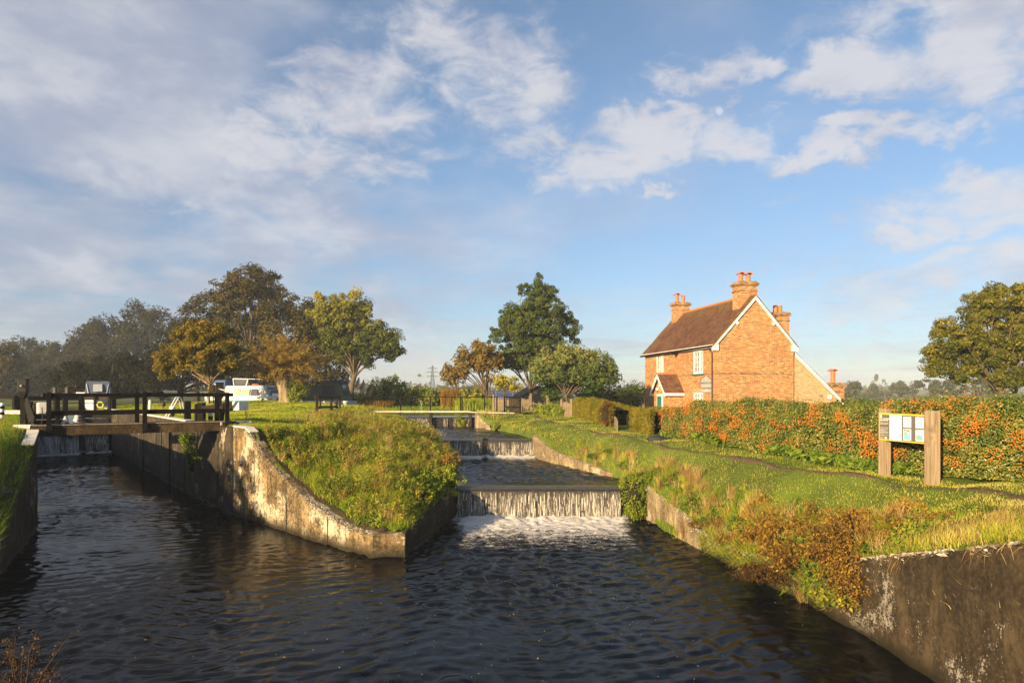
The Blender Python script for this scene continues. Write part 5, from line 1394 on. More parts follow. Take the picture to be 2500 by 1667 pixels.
M['leaf_alder'] = m_leaf('olive_leaves', pal((.037, .054, .010), (.102, .116, .017), (.238, .212, .025), (.459, .340, .034)), .3)
M['leaf_hedge'] = m_leaf('hedge_leaves', pal((.025, .045, .011), (.079, .131, .018), (.184, .219, .035), (.385, .333, .070)), .28, .38, .5)
M['leaf_trim'] = m_leaf('trimmed_hedge_leaves', pal((.066, .077, .009), (.176, .165, .015), (.286, .242, .028), (.374, .264, .066)), .3)
M['leaf_bush'] = m_leaf('bush_leaves', pal((.032, .064, .013), (.080, .136, .019), (.192, .240, .032), (.352, .320, .048)), .35)
M['leaf_bramble'] = m_leaf('bramble_leaves', pal((.037, .069, .010), (.112, .175, .019), (.250, .312, .037), (.375, .350, .044)), .35)
M['leaf_dock'] = m_leaf('broad_dock_leaves', pal((.04, .085, .012), (.09, .16, .02), (.17, .24, .03), (.24, .28, .04)), .35)
M['leaf_dead'] = m_leaf('brown_dead_leaves', pal((.05, .028, .012), (.15, .085, .02), (.31, .18, .028), (.46, .32, .05)), .3)
M['leaf_red'] = m_leaf('red_flowering_shrub', pal((.035, .05, .012), (.06, .075, .015), (.10, .07, .02), (.20, .03, .02), (.42, .03, .05)), .3)
M['leaf_far'] = m_leaf('distant_leaves', pal((.035, .045, .018), (.07, .08, .025), (.11, .10, .03)), .2)
M['grass'] = m_leaf('grass_blades', pal((.045, .095, .004), (.125, .225, .007), (.25, .36, .012), (.47, .46, .045), (.66, .52, .2)), .4, .5, .1)
M['grass_dry'] = m_leaf('dry_grass_stems', pal((.12, .08, .03), (.28, .18, .065), (.42, .28, .11), (.55, .42, .21)), .3)
M['berry'] = m_leaf('orange_berries', pal((.38, .095, .006), (.56, .17, .012), (.66, .27, .02)), .05, .3, .5)
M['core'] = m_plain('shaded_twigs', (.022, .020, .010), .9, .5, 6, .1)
M['plume'] = m_leaf('pampas_plume', pal((.50, .36, .20), (.66, .50, .32), (.74, .62, .45)), .4)


def crown_clusters(blobs, n, rng, shell=.5):
    vol = np.array([b[3] * b[4] * b[5] for b in blobs]) ** .75; vol /= vol.sum()
    k = rng.choice(len(blobs), n, p=vol); B = np.array(blobs)[k]
    d = rand_dirs(n, rng); r = (shell + (1 - shell) * rng.random(n) ** .6)[:, None]
    return B[:, :3] + d * r * B[:, 3:6], d


def tree(name, label, cat, base, blobs, ncl, nleaf, L, W, cr, mat, bark='bark', th=2.0, tr=.2, seed=1, group=None, limbs=14, fork=.45, lean=(0, 0), tmid=.5, droop=.2, tip=None, flat=.7, shell=.45, twigs=True, tgrad=0.0):
    """blobs are (dx,dy,dz,rx,ry,rz) above the base"""
    rng = np.random.default_rng(seed); base = np.array(base, float)
    g = thing(name, label, cat, tuple(base), 0, group)
    Cc, out = crown_clusters(blobs, ncl, rng, shell)
    cen = np.mean(np.array(blobs)[:, :3], 0); top = max(b[2] + b[5] for b in blobs)
    # trunk and limbs
    mb = MB(); hub = np.array([lean[0], lean[1], th]); end = np.array([cen[0], cen[1], top * .9])
    tp = catmull(np.array([[0, 0, -.3], [lean[0] * .4, lean[1] * .4, th * .5], hub, hub * .45 + end * .55, end]), 12)
    mb.tube(tp, list(np.interp(np.linspace(0, 1, 12), [0, .06, .4, 1], [tr * 1.45, tr * 1.05, tr * .72, tr * .05])), 9)
    far = [int(rng.integers(ncl))]
    dmin = np.linalg.norm(Cc - Cc[far[0]], axis=1)
    for _ in range(min(limbs, ncl) - 1): i = int(np.argmax(dmin)); far.append(i); dmin = np.minimum(dmin, np.linalg.norm(Cc - Cc[i], axis=1))
    anchors = [tuple(p) for p in tp[5:]]
    for i in far:
        e = Cc[i]; t0 = np.clip((e[2] - th) / max(top - th, .1) * .55 * rng.uniform(.3, 1), 0, .8); s = tp[int(4 + t0 * 7)]
        m = s * .5 + e * .5 + np.array([0, 0, .12 * np.linalg.norm(e - s)]) + rng.normal(0, .06, 3) * np.linalg.norm(e - s)
        pts = catmull(np.array([s, m, e]), 7); r0 = tr * fork * (1 - t0 * .6)
        mb.tube(pts, list(np.linspace(r0, r0 * .12, 7)), 6, False); anchors += [tuple(p) for p in pts[2:]]
    if twigs:
        A = np.array(anchors)
        for i in range(ncl):
            j = int(np.argmin(np.linalg.norm(A - Cc[i], axis=1))); a, e = A[j], Cc[i]
            if np.linalg.norm(a - e) > .05: mb.tube([a, a * .5 + e * .5 + [0, 0, .08 * np.linalg.norm(a - e)], e], [tr * .10, tr * .07, tr * .03], 4, False)
    mb.build('trunk', M[bark], g)
    # crown
    per = max(4, nleaf // ncl); n = per * ncl; k = np.repeat(np.arange(ncl), per)
    off = rng.normal(size=(n, 3)); off *= (rng.random(n) ** .35 / np.linalg.norm(off, axis=1))[:, None]
    sz = rng.uniform(.6, 1.35, ncl)[k][:, None]
    P = Cc[k] + off * np.array([cr, cr, cr * flat]) * sz
    P[:, 2] -= droop * cr * (off[:, 0] ** 2 + off[:, 1] ** 2)
    N = unit(off * .7 + out[k] * .35 + np.array([0, 0, .45]) + rng.normal(size=(n, 3)) * .55)
    ls = L * rng.uniform(.65, 1.3, n)
    tint = tmid + .17 * (rng.random(ncl)[k] - .5) * 2 + .16 * rng.normal(size=n)
    if tgrad: tint += tgrad * ((P[:, 2] - cen[2]) / max(top - cen[2], .1))
    if tip is not None: tint = tint + tip * (rng.random(n) < .06)
    cr_ = link_mesh('crown', quads_mesh('crown', leaf_quads(P, N, ls, ls * W / L, rng, droop), False, np.clip(tint, 0, 1)), M[mat], g)
    return g


def px_blobs(base, d, lst, depth=1.0):
    """(px, py, half-width px, half-height px) -> blobs relative to base, at distance d"""
    o = []
    for px, py, hw, hh in lst:
        p = at(px, d, py); rx, rz = hw * d / F, hh * d / F; o.append((p[0] - base[0], random.uniform(-.25, .25) * rx, p[2] - base[2], rx, rx * depth, rz))
    return o


def ptree(name, label, cat, px, d, zb, lst, *a, depth=.9, **k):
    base = at(px, d); base[2] = zb
    return tree(name, label, cat, base, px_blobs(base, d, lst, depth), *a, **k)


# woods across the river, misty
GW = 'trees of the misty wood'
ptree('tree', 'tall domed misty tree rising above the wood', 'tree', 610, 92, 2.8, [(612, 735, 95, 80), (545, 740, 45, 60), (675, 740, 50, 62), (615, 690, 70, 45), (600, 830, 90, 60)], 340, 26000, .31, .20, .82, 'leaf_brown', 'bark', 6, .5, 31, GW, 26, tmid=.38, tip=.3)
ptree('tree', 'brown rounded tree behind the pollard willow', 'tree', 720, 80, 2.8, [(700, 790, 80, 68), (775, 800, 66, 76), (815, 870, 42, 80), (760, 880, 80, 78), (800, 935, 50, 40), (828, 810, 30, 46), (700, 900, 60, 60)], 190, 19000, .34, .22, 1.05, 'leaf_brown', 'bark_dark', 3, .4, 32, GW, 20, tmid=.30, tip=.4)
ptree('tree', 'green tree at the left shoulder of the domed tree', 'tree', 480, 96, 2.8, [(480, 770, 45, 45), (500, 830, 55, 70), (455, 840, 45, 60)], 112, 13600, 0.31, 0.20, 1.2, 'leaf_wood', 'bark_dark', 5, .4, 33, GW, 14, tmid=.55)
ptree('tree', 'broad tree at the top of the misty wood', 'tree', 330, 170, 2.8, [(330, 790, 65, 58), (285, 825, 55, 60), (385, 810, 50, 60), (330, 870, 80, 70)], 162, 20400, 0.56, 0.36, 2.21, 'leaf_wood', 'bark_dark', 8.5, 0.85, 34, GW, 18, tmid=.42)
ptree('tree', 'tree on the descending left shoulder of the wood', 'tree', 225, 166, 2.8, [(215, 825, 40, 48), (240, 870, 60, 65), (190, 880, 40, 55)], 112, 15300, 0.56, 0.36, 2.12, 'leaf_wood', 'bark_dark', 6.8, 0.68, 35, GW, 14, tmid=.4)
ptree('tree', 'low tree in the left part of the misty wood', 'tree', 130, 176, 2.8, [(130, 870, 50, 42), (175, 890, 45, 45), (120, 920, 60, 40)], 100, 13600, 0.56, 0.36, 2.04, 'leaf_wood', 'bark_dark', 5.1, 0.59, 36, GW, 12, tmid=.38)
ptree('tree', 'low tree second from the left edge of the wood', 'tree', 60, 183, 2.8, [(60, 865, 45, 38), (30, 900, 40, 40), (80, 915, 50, 40)], 100, 13600, 0.56, 0.36, 2.04, 'leaf_wood', 'bark_dark', 5.1, 0.59, 37, GW, 12, tmid=.45)
ptree('tree', 'brownish tree at the left edge of the wood', 'tree', 5, 139, 2.8, [(10, 890, 45, 50), (-30, 880, 50, 60), (40, 925, 50, 35)], 100, 15300, 0.48, 0.32, 1.87, 'leaf_brown', 'bark_dark', 5.1, 0.59, 38, GW, 12, tmid=.35)
ptree('tree', 'dark tree low in the middle of the wood', 'tree', 270, 80, 2.8, [(280, 910, 75, 50), (200, 920, 60, 42), (350, 915, 60, 50)], 137, 18700, 0.27, 0.19, 1.05, 'leaf_wood', 'bark_dark', 2, .35, 39, GW, 12, tmid=.08)
ptree('tree', 'dark tree behind the orange tree', 'tree', 440, 84, 2.8, [(430, 880, 70, 65), (510, 890, 60, 60), (400, 930, 60, 40), (560, 930, 60, 45)], 150, 18700, 0.28, 0.20, 1.1, 'leaf_wood', 'bark_dark', 2, .35, 40, GW, 12, tmid=.12)
ptree('tree', 'dark tree low at the left under the mist', 'tree', 110, 139, 2.8, [(110, 930, 70, 32), (40, 940, 60, 30)], 80, 8000, 0.58, 0.41, 1.70, 'leaf_wood', 'bark_dark', 3.4, 0.51, 41, GW, 10, tmid=.12)
ptree('tree', 'dark understorey tree behind the willow trunk', 'tree', 640, 84, 2.8, [(640, 900, 60, 60), (590, 930, 50, 45), (690, 935, 50, 40)], 90, 8000, .36, .25, 1.1, 'leaf_wood', 'bark_dark', 2, .3, 42, GW, 10, tmid=.12)
# tall open yellow green tree
ptree('tree', 'tall yellow-green tree with a bare leaning trunk right of the wood', 'tree', 851, 76, 2.7, [(800, 755, 45, 45), (862, 760, 62, 52), (920, 810, 40, 42), (950, 840, 38, 40), (820, 830, 50, 50), (890, 850, 48, 36), (965, 865, 24, 22), (835, 790, 60, 60), (905, 880, 22, 18)], 380, 44000, .24, .16, .62, 'leaf_yellow', 'bark', 4.2, .38, 43, None, 24, .42, (.9, 0), tmid=.30, tip=.2, tgrad=.50, shell=.2)
# orange tree and pollard willow on the island
ptree('tree', 'orange-leaved tree with a slim pale trunk on the island lawn', 'tree', 508, 48.5, island.z(at(508, 48.5)[0], 48.5, 3.0), [(480, 830, 65, 52), (540, 830, 50, 45), (430, 875, 52, 42), (570, 870, 42, 50), (500, 870, 70, 55), (405, 900, 25, 28), (480, 800, 45, 25)], 300, 24000, .18, .115, .36, 'leaf_orange', 'bark_pale', 1.9, .12, 44, None, 22, .42, (.1, 0), tmid=.38, droop=.5, tip=.3)


def pollard():
    rng = np.random.default_rng(50); d = 51.0; base = at(697, d); base[2] = island.z(base[0], d, 3.3) - .05
    g = thing('willow_tree', 'pollard willow with thick gnarled trunk and a ball of ochre shoots', 'tree', tuple(base))
    mb = MB(); hub = np.array([-.35, 0, 2.1])
    secs = []
    for i, (z, r, ox) in enumerate(((-.3, .78, .1), (.05, .66, .08), (.4, .52, .02), (.9, .46, -.08), (1.4, .5, -.2), (1.8, .6, -.3), (2.15, .68, -.36), (2.4, .5, -.38))):
        secs.append([(ox + (r * (1 + .13 * math.sin(3 * a + i * .4) + .08 * math.sin(7 * a + i))) * math.cos(a), r * .9 * math.sin(a) * (1 + .1 * math.sin(5 * a)), z) for a in np.linspace(0, 2 * PI, 19)[:-1]])
    mb.loft(secs)
    knobs = []
    for k in range(12):
        a = rng.uniform(0, 2 * PI); e = hub + [.72 * math.cos(a), .6 * math.sin(a), rng.uniform(.0, .5)]; knobs.append(e)
        mb.tube([hub * .7 + e * .3 - [0, 0, .35], hub * .3 + e * .7 - [0, 0, .1], e], [.3, .25, .2], 7); mb.sphere(tuple(e), rng.uniform(.16, .26), 8, 6)
    mb.build('trunk', M['bark_pale'], g)
    sh = MB(); LP = []; LN = []
    for k in range(330):
        e = knobs[rng.integers(12)] + rng.normal(0, .1, 3); dr = unit((rand_dirs(1, rng) * [1, 1, .75] + [0, 0, .52]))[0]
        if dr[2] < -.12: dr[2] = -.12 * rng.random()
        Ls = rng.uniform(2.2, 3.35) * (1 - .12 * abs(dr[2] < .1)); p1 = e + dr * Ls * .5 + [0, 0, .12]; p2 = e + dr * Ls + [0, 0, -.18 - .25 * (1 - dr[2])]
        pts = catmull(np.array([e, p1, p2]), 5); sh.tube(pts, [.022, .018, .014, .009, .004], 4, False)
        m = rng.integers(38, 62); f = rng.random(m) ** .6 * .78 + .24; P = np.array([np.array([np.interp(ff, np.linspace(0, 1, 5), pts[:, j]) for j in range(3)]) for ff in f])
        LP.append(P + rng.normal(0, .09, P.shape)); LN.append(rand_dirs(m, rng) * .8 + dr * .3 + [0, 0, .3])
    sh.build('shoots', m_plain('ochre_shoots', (.30, .17, .05), .7, .3), g)
    P = np.concatenate(LP); N = unit(np.concatenate(LN)); n = len(P)
    link_mesh('crown', quads_mesh('crown', leaf_quads(P, N, .19 * rng.uniform(.7, 1.3, n), .05, rng, .2), False, np.clip(.42 + .2 * rng.normal(size=n), 0, 1)), M['leaf_willow'], g)


pollard()


def bush(name, label, cat, base, blobs, n, L, W, mat, seed, tmid=.5, core=True, group=None, cr=.25, ncl=None, droop=.1, part=None, tvar=.18, spiky=0.0):
    rng = np.random.default_rng(seed); ncl = ncl or max(10, n // 60); base = np.array(base, float)
    Cc, out = crown_clusters(blobs, ncl, rng, .7); Cc[:, 2] = np.maximum(Cc[:, 2], .04)
    k = np.repeat(np.arange(ncl), n // ncl); m = len(k); off = rng.normal(size=(m, 3)) * cr * .6
    P = Cc[k] + off; P[:, 2] = np.abs(P[:, 2]) + .02
    if spiky: P[:, 2] += spiky * (rng.random(ncl) ** 4)[k] * rng.random(m)
    N = unit(out[k] * .6 + unit(off) * .4 + [0, 0, .4] + rng.normal(size=(m, 3)) * .5); ls = L * rng.uniform(.6, 1.3, m)
    tint = np.clip(tmid + tvar * (rng.random(ncl)[k] - .5) * 2 + .15 * rng.normal(size=m), 0, 1)
    g = thing(name, label, cat, tuple(base), 0, group)
    link_mesh('foliage', quads_mesh('foliage', leaf_quads(P, N, ls, ls * W / L, rng, droop), False, tint), M[mat], g)
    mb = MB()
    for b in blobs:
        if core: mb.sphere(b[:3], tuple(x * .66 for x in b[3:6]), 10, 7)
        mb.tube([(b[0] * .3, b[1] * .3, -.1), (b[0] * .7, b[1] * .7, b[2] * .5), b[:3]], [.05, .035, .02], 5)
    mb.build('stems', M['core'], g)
    return g


def pbush(name, label, cat, px, d, zb, lst, n, L, W, mat, seed, depth=.8, **k):
    base = at(px, d); base[2] = zb; return bush(name, label, cat, base, px_blobs(base, d, lst, depth), n, L, W, mat, seed, **k)


bush('ivy', 'ivy and elder sprouting at the right side of the willow trunk', 'plant', (at(722, 50.3)[0], 50.3, island.z(at(722, 50.3)[0], 50.3, 3.2)), [(-.2, 0, 1.1, .5, .4, .7), (.3, -.1, .8, .5, .4, .6), (0, 0, .3, .4, .4, .4)], 2600, .13, .09, 'leaf_bush', 60, .6, False)
pbush('bush', 'yellowing bushy sapling at the foot of the orange tree', 'bush', 522, 48, 3.0, [(522, 950, 16, 18), (535, 965, 12, 14)], 700, .13, .09, 'leaf_orange', 61, tmid=.2)
# right of the wood: bushes along the garden ground
GB = 'bushes beyond the top weir'
for i, (lab, px, d, lst, m_, tm, n) in enumerate((
        ('dark green bush row behind the timber fence', 840, 62, [(820, 985, 40, 22), (870, 985, 45, 22), (910, 985, 40, 22)], 'leaf_bush', .45, 5200),
        ('leafy bush below the sparse sapling', 945, 61, [(935, 980, 40, 26), (985, 978, 42, 24)], 'leaf_bush', .5, 4200),
        ('bright bush left of the brown reeds', 1045, 60, [(1030, 975, 40, 28), (1065, 972, 36, 28)], 'leaf_bush', .6, 4200),
        ('light green bush right of the brown reeds', 1155, 57, [(1150, 975, 34, 24), (1175, 985, 28, 20)], 'leaf_bush', .7, 3400),
        ('dark garden bush behind the trimmed hedge', 1455, 50, [(1440, 985, 40, 26), (1490, 985, 40, 26)], 'leaf_oak', .3, 4500),
        ('dark spiky bush behind the pergola', 1540, 56, [(1525, 975, 30, 22), (1560, 972, 30, 24)], 'leaf_oak', .4, 3200))):
    pbush('bush', lab, 'bush', px, d, 2.55, lst, n, .2, .13, m_, 70 + i, tmid=tm, group=GB, cr=.3, spiky=1.4 if 'spiky' in lab else .3)
ptree('tree', 'sparse sapling above the bushes right of the bare trunk', 'tree', 945, 61, 2.6, [(930, 945, 30, 24), (965, 940, 28, 24), (985, 950, 20, 14)], 60, 2000, .2, .13, .42, 'leaf_bush', 'bark', 1.0, .06, 80, None, 12, tmid=.62)
for i, (px, d, h) in enumerate(((866, 60, 2.1), (878, 60.4, 1.9), (893, 60.8, 1.5), (900, 60, 1.3))):
    rng = np.random.default_rng(90 + i); x = at(px, d)[0]; o = thing('pampas_grass', 'creamy pampas plume, ' + ['tallest and leftmost', 'second tallest, leaning right', 'short middle', 'shortest and rightmost'][i] + ' of its clump by the bushes', 'pampas grass', (x, d, 2.7), 0, 'pampas plumes')
    MB().tube([(0, 0, -.1), (.05, 0, h * .6), (.12, 0, h)], .015, 5).build('stem', M['grass_dry'], o)
    n = 700; f = rng.random(n); P = np.stack([.12 + .25 * f + rng.normal(0, .10, n) * np.sin(PI * np.clip(f + .1, 0, 1)), rng.normal(0, .08, n), h - .35 + .85 * f], 1)
    link_mesh('plume', quads_mesh('plume', leaf_quads(P, rand_dirs(n, rng), .16, .03, rng, -.3), False, rng.random(n)), M['plume'], o)
# reeds
def stalks(name, label, cat, cx, cy, zb, rx, ry, n, h, W, mat, seed, tm=.5, kind='thing', lean=.2):
    rng = np.random.default_rng(seed); a = rng.uniform(0, 2 * PI, n); r = np.sqrt(rng.random(n)); P = np.stack([cx + rx * r * np.cos(a), cy + ry * r * np.sin(a), np.full(n, zb)], 1)
    H = h * rng.uniform(.5, 1.1, n); o = blade_mesh(name, P, H, W * rng.uniform(.7, 1.3, n), rng.normal(0, lean, (n, 2)) * H[:, None], np.clip(tm + .2 * rng.normal(size=n), 0, 1), rng, M[mat])
    return tag(o, label, cat, None, None if kind == 'thing' else kind)


x = at(1108, 58)[0]; stalks('reeds', 'tall clump of rusty brown reeds behind the weir handrail', 'reeds', x, 57.5, 2.6, 1.05, .7, 2400, 1.75, .05, 'leaf_dead', 100, .55, lean=.12)
x = at(1160, 53)[0]; stalks('tall_grass', 'mound of bright green long grass right of the reeds', 'grass clump', x, 52.6, 2.62, 1.5, .7, 2600, .95, .04, 'grass', 101, .5, lean=.25)
x = at(930, 56)[0]; stalks('weeds', 'reddish dock weeds left of the weir handrail', 'weeds', x - .3, 55.5, 2.7, 1.5, .5, 900, .7, .05, 'leaf_dead', 102, .45)
# tall dark tree, reddish tree, spreading tree
ptree('tree', 'tall dark green pointed tree in the middle of the picture', 'tree', 1296, 58, 2.55, [(1314, 686, 9, 30), (1313, 706, 20, 26), (1275, 706, 12, 24), (1315, 715, 38, 32), (1350, 716, 20, 24), (1300, 760, 72, 32), (1378, 765, 24, 32), (1240, 780, 28, 34), (1300, 805, 104, 34), (1392, 800, 22, 28), (1208, 820, 26, 20), (1300, 850, 98, 34), (1250, 880, 58, 26), (1330, 892, 52, 22), (1402, 828, 14, 12)], 760, 80000, .15, .10, .33, 'leaf_oak', 'bark', 2.3, .2, 110, None, 30, .3, tmid=.40, tip=.35, shell=.15)
ptree('tree', 'rusty red spreading tree left of the tall dark tree', 'tree', 1205, 56, 2.6, [(1165, 860, 45, 26), (1125, 895, 45, 24), (1190, 880, 45, 30), (1110, 915, 26, 18), (1215, 920, 30, 18)], 110, 7500, .26, .12, .5, 'leaf_rust', 'bark', 1.4, .11, 111, None, 16, .7, (-.6, 0), tmid=.5, droop=.6)
ptree('tree', 'small yellow-leaved bare sapling in front of the panelled shed', 'tree', 1232, 54, 2.6, [(1235, 930, 25, 16), (1250, 945, 20, 10), (1215, 935, 14, 12)], 34, 900, .2, .13, .35, 'leaf_yellow', 'bark', 1.2, .06, 112, None, 10, tmid=.75)
ptree('tree', 'spreading umbrella-shaped tree with light olive fronds by the picket gate', 'tree', 1386, 44.5, 2.5, [(1345, 880, 52, 26), (1400, 870, 62, 26), (1450, 890, 52, 30), (1480, 915, 30, 26), (1330, 910, 30, 22), (1390, 905, 80, 26), (1440, 925, 48, 22)], 170, 14000, .27, .085, .45, 'leaf_sumac', 'bark', 1.7, .085, 113, None, 20, .75, (-.1, 0), tmid=.55, droop=.7, tgrad=.3)
ptree('tree', 'dark leafy undergrowth tree below the spreading tree', 'tree', 1352, 45.5, 2.5, [(1345, 950, 22, 26), (1370, 960, 24, 20), (1430, 950, 40, 18), (1470, 940, 30, 20)], 60, 4200, .25, .09, .4, 'leaf_sumac', 'bark', .6, .05, 114, None, 10, tmid=.12)
# right hand tree
ptree('tree', 'big olive-yellow tree with two pale trunks at the right edge', 'tree', 2440, 36, 2.3, [(2400, 760, 55, 50), (2460, 740, 70, 52), (2340, 830, 62, 45), (2400, 860, 80, 50), (2300, 870, 45, 36), (2480, 850, 90, 70), (2540, 800, 80, 80), (2280, 900, 28, 20), (2350, 910, 40, 22), (2460, 920, 60, 24), (2310, 800, 30, 26), (2420, 700, 20, 20)], 600, 84000, .12, .085, .32, 'leaf_alder', 'bark', 2.0, .15, 115, None, 32, .4, tmid=.36, tip=.35, shell=.2, tgrad=.12)
p = at(2472, 36.4); o = MB().tube(catmull(np.array([[0, 0, -.3], [.05, 0, 1.2], [.3, 0, 3.2], [.2, .2, 4.8]]), 10), list(np.linspace(.17, .06, 10)), 9).build('trunk', M['bark_pale']); o.location = (p[0], p[1], 2.2); o.parent = None
tag(o, 'second pale trunk beside the big tree at the right edge', 'tree')
# distant trees
GF = 'faint distant trees on the horizon'
rngd = np.random.default_rng(200); fl = ['lone bare-topped', 'rounded', 'low', 'peaked', 'broad pale', 'small', 'wide', 'tall broad', 'thin', 'hazy']
for i, (lab, px, d, lst) in enumerate((
        ('distant bare-branched tree just right of the small chimney', 2085, 190, [(2085, 945, 16, 12), (2075, 960, 20, 10)]),
        ('distant rounded misty tree right of the bare-branched one', 2140, 230, [(2140, 950, 22, 14), (2120, 962, 22, 8)]),
        ('distant peaked misty tree above the hedge, left of the notice board', 2196, 210, [(2196, 945, 20, 16), (2215, 955, 22, 12), (2180, 960, 16, 10)]),
        ('distant broad pale yellow tree seen under the big right tree', 2275, 170, [(2265, 942, 30, 18), (2300, 950, 30, 18), (2330, 945, 24, 20)]),
        ('misty tree at the far right edge behind the trunks', 2420, 170, [(2390, 945, 36, 18), (2450, 945, 36, 20)]),
        ('distant low misty tree between pylon and sparse sapling', 1020, 330, [(1022, 950, 14, 8), (1000, 954, 18, 6)]),
        ('distant wide misty tree right of the pylon', 1085, 360, [(1085, 950, 22, 8), (1115, 953, 20, 6)]),
        ('distant misty tree behind the pampas plumes', 885, 340, [(885, 946, 22, 10), (920, 952, 24, 8)]),
        ('distant misty tree between reddish tree and pole', 1150, 330, [(1150, 950, 16, 7), (1175, 953, 16, 6)]),
        ('distant misty tree behind the shed roof', 1255, 320, [(1255, 950, 24, 8), (1225, 953, 20, 7)]),
        ('distant misty tree between the spreading tree and house', 1545, 300, [(1540, 950, 26, 9), (1510, 954, 18, 6)]))):
    ptree('tree', lab, 'tree', px, d, 2.4, lst, 40, 2600, .9 if d > 250 else .6, .6 if d > 250 else .4, 1.6 if d > 250 else 1.1, 'leaf_far', 'bark_dark', 2.0, .35, 210 + i, GF, 8, tmid=.5, twigs=i == 0)
far = []
rng = np.random.default_rng(230); P = []
for k in range(420):
    x = rng.uniform(-700, 760); d = rng.uniform(520, 880); h = rng.uniform(4, 11)
    m = 26; P.append(np.stack([x + rng.normal(0, 7, m), d + rng.normal(0, 4, m), 2.4 + np.abs(rng.normal(0, .5, m)) * h], 1))
P = np.concatenate(P); o = link_mesh('far_woodland', quads_mesh('far_woodland', leaf_quads(P, rand_dirs(len(P), rng), 4.5, 3.5, rng), False, rng.random(len(P))), M['leaf_far']); tag(o, None, None, None, 'stuff')


# ------------------------------------------------------------------ hedges
def hedge(label, line, w, h, n, L, W, mat, seed, berries=0, tm=.5, bump=.18, rounded=.35, zf=None, name='hedge', spiky=.25, bmask=None):
    rng = np.random.default_rng(seed); ln = np.array(line, float); seg = np.hypot(*np.diff(ln, axis=0).T); cum = np.concatenate([[0], np.cumsum(seg)]); T = cum[-1]
    h = np.array(h, float) if np.ndim(h) else np.full(len(ln), h)
    def pos(s): return np.stack([np.interp(s, cum, ln[:, 0]), np.interp(s, cum, ln[:, 1])], 1)
    def nor(s): d = pos(np.minimum(s + .2, T)) - pos(np.maximum(s - .2, 0)); d = unit(d); return np.stack([-d[:, 1], d[:, 0]], 1)
    zs = np.linspace(0, T, 60); zz = np.array([(zf or right_bank.z)(*p, 2.3) for p in pos(zs)])
    def surf(s, q, k=1.0, seed2=0):
        """q 0..1 round the section: front foot -> top -> back foot"""
        hh = np.interp(s, cum, h); ang = q * PI; cx = np.cos(ang); sy = np.sin(ang); e = rounded
        X = np.sign(cx) * np.abs(cx) ** e * w / 2; Z = np.abs(sy) ** e * hh
        p = pos(s); nn = nor(s); P = np.stack([p[:, 0] + nn[:, 0] * X, p[:, 1] + nn[:, 1] * X, np.interp(s, zs, zz) + Z], 1)
        N = unit(np.stack([nn[:, 0] * cx, nn[:, 1] * cx, sy], 1))
        return P + N * ((fbm(P, 1.1, seed, 3) - .5) * bump * 2.4 * np.clip(Z / .4, .2, 1))[:, None] * k - N * (1 - k) * .18, N
    g = thing(name, label, 'hedge', (0, 0, 0))
    s = rng.uniform(0, T, n); u = rng.random(n); q = np.where(rng.random(n) < .62, np.arcsin(np.clip(u, 0, .999) ** (1 / rounded)) / PI, np.where(rng.random(n) < .75, rng.uniform(.12, .6, n), rng.uniform(.5, 1, n)))
    P, N = surf(s, q); depth = rng.random(n) ** 1.6 * .22; P = P - N * depth[:, None] + rng.normal(0, .015, P.shape)
    pk = rng.random(n) < .06; P[pk] += N[pk] * (rng.random(pk.sum()) * spiky)[:, None] * [[.5, .5, 1]]
    P[:, 2] = np.maximum(P[:, 2], np.interp(s, zs, zz) + .02)
    cl = vnoise(P, 3.2, seed + 4); tint = np.clip(tm + .5 * (cl - .5) + .17 * rng.normal(size=n), 0, 1)
    NN = unit(N * .7 + rng.normal(size=P.shape) * .6 + [0, 0, .25]); ls = L * rng.uniform(.6, 1.35, n)
    link_mesh('foliage', quads_mesh('foliage', leaf_quads(P, NN, ls, ls * W / L, rng, .1), False, tint), M[mat], g)
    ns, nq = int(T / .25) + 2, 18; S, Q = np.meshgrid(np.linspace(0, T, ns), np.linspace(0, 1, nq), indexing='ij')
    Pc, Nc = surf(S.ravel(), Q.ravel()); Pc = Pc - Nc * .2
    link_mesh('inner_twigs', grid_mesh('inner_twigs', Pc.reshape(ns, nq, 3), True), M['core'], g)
    if berries:
        nb_ = berries * 30; s = rng.uniform(0, T, nb_); q = np.arcsin(rng.uniform(.12, .97, nb_) ** (1 / rounded)) / PI; P, N = surf(s, q); hh = (P[:, 2] - np.interp(s, zs, zz)) / np.interp(s, cum, h)
        PN = P * [1, 1, 2.4]; dens = np.clip((fbm(PN, .55, seed + 9, 3) - .34) * 2.0, 0, 1) * np.clip(1.3 - np.abs(hh - .48) * 1.9, 0, 1) * np.clip((vnoise(PN, 3.1, seed + 2) - .42) * 3.2, 0, 1)
        ok = rng.random(nb_) < dens; P, N, s = P[ok][:berries], N[ok][:berries], s[ok][:berries]
        ico = np.array([(1, 0, 0), (-1, 0, 0), (0, 1, 0), (0, -1, 0), (0, 0, 1), (0, 0, -1)], float); tri = np.array([(0, 2, 4), (2, 1, 4), (1, 3, 4), (3, 0, 4), (2, 0, 5), (1, 2, 5), (3, 1, 5), (0, 3, 5)])
        per = 3; c = np.repeat(P + N * .05, per, 0) + rng.normal(0, .05, (len(P) * per, 3)); r = .0155 * rng.uniform(.7, 1.35, len(c))
        V = (c[:, None] + ico[None] * r[:, None, None]).reshape(-1, 3); idx = (np.arange(len(c))[:, None, None] * 6 + tri[None]).reshape(-1)
        tb = np.repeat(np.clip(.5 + .22 * rng.normal(size=len(c)), 0, 1), 8)
        b = link_mesh('berries', np_mesh('berries', V, np.arange(len(c) * 8) * 3, idx, True, tb), M['berry'], g); b['kind'] = 'stuff'
    return g


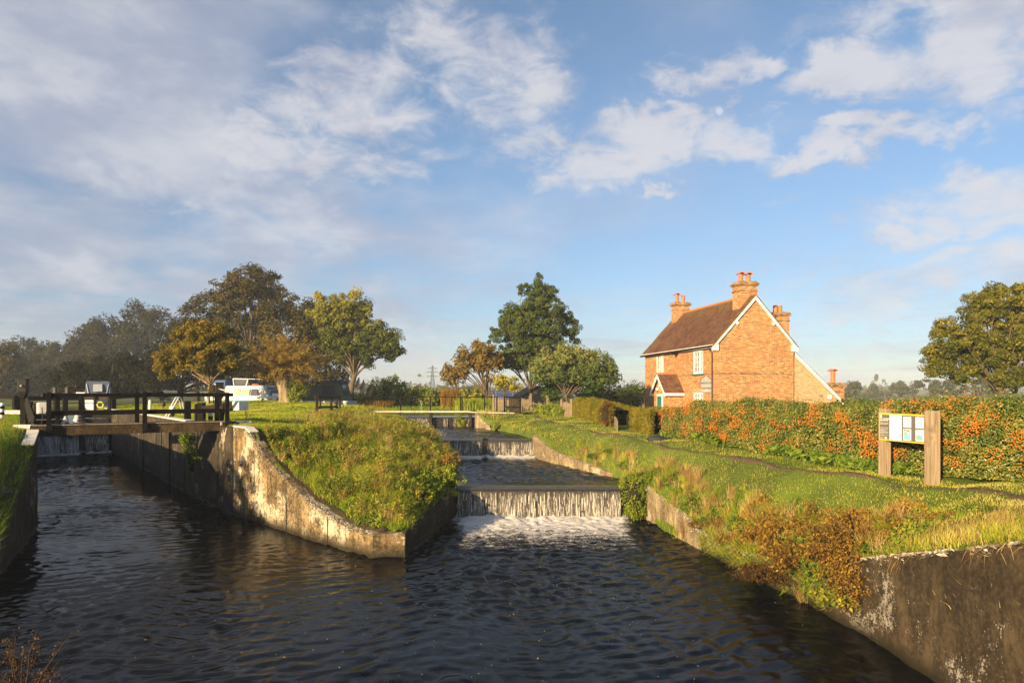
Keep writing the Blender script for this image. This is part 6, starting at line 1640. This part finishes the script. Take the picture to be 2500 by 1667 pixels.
def hoff(y, o): xs = [p[0] for p in HEDGE]; ys = [p[1] for p in HEDGE]; return (np.interp(y, ys, xs) + o, y)


ln = [hoff(y, .85) for y in (8.5, 10, 11.5, 13, 14.5, 16, 18, 20, 22, 24, 26.2)]
hedge('long firethorn hedge full of orange berries beside the path', ln, 1.5, [1.75, 1.75, 1.72, 1.68, 1.66, 1.62, 1.56, 1.5, 1.42, 1.34, 1.2], 120000, .055, .034, 'leaf_hedge', 301, 2500, .56, .2)
ln = [hoff(y, .45) for y in (26.6, 27.5, 28.4)]
hedge('short clipped yellow-green hedge joining the berry hedge', ln, 1.1, 1.02, 12000, .05, .03, 'leaf_trim', 302, 0, .48, .05, .22, spiky=.05)
ln = [hoff(y, .3) for y in (30.6, 33, 36, 39, 40.6)]
hedge('long clipped yellow-green hedge leading to the picket gate', ln, 1.2, [.95, 1.0, 1.05, 1.12, 1.1], 30000, .06, .036, 'leaf_trim', 303, 0, .42, .06, .25, spiky=.05)
for (px, d, lab, m_, tm, n) in ((1478, 31.2, 'shrub with crimson flowers at the hedge gap', 'leaf_red', .5, 1800), (1492, 31.5, 'small bright green shrub between the trimmed hedges', 'leaf_bush', .6, 900)):
    x = at(px, d)[0]; bush('shrub', lab, 'shrub', (x, d - .3, right_bank.z(x, d, 2.4)), [(0, 0, .45, .35, .3, .4), (.05, 0, .8, .3, .25, .3)], n, .06, .04, m_, 310 + px, tm, cr=.12)
bush('climbing_plant', 'leafy climber smothering the rustic pergola', 'plant', (at(1545, 49)[0], 49, 2.35), [(-.3, 0, .8, .55, .4, .7), (.3, 0, 1.1, .6, .4, .4), (-.1, 0, 1.35, .9, .4, .22)], 3000, .13, .09, 'leaf_yellow', 320, .45, cr=.2)
for i, (px, py, d, s) in enumerate(((1340, 990, 43, .6), (1322, 1003, 43.5, .5), (1360, 1000, 41.5, .5), (1352, 985, 44, .7))):
    x = at(px, d)[0]; z = right_bank.z(x, d, 2.5); bush('fern', ['fern clump under the spreading tree, largest one', 'small fern left of the others by the path bend', 'fern nearest the picket gate', 'tall fern behind the rail fence'][i], 'fern', (x, d, z), [(0, 0, s * .5, s * .8, s * .6, s * .5)], 900, .2, .06, 'leaf_bramble', 330 + i, .55, False, 'ferns by the rail fence', .15, droop=.5)

# broad leaves at the hedge foot
rng = np.random.default_rng(340); n = 2600; y = np.concatenate([rng.uniform(9, 26, n // 2), rng.uniform(14.5, 24, n // 2)]); keep = vnoise(np.stack([y, y * 0], 1), .8, 3) > .42; y = y[keep]; o_ = rng.uniform(-.16, .22, len(y)); P = np.array([[hoff(a, b)[0], a, 0] for a, b in zip(y, o_)])
P[:, 2] = [right_bank.z(p[0], p[1], 2.2) for p in P]; P[:, 2] += rng.uniform(.03, .26, len(P)); N = unit(rng.normal(size=P.shape) * .5 + [-.5, -.3, .7]); ls = rng.uniform(.12, .27, len(P))
o = link_mesh('ground_cover', quads_mesh('ground_cover', leaf_quads(P, N, ls, ls * .42, rng, .5), False, np.clip(.5 + .2 * rng.normal(size=len(P)), 0, 1)), M['leaf_dock']); tag(o, None, None, None, 'stuff')


# ------------------------------------------------------------------ grass
def lawn(land, dens, hfun, seed, tfun=None, vmax=None, name='grass', wk=1.0, mat='grass', lean=.45, filt=None):
    rng = np.random.default_rng(seed); P = land.sample(dens, rng, vmax)
    if filt is not None: P = P[filt(P)]
    n = len(P); d = P[:, 1]; big = fbm(P[:, :2], .55, seed, 3); sm = vnoise(P[:, :2], 2.6, seed + 3)
    H = hfun(P, big, sm) * rng.uniform(.55, 1.25, n); W = np.maximum(.009, .00042 * d) * rng.uniform(.7, 1.4, n) * wk
    tint = .40 + .42 * (big - .5) + .22 * (sm - .5) + .14 * rng.normal(size=n) + (tfun(P) if tfun else 0)
    ln_ = rng.normal(0, lean, (n, 2)) * H[:, None] + np.array([.12, -.05]) * H[:, None]
    o = blade_mesh(name, P - [0, 0, .015], H, W, ln_, np.clip(tint, 0, 1), rng, M[mat]); tag(o, None, None, None, 'stuff'); return o


def edge_mix(P):  # 0 at the river edge of the right bank, 1 at the path
    a = np.array([r[0] for r in RB]); c_ = np.array([r[1] for r in RB]); xa = np.interp(P[..., 1], a[:, 1], a[:, 0]); xc = np.interp(P[..., 1], c_[:, 1], c_[:, 0]); return np.clip((P[..., 0] - xa) / np.maximum(xc - xa, .2), 0, 1.6)


def rb_dens(P):
    d = np.maximum(P[..., 1], 4); return np.where((P[..., 1] > 6.5) & (P[..., 1] < 58), np.clip(820 * (12 / d) ** 1.5, 50, 900), 0)


def rb_h(P, big, sm):
    e = edge_mix(P); rough = np.clip(1 - e / .5, 0, 1); return .036 + .045 * sm + rough * (.08 + .22 * np.clip(big - .35, 0, 1))


def rb_filt(P): pd = path_dist(P); rr = np.random.default_rng(1).random(len(P)); return rr < np.clip((pd - .05) / .30, .06, 1)


lawn(right_bank, rb_dens, rb_h, 400, lambda P: .33 + .0 * np.clip(1 - edge_mix(P) / .4, 0, 1) + .05 * (P[:, 1] < 11), 33, filt=rb_filt)
lawn(right_bank, lambda P: np.where((P[..., 1] > 7) & (P[..., 1] < 40) & (edge_mix(P) < .38), np.clip(150 * (12 / np.maximum(P[..., 1], 4)) ** 1.3, 10, 200), 0), lambda P, b, s: .22 + .4 * np.clip(b - .4, 0, 1) + .1 * s, 401, None, 16, 'dry_grass', .8, 'grass_dry', .3, lambda P: vnoise(P[:, :2], .75, 77) > .55)


def is_flat(P): return np.clip((P[..., 2] - 2.58) / .14, 0, 1)
def wdist(P):
    w = np.array([q[0] for q in IS]); return np.hypot(P[..., 0][..., None] - w[:, 0], P[..., 1][..., None] - w[:, 1]).min(-1)


def is_h(P, big, sm):
    f = is_flat(P) * np.clip((-(P[:, 0]) - 6.6 - (P[:, 1] - 26) * .20) / 1.2, 0, 1); return (.07 + .05 * sm) * f + (1 - f) * (.13 + .36 * np.clip(big - .38, 0, 1) + .12 * sm)


def is_filt(P):
    # bare strip behind the curved wall
    a = np.array([[x, y] for x, y, z in WPTS]); dd = np.full(len(P), 9.0)
    for p, q in zip(a[:-1], a[1:]):
        for k in np.linspace(0, 1, 6): dd = np.minimum(dd, np.hypot(P[:, 0] - (p + (q - p) * k)[0], P[:, 1] - (p + (q - p) * k)[1]))
    return (dd > .24 + .26 * vnoise(P[:, :2], 2, 5))


lawn(island, lambda P: np.where(P[..., 1] < 55.5, np.clip(1000 * (15 / np.maximum(P[..., 1], 8)) ** 1.6, 90, 900), 0), is_h, 410, lambda P: np.where(is_flat(P) > .5, .22, .14 + .10 * RNG.normal(size=len(P))), None, filt=is_filt)
# dry stems over the middle of the island and the crest towards the fence
def is_dry(P): x = P[..., 0] + .22 * P[..., 1]; return np.where((P[..., 2] < 2.82) & (P[..., 1] > 17.3) & (P[..., 1] < 44) & (P[..., 0] > -8.6 - (P[..., 1] - 21) * .16), np.clip(120 * (16 / np.maximum(P[..., 1], 8)) ** 1.2, 20, 150), 0)
lawn(island, is_dry, lambda P, b, s: .28 + .38 * np.clip(b - .35, 0, 1), 411, None, None, 'dry_grass', .75, 'grass_dry', .28, lambda P: is_filt(P) & ((vnoise(P[:, :2], .6, 31) > .50) | (P[:, 1] > 33)))
lawn(left_bank, lambda P: np.where((P[..., 1] > 9) & (P[..., 1] < 52) & (P[..., 0] > -48), np.clip(500 * (16 / np.maximum(P[..., 1], 8)) ** 1.6, 50, 500), 0), lambda P, b, s: np.where(P[:, 2] < 2.7, .18 + .15 * b, .08 + .05 * s), 412, lambda P: np.where(P[:, 2] < 2.7, -.30, 0), 26)  # blades low on the bank tinted darker to stand for its shade
lawn(left_bank, lambda P: np.where((P[..., 1] > 12) & (P[..., 1] < 20.5) & (P[..., 0] > -18), 35, 0), lambda P, b, s: .5 + .3 * b, 413, None, 18, 'dry_grass', .8, 'grass_dry', .5)
rng = np.random.default_rng(459); n = 1500; LA = np.array([(-8.6, 9.9, .3), (-9.6, 11.8, .35), (-10.3, 13.2, .45), (-11.3, 15.1, .92), (-12.1, 16.6, 1.42), (-12.9, 18.1, 2.03), (-13.6, 19.4, 2.53)]); y = rng.uniform(12, 19.2, n)
P = np.stack([np.interp(y, LA[:, 1], LA[:, 0]) - rng.uniform(-.04, .4, n), y, np.interp(y, LA[:, 1], LA[:, 2]) + .02], 1); H = rng.uniform(.15, .5, n); ln_ = np.stack([rng.uniform(.1, 1.0, n) * H, rng.normal(0, .4, n) * H], 1)
o = blade_mesh('overhanging_grass', P, H * rng.uniform(-.3, .9, n), rng.uniform(.01, .018, n), ln_, np.clip(.2 + .2 * rng.normal(size=n), 0, 1), rng, M['grass']); tag(o, None, None, None, 'stuff')  # low tint paints in the shade along this wall edge
lawn(garden, lambda P: np.where(P[..., 1] < 66, 60, 0), lambda P, b, s: .12 + .1 * s, 414)


# ------------------------------------------------------------------ brambles and weeds (uncountable leaf cover)
def cover(land, dens, hfun, L, W, mat, seed, tm=.5, filt=None, name='undergrowth', per=1, tv=.2, vmax=None, droop=.2):
    rng = np.random.default_rng(seed); P = land.sample(dens, rng, vmax)
    if filt is not None: P = P[filt(P)]
    n = len(P); P = P.copy(); P[:, 2] += hfun(P) * rng.random(n) ** .6; N = unit(rng.normal(size=(n, 3)) * .55 + [-.3, -.3, .6]); ls = L * rng.uniform(.5, 1.4, n)
    t_ = np.clip(tm + tv * 2 * (vnoise(P, 2.4, seed) - .5) + .16 * rng.normal(size=n), 0, 1)
    o = link_mesh(name, quads_mesh(name, leaf_quads(P, N, ls, ls * W / L, rng, droop), False, t_), M[mat]); return tag(o, None, None, None, 'stuff')


def weedy(P): return (P[..., 2] < 2.70) & (P[..., 1] > 17.2) & (P[..., 1] < 40) & (P[..., 0] > -8.4 - (P[..., 1] - 21) * .12)
hm = lambda P: .08 + .40 * np.clip(fbm(P[:, :2], .9, 55, 3) - .34, 0, 1) * 1.6
cover(island, lambda P: np.where(weedy(P), np.clip(600 * (17 / np.maximum(P[..., 1], 8)) ** 1.3, 150, 1000), 0), hm, .085, .055, 'leaf_bramble', 420, .28, lambda P: is_filt(P) & (fbm(P[:, :2], .8, 63, 3) > .46))
cover(island, lambda P: np.where(weedy(P), 50, 0), lambda P: hm(P) * 1.1, .07, .035, 'leaf_dead', 421, .35, lambda P: is_filt(P) & (fbm(P[:, :2], .9, 69, 3) > .55))
def sprigs(land, n, region, hmin, hmax, L, W, mat, seed, tm, leaves=14, name='tall_weeds', stem='grass_dry', clump=.5):
    rng = np.random.default_rng(seed); P = land.sample(lambda Q: np.where(region(Q), n, 0.0), rng); P = P[is_filt(P) & (vnoise(P[:, :2], .9, seed) > clump)]
    H = rng.uniform(hmin, hmax, len(P)); LP = []; LN = []; T = []; SQ = []
    for p, h in zip(P, H):
        tip = p + [rng.normal(0, .16) * h, rng.normal(0, .16) * h, h]; mid = p * .5 + tip * .5 + [rng.normal(0, .04), rng.normal(0, .04), .04]
        for a, b, w0, w1 in ((p, mid, .007, .005), (mid, tip, .005, .002)): SQ.append([a - [w0, 0, 0], a + [w0, 0, 0], b + [w1, 0, 0], b - [w1, 0, 0]])
        f = rng.random(leaves) ** .8; q = np.where(f[:, None] < .5, p + (mid - p) * f[:, None] * 2, mid + (tip - mid) * (f[:, None] - .5) * 2)
        ang = rng.uniform(0, 2 * PI, leaves); r = L * (1.1 - .6 * f) * rng.uniform(.5, 1.1, leaves)
        LP.append(q + np.stack([np.cos(ang) * r, np.sin(ang) * r, rng.normal(0, .02, leaves)], 1)); LN.append(np.stack([np.cos(ang) * .5, np.sin(ang) * .5, np.ones(leaves)], 1) + rng.normal(0, .35, (leaves, 3))); T.append(np.full(leaves, tm + rng.normal(0, .14)))
    LP, LN, T = np.concatenate(LP), unit(np.concatenate(LN)), np.concatenate(T); m = len(LP)
    o = link_mesh(name, quads_mesh(name, leaf_quads(LP, LN, L * rng.uniform(.6, 1.3, m), W, rng, .35), False, np.clip(T + .1 * rng.normal(size=m), 0, 1)), M[mat]); tag(o, None, None, None, 'stuff')
    o2 = link_mesh('weed_stems', quads_mesh('weed_stems', np.array(SQ), False, np.clip(.3 + .2 * rng.normal(size=len(SQ)), 0, 1)), M[stem]); tag(o2, None, None, None, 'stuff')


slope_ = lambda P: weedy(P) & (P[..., 1] < 33)
sprigs(island, 16, slope_, .2, .5, .09, .05, 'leaf_bramble', 461, .78, 16)
sprigs(island, 12, slope_, .2, .45, .085, .042, 'leaf_bramble', 462, .25, 18)
sprigs(island, 3, slope_, .3, .65, .07, .03, 'leaf_dead', 463, .35, 22, 'brown_weeds', clump=.45)
sprigs(island, 5, slope_, .25, .55, .08, .045, 'leaf_yellow', 464, .85, 16, 'yellow_weeds', clump=.4)
# pale crust along wall tops and dry grass hanging over the foreground wall
RWP0 = np.array([(5.9, 5.5, 2.74), (5.88, 7.7, 2.32), (5.86, 9.6, 1.75), (5.78, 11.46, 1.2), (5.55, 13.0, .72), (5.1, 15.4, .42), (4.8, 17.3, .42), (4.62, 18.5, .72), (4.42, 20.1, .9), (4.22, 21.75, 1.06)]); rng = np.random.default_rng(490); Q = []
for pts, n, side in ((np.array(WPTS), 2600, 1), (RWP0, 2400, 1)):
    f = np.sort(rng.random(n)) * (len(pts) - 1); i = np.minimum(f.astype(int), len(pts) - 2); p = pts[i] + (pts[i + 1] - pts[i]) * (f - i)[:, None]; dd = unit((pts[i + 1] - pts[i]) * [1, 1, 0]); nn = np.stack([dd[:, 1], -dd[:, 0], dd[:, 2] * 0], 1) * (1 if pts is not RWP0 else 1)
    ok = vnoise(p, 1.7, 9) + .5 * vnoise(p, 7, 4) > .62; p, nn = p[ok], nn[ok]; k = len(p); o_ = rng.normal(.02, .045, k)
    c = p + nn * o_[:, None] + [0, 0, .012] - np.stack([o_ * 0, o_ * 0, np.clip(-o_, 0, 1) * 1.2], 1); Q.append(leaf_quads(c, unit(rng.normal(size=(k, 3)) * .3 + [0, 0, 1]), rng.uniform(.03, .10, k), rng.uniform(.02, .06, k), rng, 0, .05))
Q = np.concatenate(Q); o = link_mesh('lichen_crust', quads_mesh('lichen_crust', Q, False, rng.random(len(Q))), m_leaf('pale_lichen', pal((.26, .22, .15), (.46, .41, .32), (.58, .53, .44)), .0)); tag(o, None, None, None, 'stuff')
n = 900; y = rng.uniform(7.0, 11.6, n); y = y[vnoise(np.stack([y, y * 0], 1), 1.9, 12) > .45]; n = len(y); P = np.stack([np.interp(y, RWP0[::1, 1], RWP0[:, 0]) + rng.uniform(-.02, .22, n), y, np.interp(y, RWP0[:, 1], RWP0[:, 2]) + .02], 1); H = rng.uniform(.12, .42, n)
o = blade_mesh('overhanging_grass', P, -H * rng.uniform(-.35, 1.0, n), rng.uniform(.006, .010, n), np.stack([-rng.uniform(.25, .6, n) * H, rng.normal(0, .45, n) * H], 1), np.clip(.35 + .25 * rng.normal(size=n), 0, 1), rng, M['grass_dry'], None, .7); tag(o, None, None, None, 'stuff')
# mounded brambles and arching tussocks: uneven lumps with shade between them
def mounds(land, n, region, rr, hh, per, L, W, mats, seed, name='brambles', filt=None):
    rng = np.random.default_rng(seed); P = land.sample(lambda Q: np.where(region(Q), 60.0, 0), rng); P = P[rng.permutation(len(P))]
    if filt is not None: P = P[filt(P)]
    P = P[:n]; out = {m: ([], [], []) for m, _ in mats}
    for p in P:
        r = rng.uniform(*rr); h = rng.uniform(*hh); m, tm = mats[rng.integers(len(mats))]; k = int(per * (r / rr[1]) ** 1.5)
        d = rand_dirs(k, rng); d[:, 2] = np.abs(d[:, 2]); q = p + d * np.array([r, r, h]) * rng.uniform(.72, 1.06, (k, 1)) * (1 + .35 * (vnoise(d + p, 2.2, seed)[:, None] - .5)); q[:, 2] -= .04
        out[m][0].append(q); out[m][1].append(d * .7 + rng.normal(size=d.shape) * .5 + [0, 0, .3]); out[m][2].append(np.clip(tm + rng.normal(0, .12) + .15 * rng.normal(size=k), 0, 1))
    for m, (q, nn, tt) in out.items():
        if not q: continue
        q, nn, tt = np.concatenate(q), unit(np.concatenate(nn)), np.concatenate(tt)
        o = link_mesh(name, quads_mesh(name, leaf_quads(q, nn, L * rng.uniform(.55, 1.35, len(q)), W, rng, .25), False, tt), M[m]); tag(o, None, None, None, 'stuff')


def tussocks(land, n, region, hh, per, seed, tm, mat='grass_dry', filt=None, name='tussock_grass'):
    rng = np.random.default_rng(seed); P = land.sample(lambda Q: np.where(region(Q), 40.0, 0), rng); P = P[rng.permutation(len(P))]
    if filt is not None: P = P[filt(P)]
    P = P[:n]; k = len(P); B = np.repeat(P, per, 0) + rng.normal(0, .05, (k * per, 3)) * [1, 1, 0]; H = np.repeat(rng.uniform(*hh, k), per) * rng.uniform(.5, 1.15, k * per)
    a = rng.uniform(0, 2 * PI, k * per); l = rng.uniform(.15, 1.0, k * per) * H; T = np.clip(np.repeat(tm + .2 * rng.normal(size=k), per) + .12 * rng.normal(size=k * per), 0, 1)
    o = blade_mesh(name, B, H, rng.uniform(.006, .012, k * per), np.stack([np.cos(a) * l, np.sin(a) * l], 1), T, rng, M[mat], None, .3); tag(o, None, None, None, 'stuff')


mounds(island, 95, slope_, (.22, .55), (.16, .46), 520, .075, .045, [('leaf_bramble', .62), ('leaf_bramble', .28), ('leaf_bush', .25), ('leaf_bush', .55), ('leaf_bramble', .8)], 480, filt=is_filt)
tussocks(island, 120, slope_, (.3, .62), 46, 481, .45, filt=is_filt); tussocks(island, 150, slope_, (.22, .45), 60, 482, .62, 'grass', is_filt)
rbe = lambda P: (P[..., 1] > 11) & (P[..., 1] < 28) & (edge_mix(P) < .36)
mounds(right_bank, 46, rbe, (.18, .42), (.10, .30), 420, .065, .038, [('leaf_bramble', .55), ('leaf_bramble', .3), ('leaf_dead', .5), ('leaf_bush', .4)], 483)
tussocks(right_bank, 110, rbe, (.25, .62), 48, 484, .5); tussocks(right_bank, 120, rbe, (.2, .45), 60, 485, .7, 'grass')
tussocks(right_bank, 60, lambda P: (P[..., 1] > 7.5) & (P[..., 1] < 24) & (edge_mix(P) < .6), (.12, .28), 50, 486, .6, 'grass')
# low tufts on the bare strip
lawn(island, lambda P: np.where((P[..., 1] < 22.5) & (P[..., 1] > 16.5), 70, 0), lambda P, b, s: .06 + .08 * s, 465, None, None, filt=lambda P: ~is_filt(P) & (vnoise(P[:, :2], 3, 8) > .45))
# cascade-side fringe of the island
cover(island, lambda P: np.where((P[..., 1] > 19.5) & (P[..., 1] < 41), 1000 * np.clip((18 / np.maximum(P[..., 1], 8)), .3, 1), 0), lambda P: np.where(P[:, 1] < 26, .38, .12), .085, .055, 'leaf_bramble', 422, .45, lambda P: (P[:, 0] > np.interp(P[:, 1], [q[2][1] for q in IS], [q[2][0] for q in IS]) - .75))
# orange-brown thicket over the right wall
def thick(P): x, y = P[..., 0], P[..., 1]; return (y > 10.6) & (y < 16.2) & (edge_mix(P) < .34)
cover(right_bank, lambda P: np.where(thick(P), 1500, 0), lambda P: .10 + .42 * fbm(P[:, :2], 1.3, 71, 2), .06, .036, 'leaf_dead', 430, .48, lambda P: fbm(P[:, :2], 1.1, 72, 2) > .42, 'brown_undergrowth')
cover(right_bank, lambda P: np.where(thick(P), 420, 0), lambda P: .05 + .3 * fbm(P[:, :2], 1.3, 73, 2), .06, .04, 'leaf_bramble', 431, .5, lambda P: fbm(P[:, :2], 1.2, 74, 2) > .5)


def spray(label, cx, cy, cz, R, n, L, W, mat, seed, tm, stems=60, kind=None, name='shrub', cat='shrub', fl=(1, 1, .8), group=None):
    rng = np.random.default_rng(seed); o = thing(name, label, cat, (cx, cy, cz), 0, group); mb = MB(); P = []
    for k in range(stems):
        d = rand_dirs(1, rng)[0] * fl; d[2] = abs(d[2]) + .1 if fl[2] > 0 else -abs(d[2]); e = d * R * rng.uniform(.5, 1.1)
        pts = catmull(np.array([[0, 0, 0], e * .55 + [0, 0, .12 * R], e]), 6) + rng.normal(0, .01, (6, 3)); mb.tube(pts, list(np.linspace(.008, .002, 6)), 4, False)
        m = n // stems; f = rng.uniform(.25, 1, m); P.append(np.stack([np.interp(f, np.linspace(0, 1, 6), pts[:, j]) for j in range(3)], 1) + rng.normal(0, .03, (m, 3)))
    P = np.concatenate(P); mb.build('stems', m_plain('dead_stem', (.04, .024, .014), .8, .3) if 'dead_stem' not in bpy.data.materials else bpy.data.materials['dead_stem'], o)  # stem colour darkened to paint in the corner weed's shade, shared by all sprays
    N = unit(rng.normal(size=P.shape) * .6 + [-.3, -.3, .5]); ls = L * rng.uniform(.6, 1.3, len(P)); link_mesh('foliage', quads_mesh('foliage', leaf_quads(P, N, ls, ls * W / L, rng, .3), False, np.clip(tm + .2 * rng.normal(size=len(P)), 0, 1)), M[mat], o); return o


GO = 'autumn shrubs hanging over the foreground wall'
spray('bushy golden-brown shrub drooping over the wall corner, biggest of the thicket', 5.95, 12.1, .95, 1.0, 9000, .055, .034, 'leaf_dead', 440, .40, 160, group=GO)
spray('orange-brown shrub overhanging the water left of the wall corner', 5.6, 13.1, .6, .95, 7500, .055, .034, 'leaf_dead', 441, .36, 110, fl=(1, 1, .6), group=GO)
spray('dark dead brushwood trailing into the river by the bank', 5.1, 13.7, .2, .8, 3600, .045, .024, 'leaf_dead', 442, .10, 110, fl=(1, 1, .35), group=GO)
spray('lime yellow broad-leaved plant hanging at the base of the corner', 5.62, 11.75, .35, .5, 1000, .075, .045, 'leaf_yellow', 443, .55, 40, fl=(1, 1, .5), group=GO)
spray('rusty creeper hanging down the face of the foreground wall at its corner', 5.72, 11.75, 1.05, .8, 5200, .05, .032, 'leaf_dead', 466, .45, 90, fl=(.55, 1, -.95), group=GO)
spray('olive creeper hanging beside the rusty one on the foreground wall', 5.62, 12.35, .95, .75, 3600, .055, .034, 'leaf_bramble', 467, .40, 70, fl=(.55, 1, -.85), group=GO)
spray('low orange shrub on the grass above the wall', 7.0, 11.9, right_bank.z(7.0, 11.9, 1.8), .42, 1500, .055, .034, 'leaf_dead', 444, .70, 44, group=GO)
spray('yellow-brown shrub among dry grass on the bank above the pool', 5.6, 14.6, .75, .8, 4600, .055, .032, 'leaf_dead', 445, .55, 80, group=GO)
spray('olive green leafy shrub in the middle of the thicket', 5.9, 13.0, .85, .7, 3600, .06, .038, 'leaf_bramble', 455, .35, 70, group=GO)
spray('golden shrub highest on the bank above the wall corner', 6.5, 12.5, right_bank.z(6.5, 12.5, 1.4) - .1, .7, 3800, .05, .03, 'leaf_dead', 456, .58, 70, fl=(1, 1, .6), group=GO)
# grass and stems hanging over the low wall down to the water
RWP = np.array([(5.86, 9.6, 1.75), (5.78, 11.46, 1.2), (5.55, 13.0, .72), (5.1, 15.4, .42), (4.8, 17.3, .42)])
rng = np.random.default_rng(457); n = 5200; y = rng.uniform(12.0, 17.2, n); x = np.interp(y, RWP[:, 1], RWP[:, 0]); zt = np.interp(y, RWP[:, 1], RWP[:, 2]); f = rng.random(n) ** .7
P = np.stack([x + .22 - rng.random(n) * .30, y, zt * f + .06], 1); H = rng.uniform(.10, .42, n); ln_ = np.stack([-rng.uniform(.3, 1.0, n) * H, rng.normal(0, .35, n) * H], 1)
o = blade_mesh('overhanging_grass', P, H * rng.uniform(-.5, .8, n), rng.uniform(.008, .014, n), ln_, np.clip(.55 + .25 * rng.normal(size=n), 0, 1), rng, M['grass']); tag(o, None, None, None, 'stuff')
n = 3000; y = rng.uniform(7.5, 21.6, n); RA = np.array([r[0] for r in RB]); x = np.interp(y, RA[:, 1], RA[:, 0]); zt = np.interp(y, RA[:, 1], RA[:, 2])
P = np.stack([x + rng.uniform(-.12, .3, n), y, zt + .02], 1); H = rng.uniform(.08, .3, n); ln_ = np.stack([-rng.uniform(.0, .9, n) * H, rng.normal(0, .4, n) * H], 1)
o = blade_mesh('overhanging_grass', P, H * rng.uniform(.0, .9, n), rng.uniform(.007, .013, n), ln_, np.clip(.5 + .25 * rng.normal(size=n), 0, 1), rng, M['grass']); tag(o, None, None, None, 'stuff')
cover(right_bank, lambda P: np.where((P[..., 1] > 7) & (P[..., 1] < 26) & (edge_mix(P) < .22), 260, 0), lambda P: .05 + .22 * fbm(P[:, :2], 1.3, 171, 2), .06, .036, 'leaf_bramble', 458, .5, lambda P: fbm(P[:, :2], 1.1, 172, 2) > .5)
spray('thin rusty weed rising from the island beside the middle cascade', -2.2, 22.6, island.z(-2.2, 22.6, 1.2), .95, 1100, .06, .03, 'leaf_dead', 446, .6, 26, fl=(.55, .5, 1.3), name='weed', cat='weed')
spray('leafy yellow-green shrub at the corner of the island by the weir', -2.15, 21.5, island.z(-2.15, 21.5, 1.0), .75, 2600, .07, .045, 'leaf_bramble', 447, .62, 50, fl=(1, .8, .9))
spray('dry twig leaning in front of the nearest waterfall', -1.55, 21.0, .25, .9, 60, .05, .03, 'leaf_dead', 448, .6, 3, fl=(.2, .1, 1), name='twig', cat='twig')
spray('dark dried seed-head weed in the bottom left corner', -4.55, 6.3, .95, .85, 1500, .03, .015, 'leaf_dead', 449, .0, 34, fl=(.7, .5, 1.2), name='weed', cat='weed')
nbk = MB().loft([[(-12, 1, -.6), (-12, 1, 1.1), (-4.0, 1, 1.0), (-3.3, 1, -.6)], [(-12, 5.2, -.6), (-12, 5.2, 1.05), (-4.1, 5.2, .98), (-3.6, 5.2, -.6)], [(-12, 6.9, -.6), (-12, 6.9, .9), (-4.4, 6.7, .85), (-4.0, 6.9, -.6)], [(-13, 8.6, -.6), (-13, 8.6, .8), (-8.0, 8.4, .6), (-7.6, 8.6, -.6)], [(-15, 11, -.6), (-15, 11, .7), (-10.4, 11, .4), (-9.9, 11, -.6)]]).build('near_bank_ground', M['turf']); tag(nbk, kind='structure')
hb = np.array([-16.6, 12.4, 1.2]); tree('tree', 'dark hawthorn added out of view to shade the left bank and lock wall', 'tree', hb, [(0, 0, 2.4, 2.0, 2.0, 1.4), (-1.0, .9, 1.6, 1.6, 1.6, 1.2), (.9, -1.0, 1.4, 1.5, 1.5, 1.1)], 160, 14000, .11, .075, .42, 'leaf_oak', 'bark_dark', 1.0, .15, 600, None, 14, tmid=.4)  # unseen tree, added to cast shade on the left bank and lock
# green clump by the weir end
bush('plant', 'lush green water plant hanging over the right end of the nearest weir', 'plant', (3.86, 21.75, 0.0), [(0, -.25, .55, .42, .35, .6), (.05, 0, 1.0, .5, .4, .35), (.3, .2, 1.25, .5, .4, .3), (-.05, -.3, .25, .3, .25, .3)], 5200, .075, .032, 'leaf_bramble', 450, .55, True, None, .12, droop=.6)
bush('plant', 'bright green plant on the bank wall of the upper pool', 'plant', (-.95, 39.0, 1.85), [(0, 0, .2, .5, .4, .28), (.4, -.5, .2, .4, .4, .25)], 1300, .10, .06, 'leaf_bramble', 451, .75, True, cr=.14)
bush('plant', 'grassy green tuft hanging on the mossy top weir', 'plant', (-3.25, 43.05, 1.8), [(0, 0, .3, .25, .15, .38)], 800, .16, .03, 'leaf_bramble', 452, .6, False, cr=.12, droop=.9)
bush('plant', 'green plants growing from the lock wall under the bridge', 'plant', (-12.0, 25.7, 1.15), [(0, -.1, .6, .2, .2, .6), (-.3, .1, 1.0, .2, .2, .4)], 900, .09, .055, 'leaf_bramble', 453, .45, False, cr=.12, droop=.5)
# mossy fringe of grass over the walls, foam flecks
rng = np.random.default_rng(470); n = 420; x = rng.normal(-.5, 3.2, n); y = rng.uniform(9, 21, n); x = np.clip(x, -9, 5); P = np.stack([x, y, wave(x, y) + .012], 1); ls = rng.uniform(.008, .03, n); ls[:30] *= 1.8
o = link_mesh('floating_flecks', quads_mesh('floating_flecks', leaf_quads(P, unit(rng.normal(size=P.shape) * .1 + [0, 0, 1]), ls, ls * .7, rng, 0, .0), False, np.full(n, .9)), M['plume']); tag(o, None, None, None, 'stuff')
sc.cycles.max_bounces = 6; sc.cycles.diffuse_bounces = 2; sc.cycles.glossy_bounces = 3; sc.cycles.transmission_bounces = 3; sc.cycles.transparent_max_bounces = 8; sc.cycles.volume_bounces = 0
sc.cycles.caustics_reflective = False; sc.cycles.caustics_refractive = False; sc.cycles.sample_clamp_indirect = 6; sc.cycles.use_denoising = True
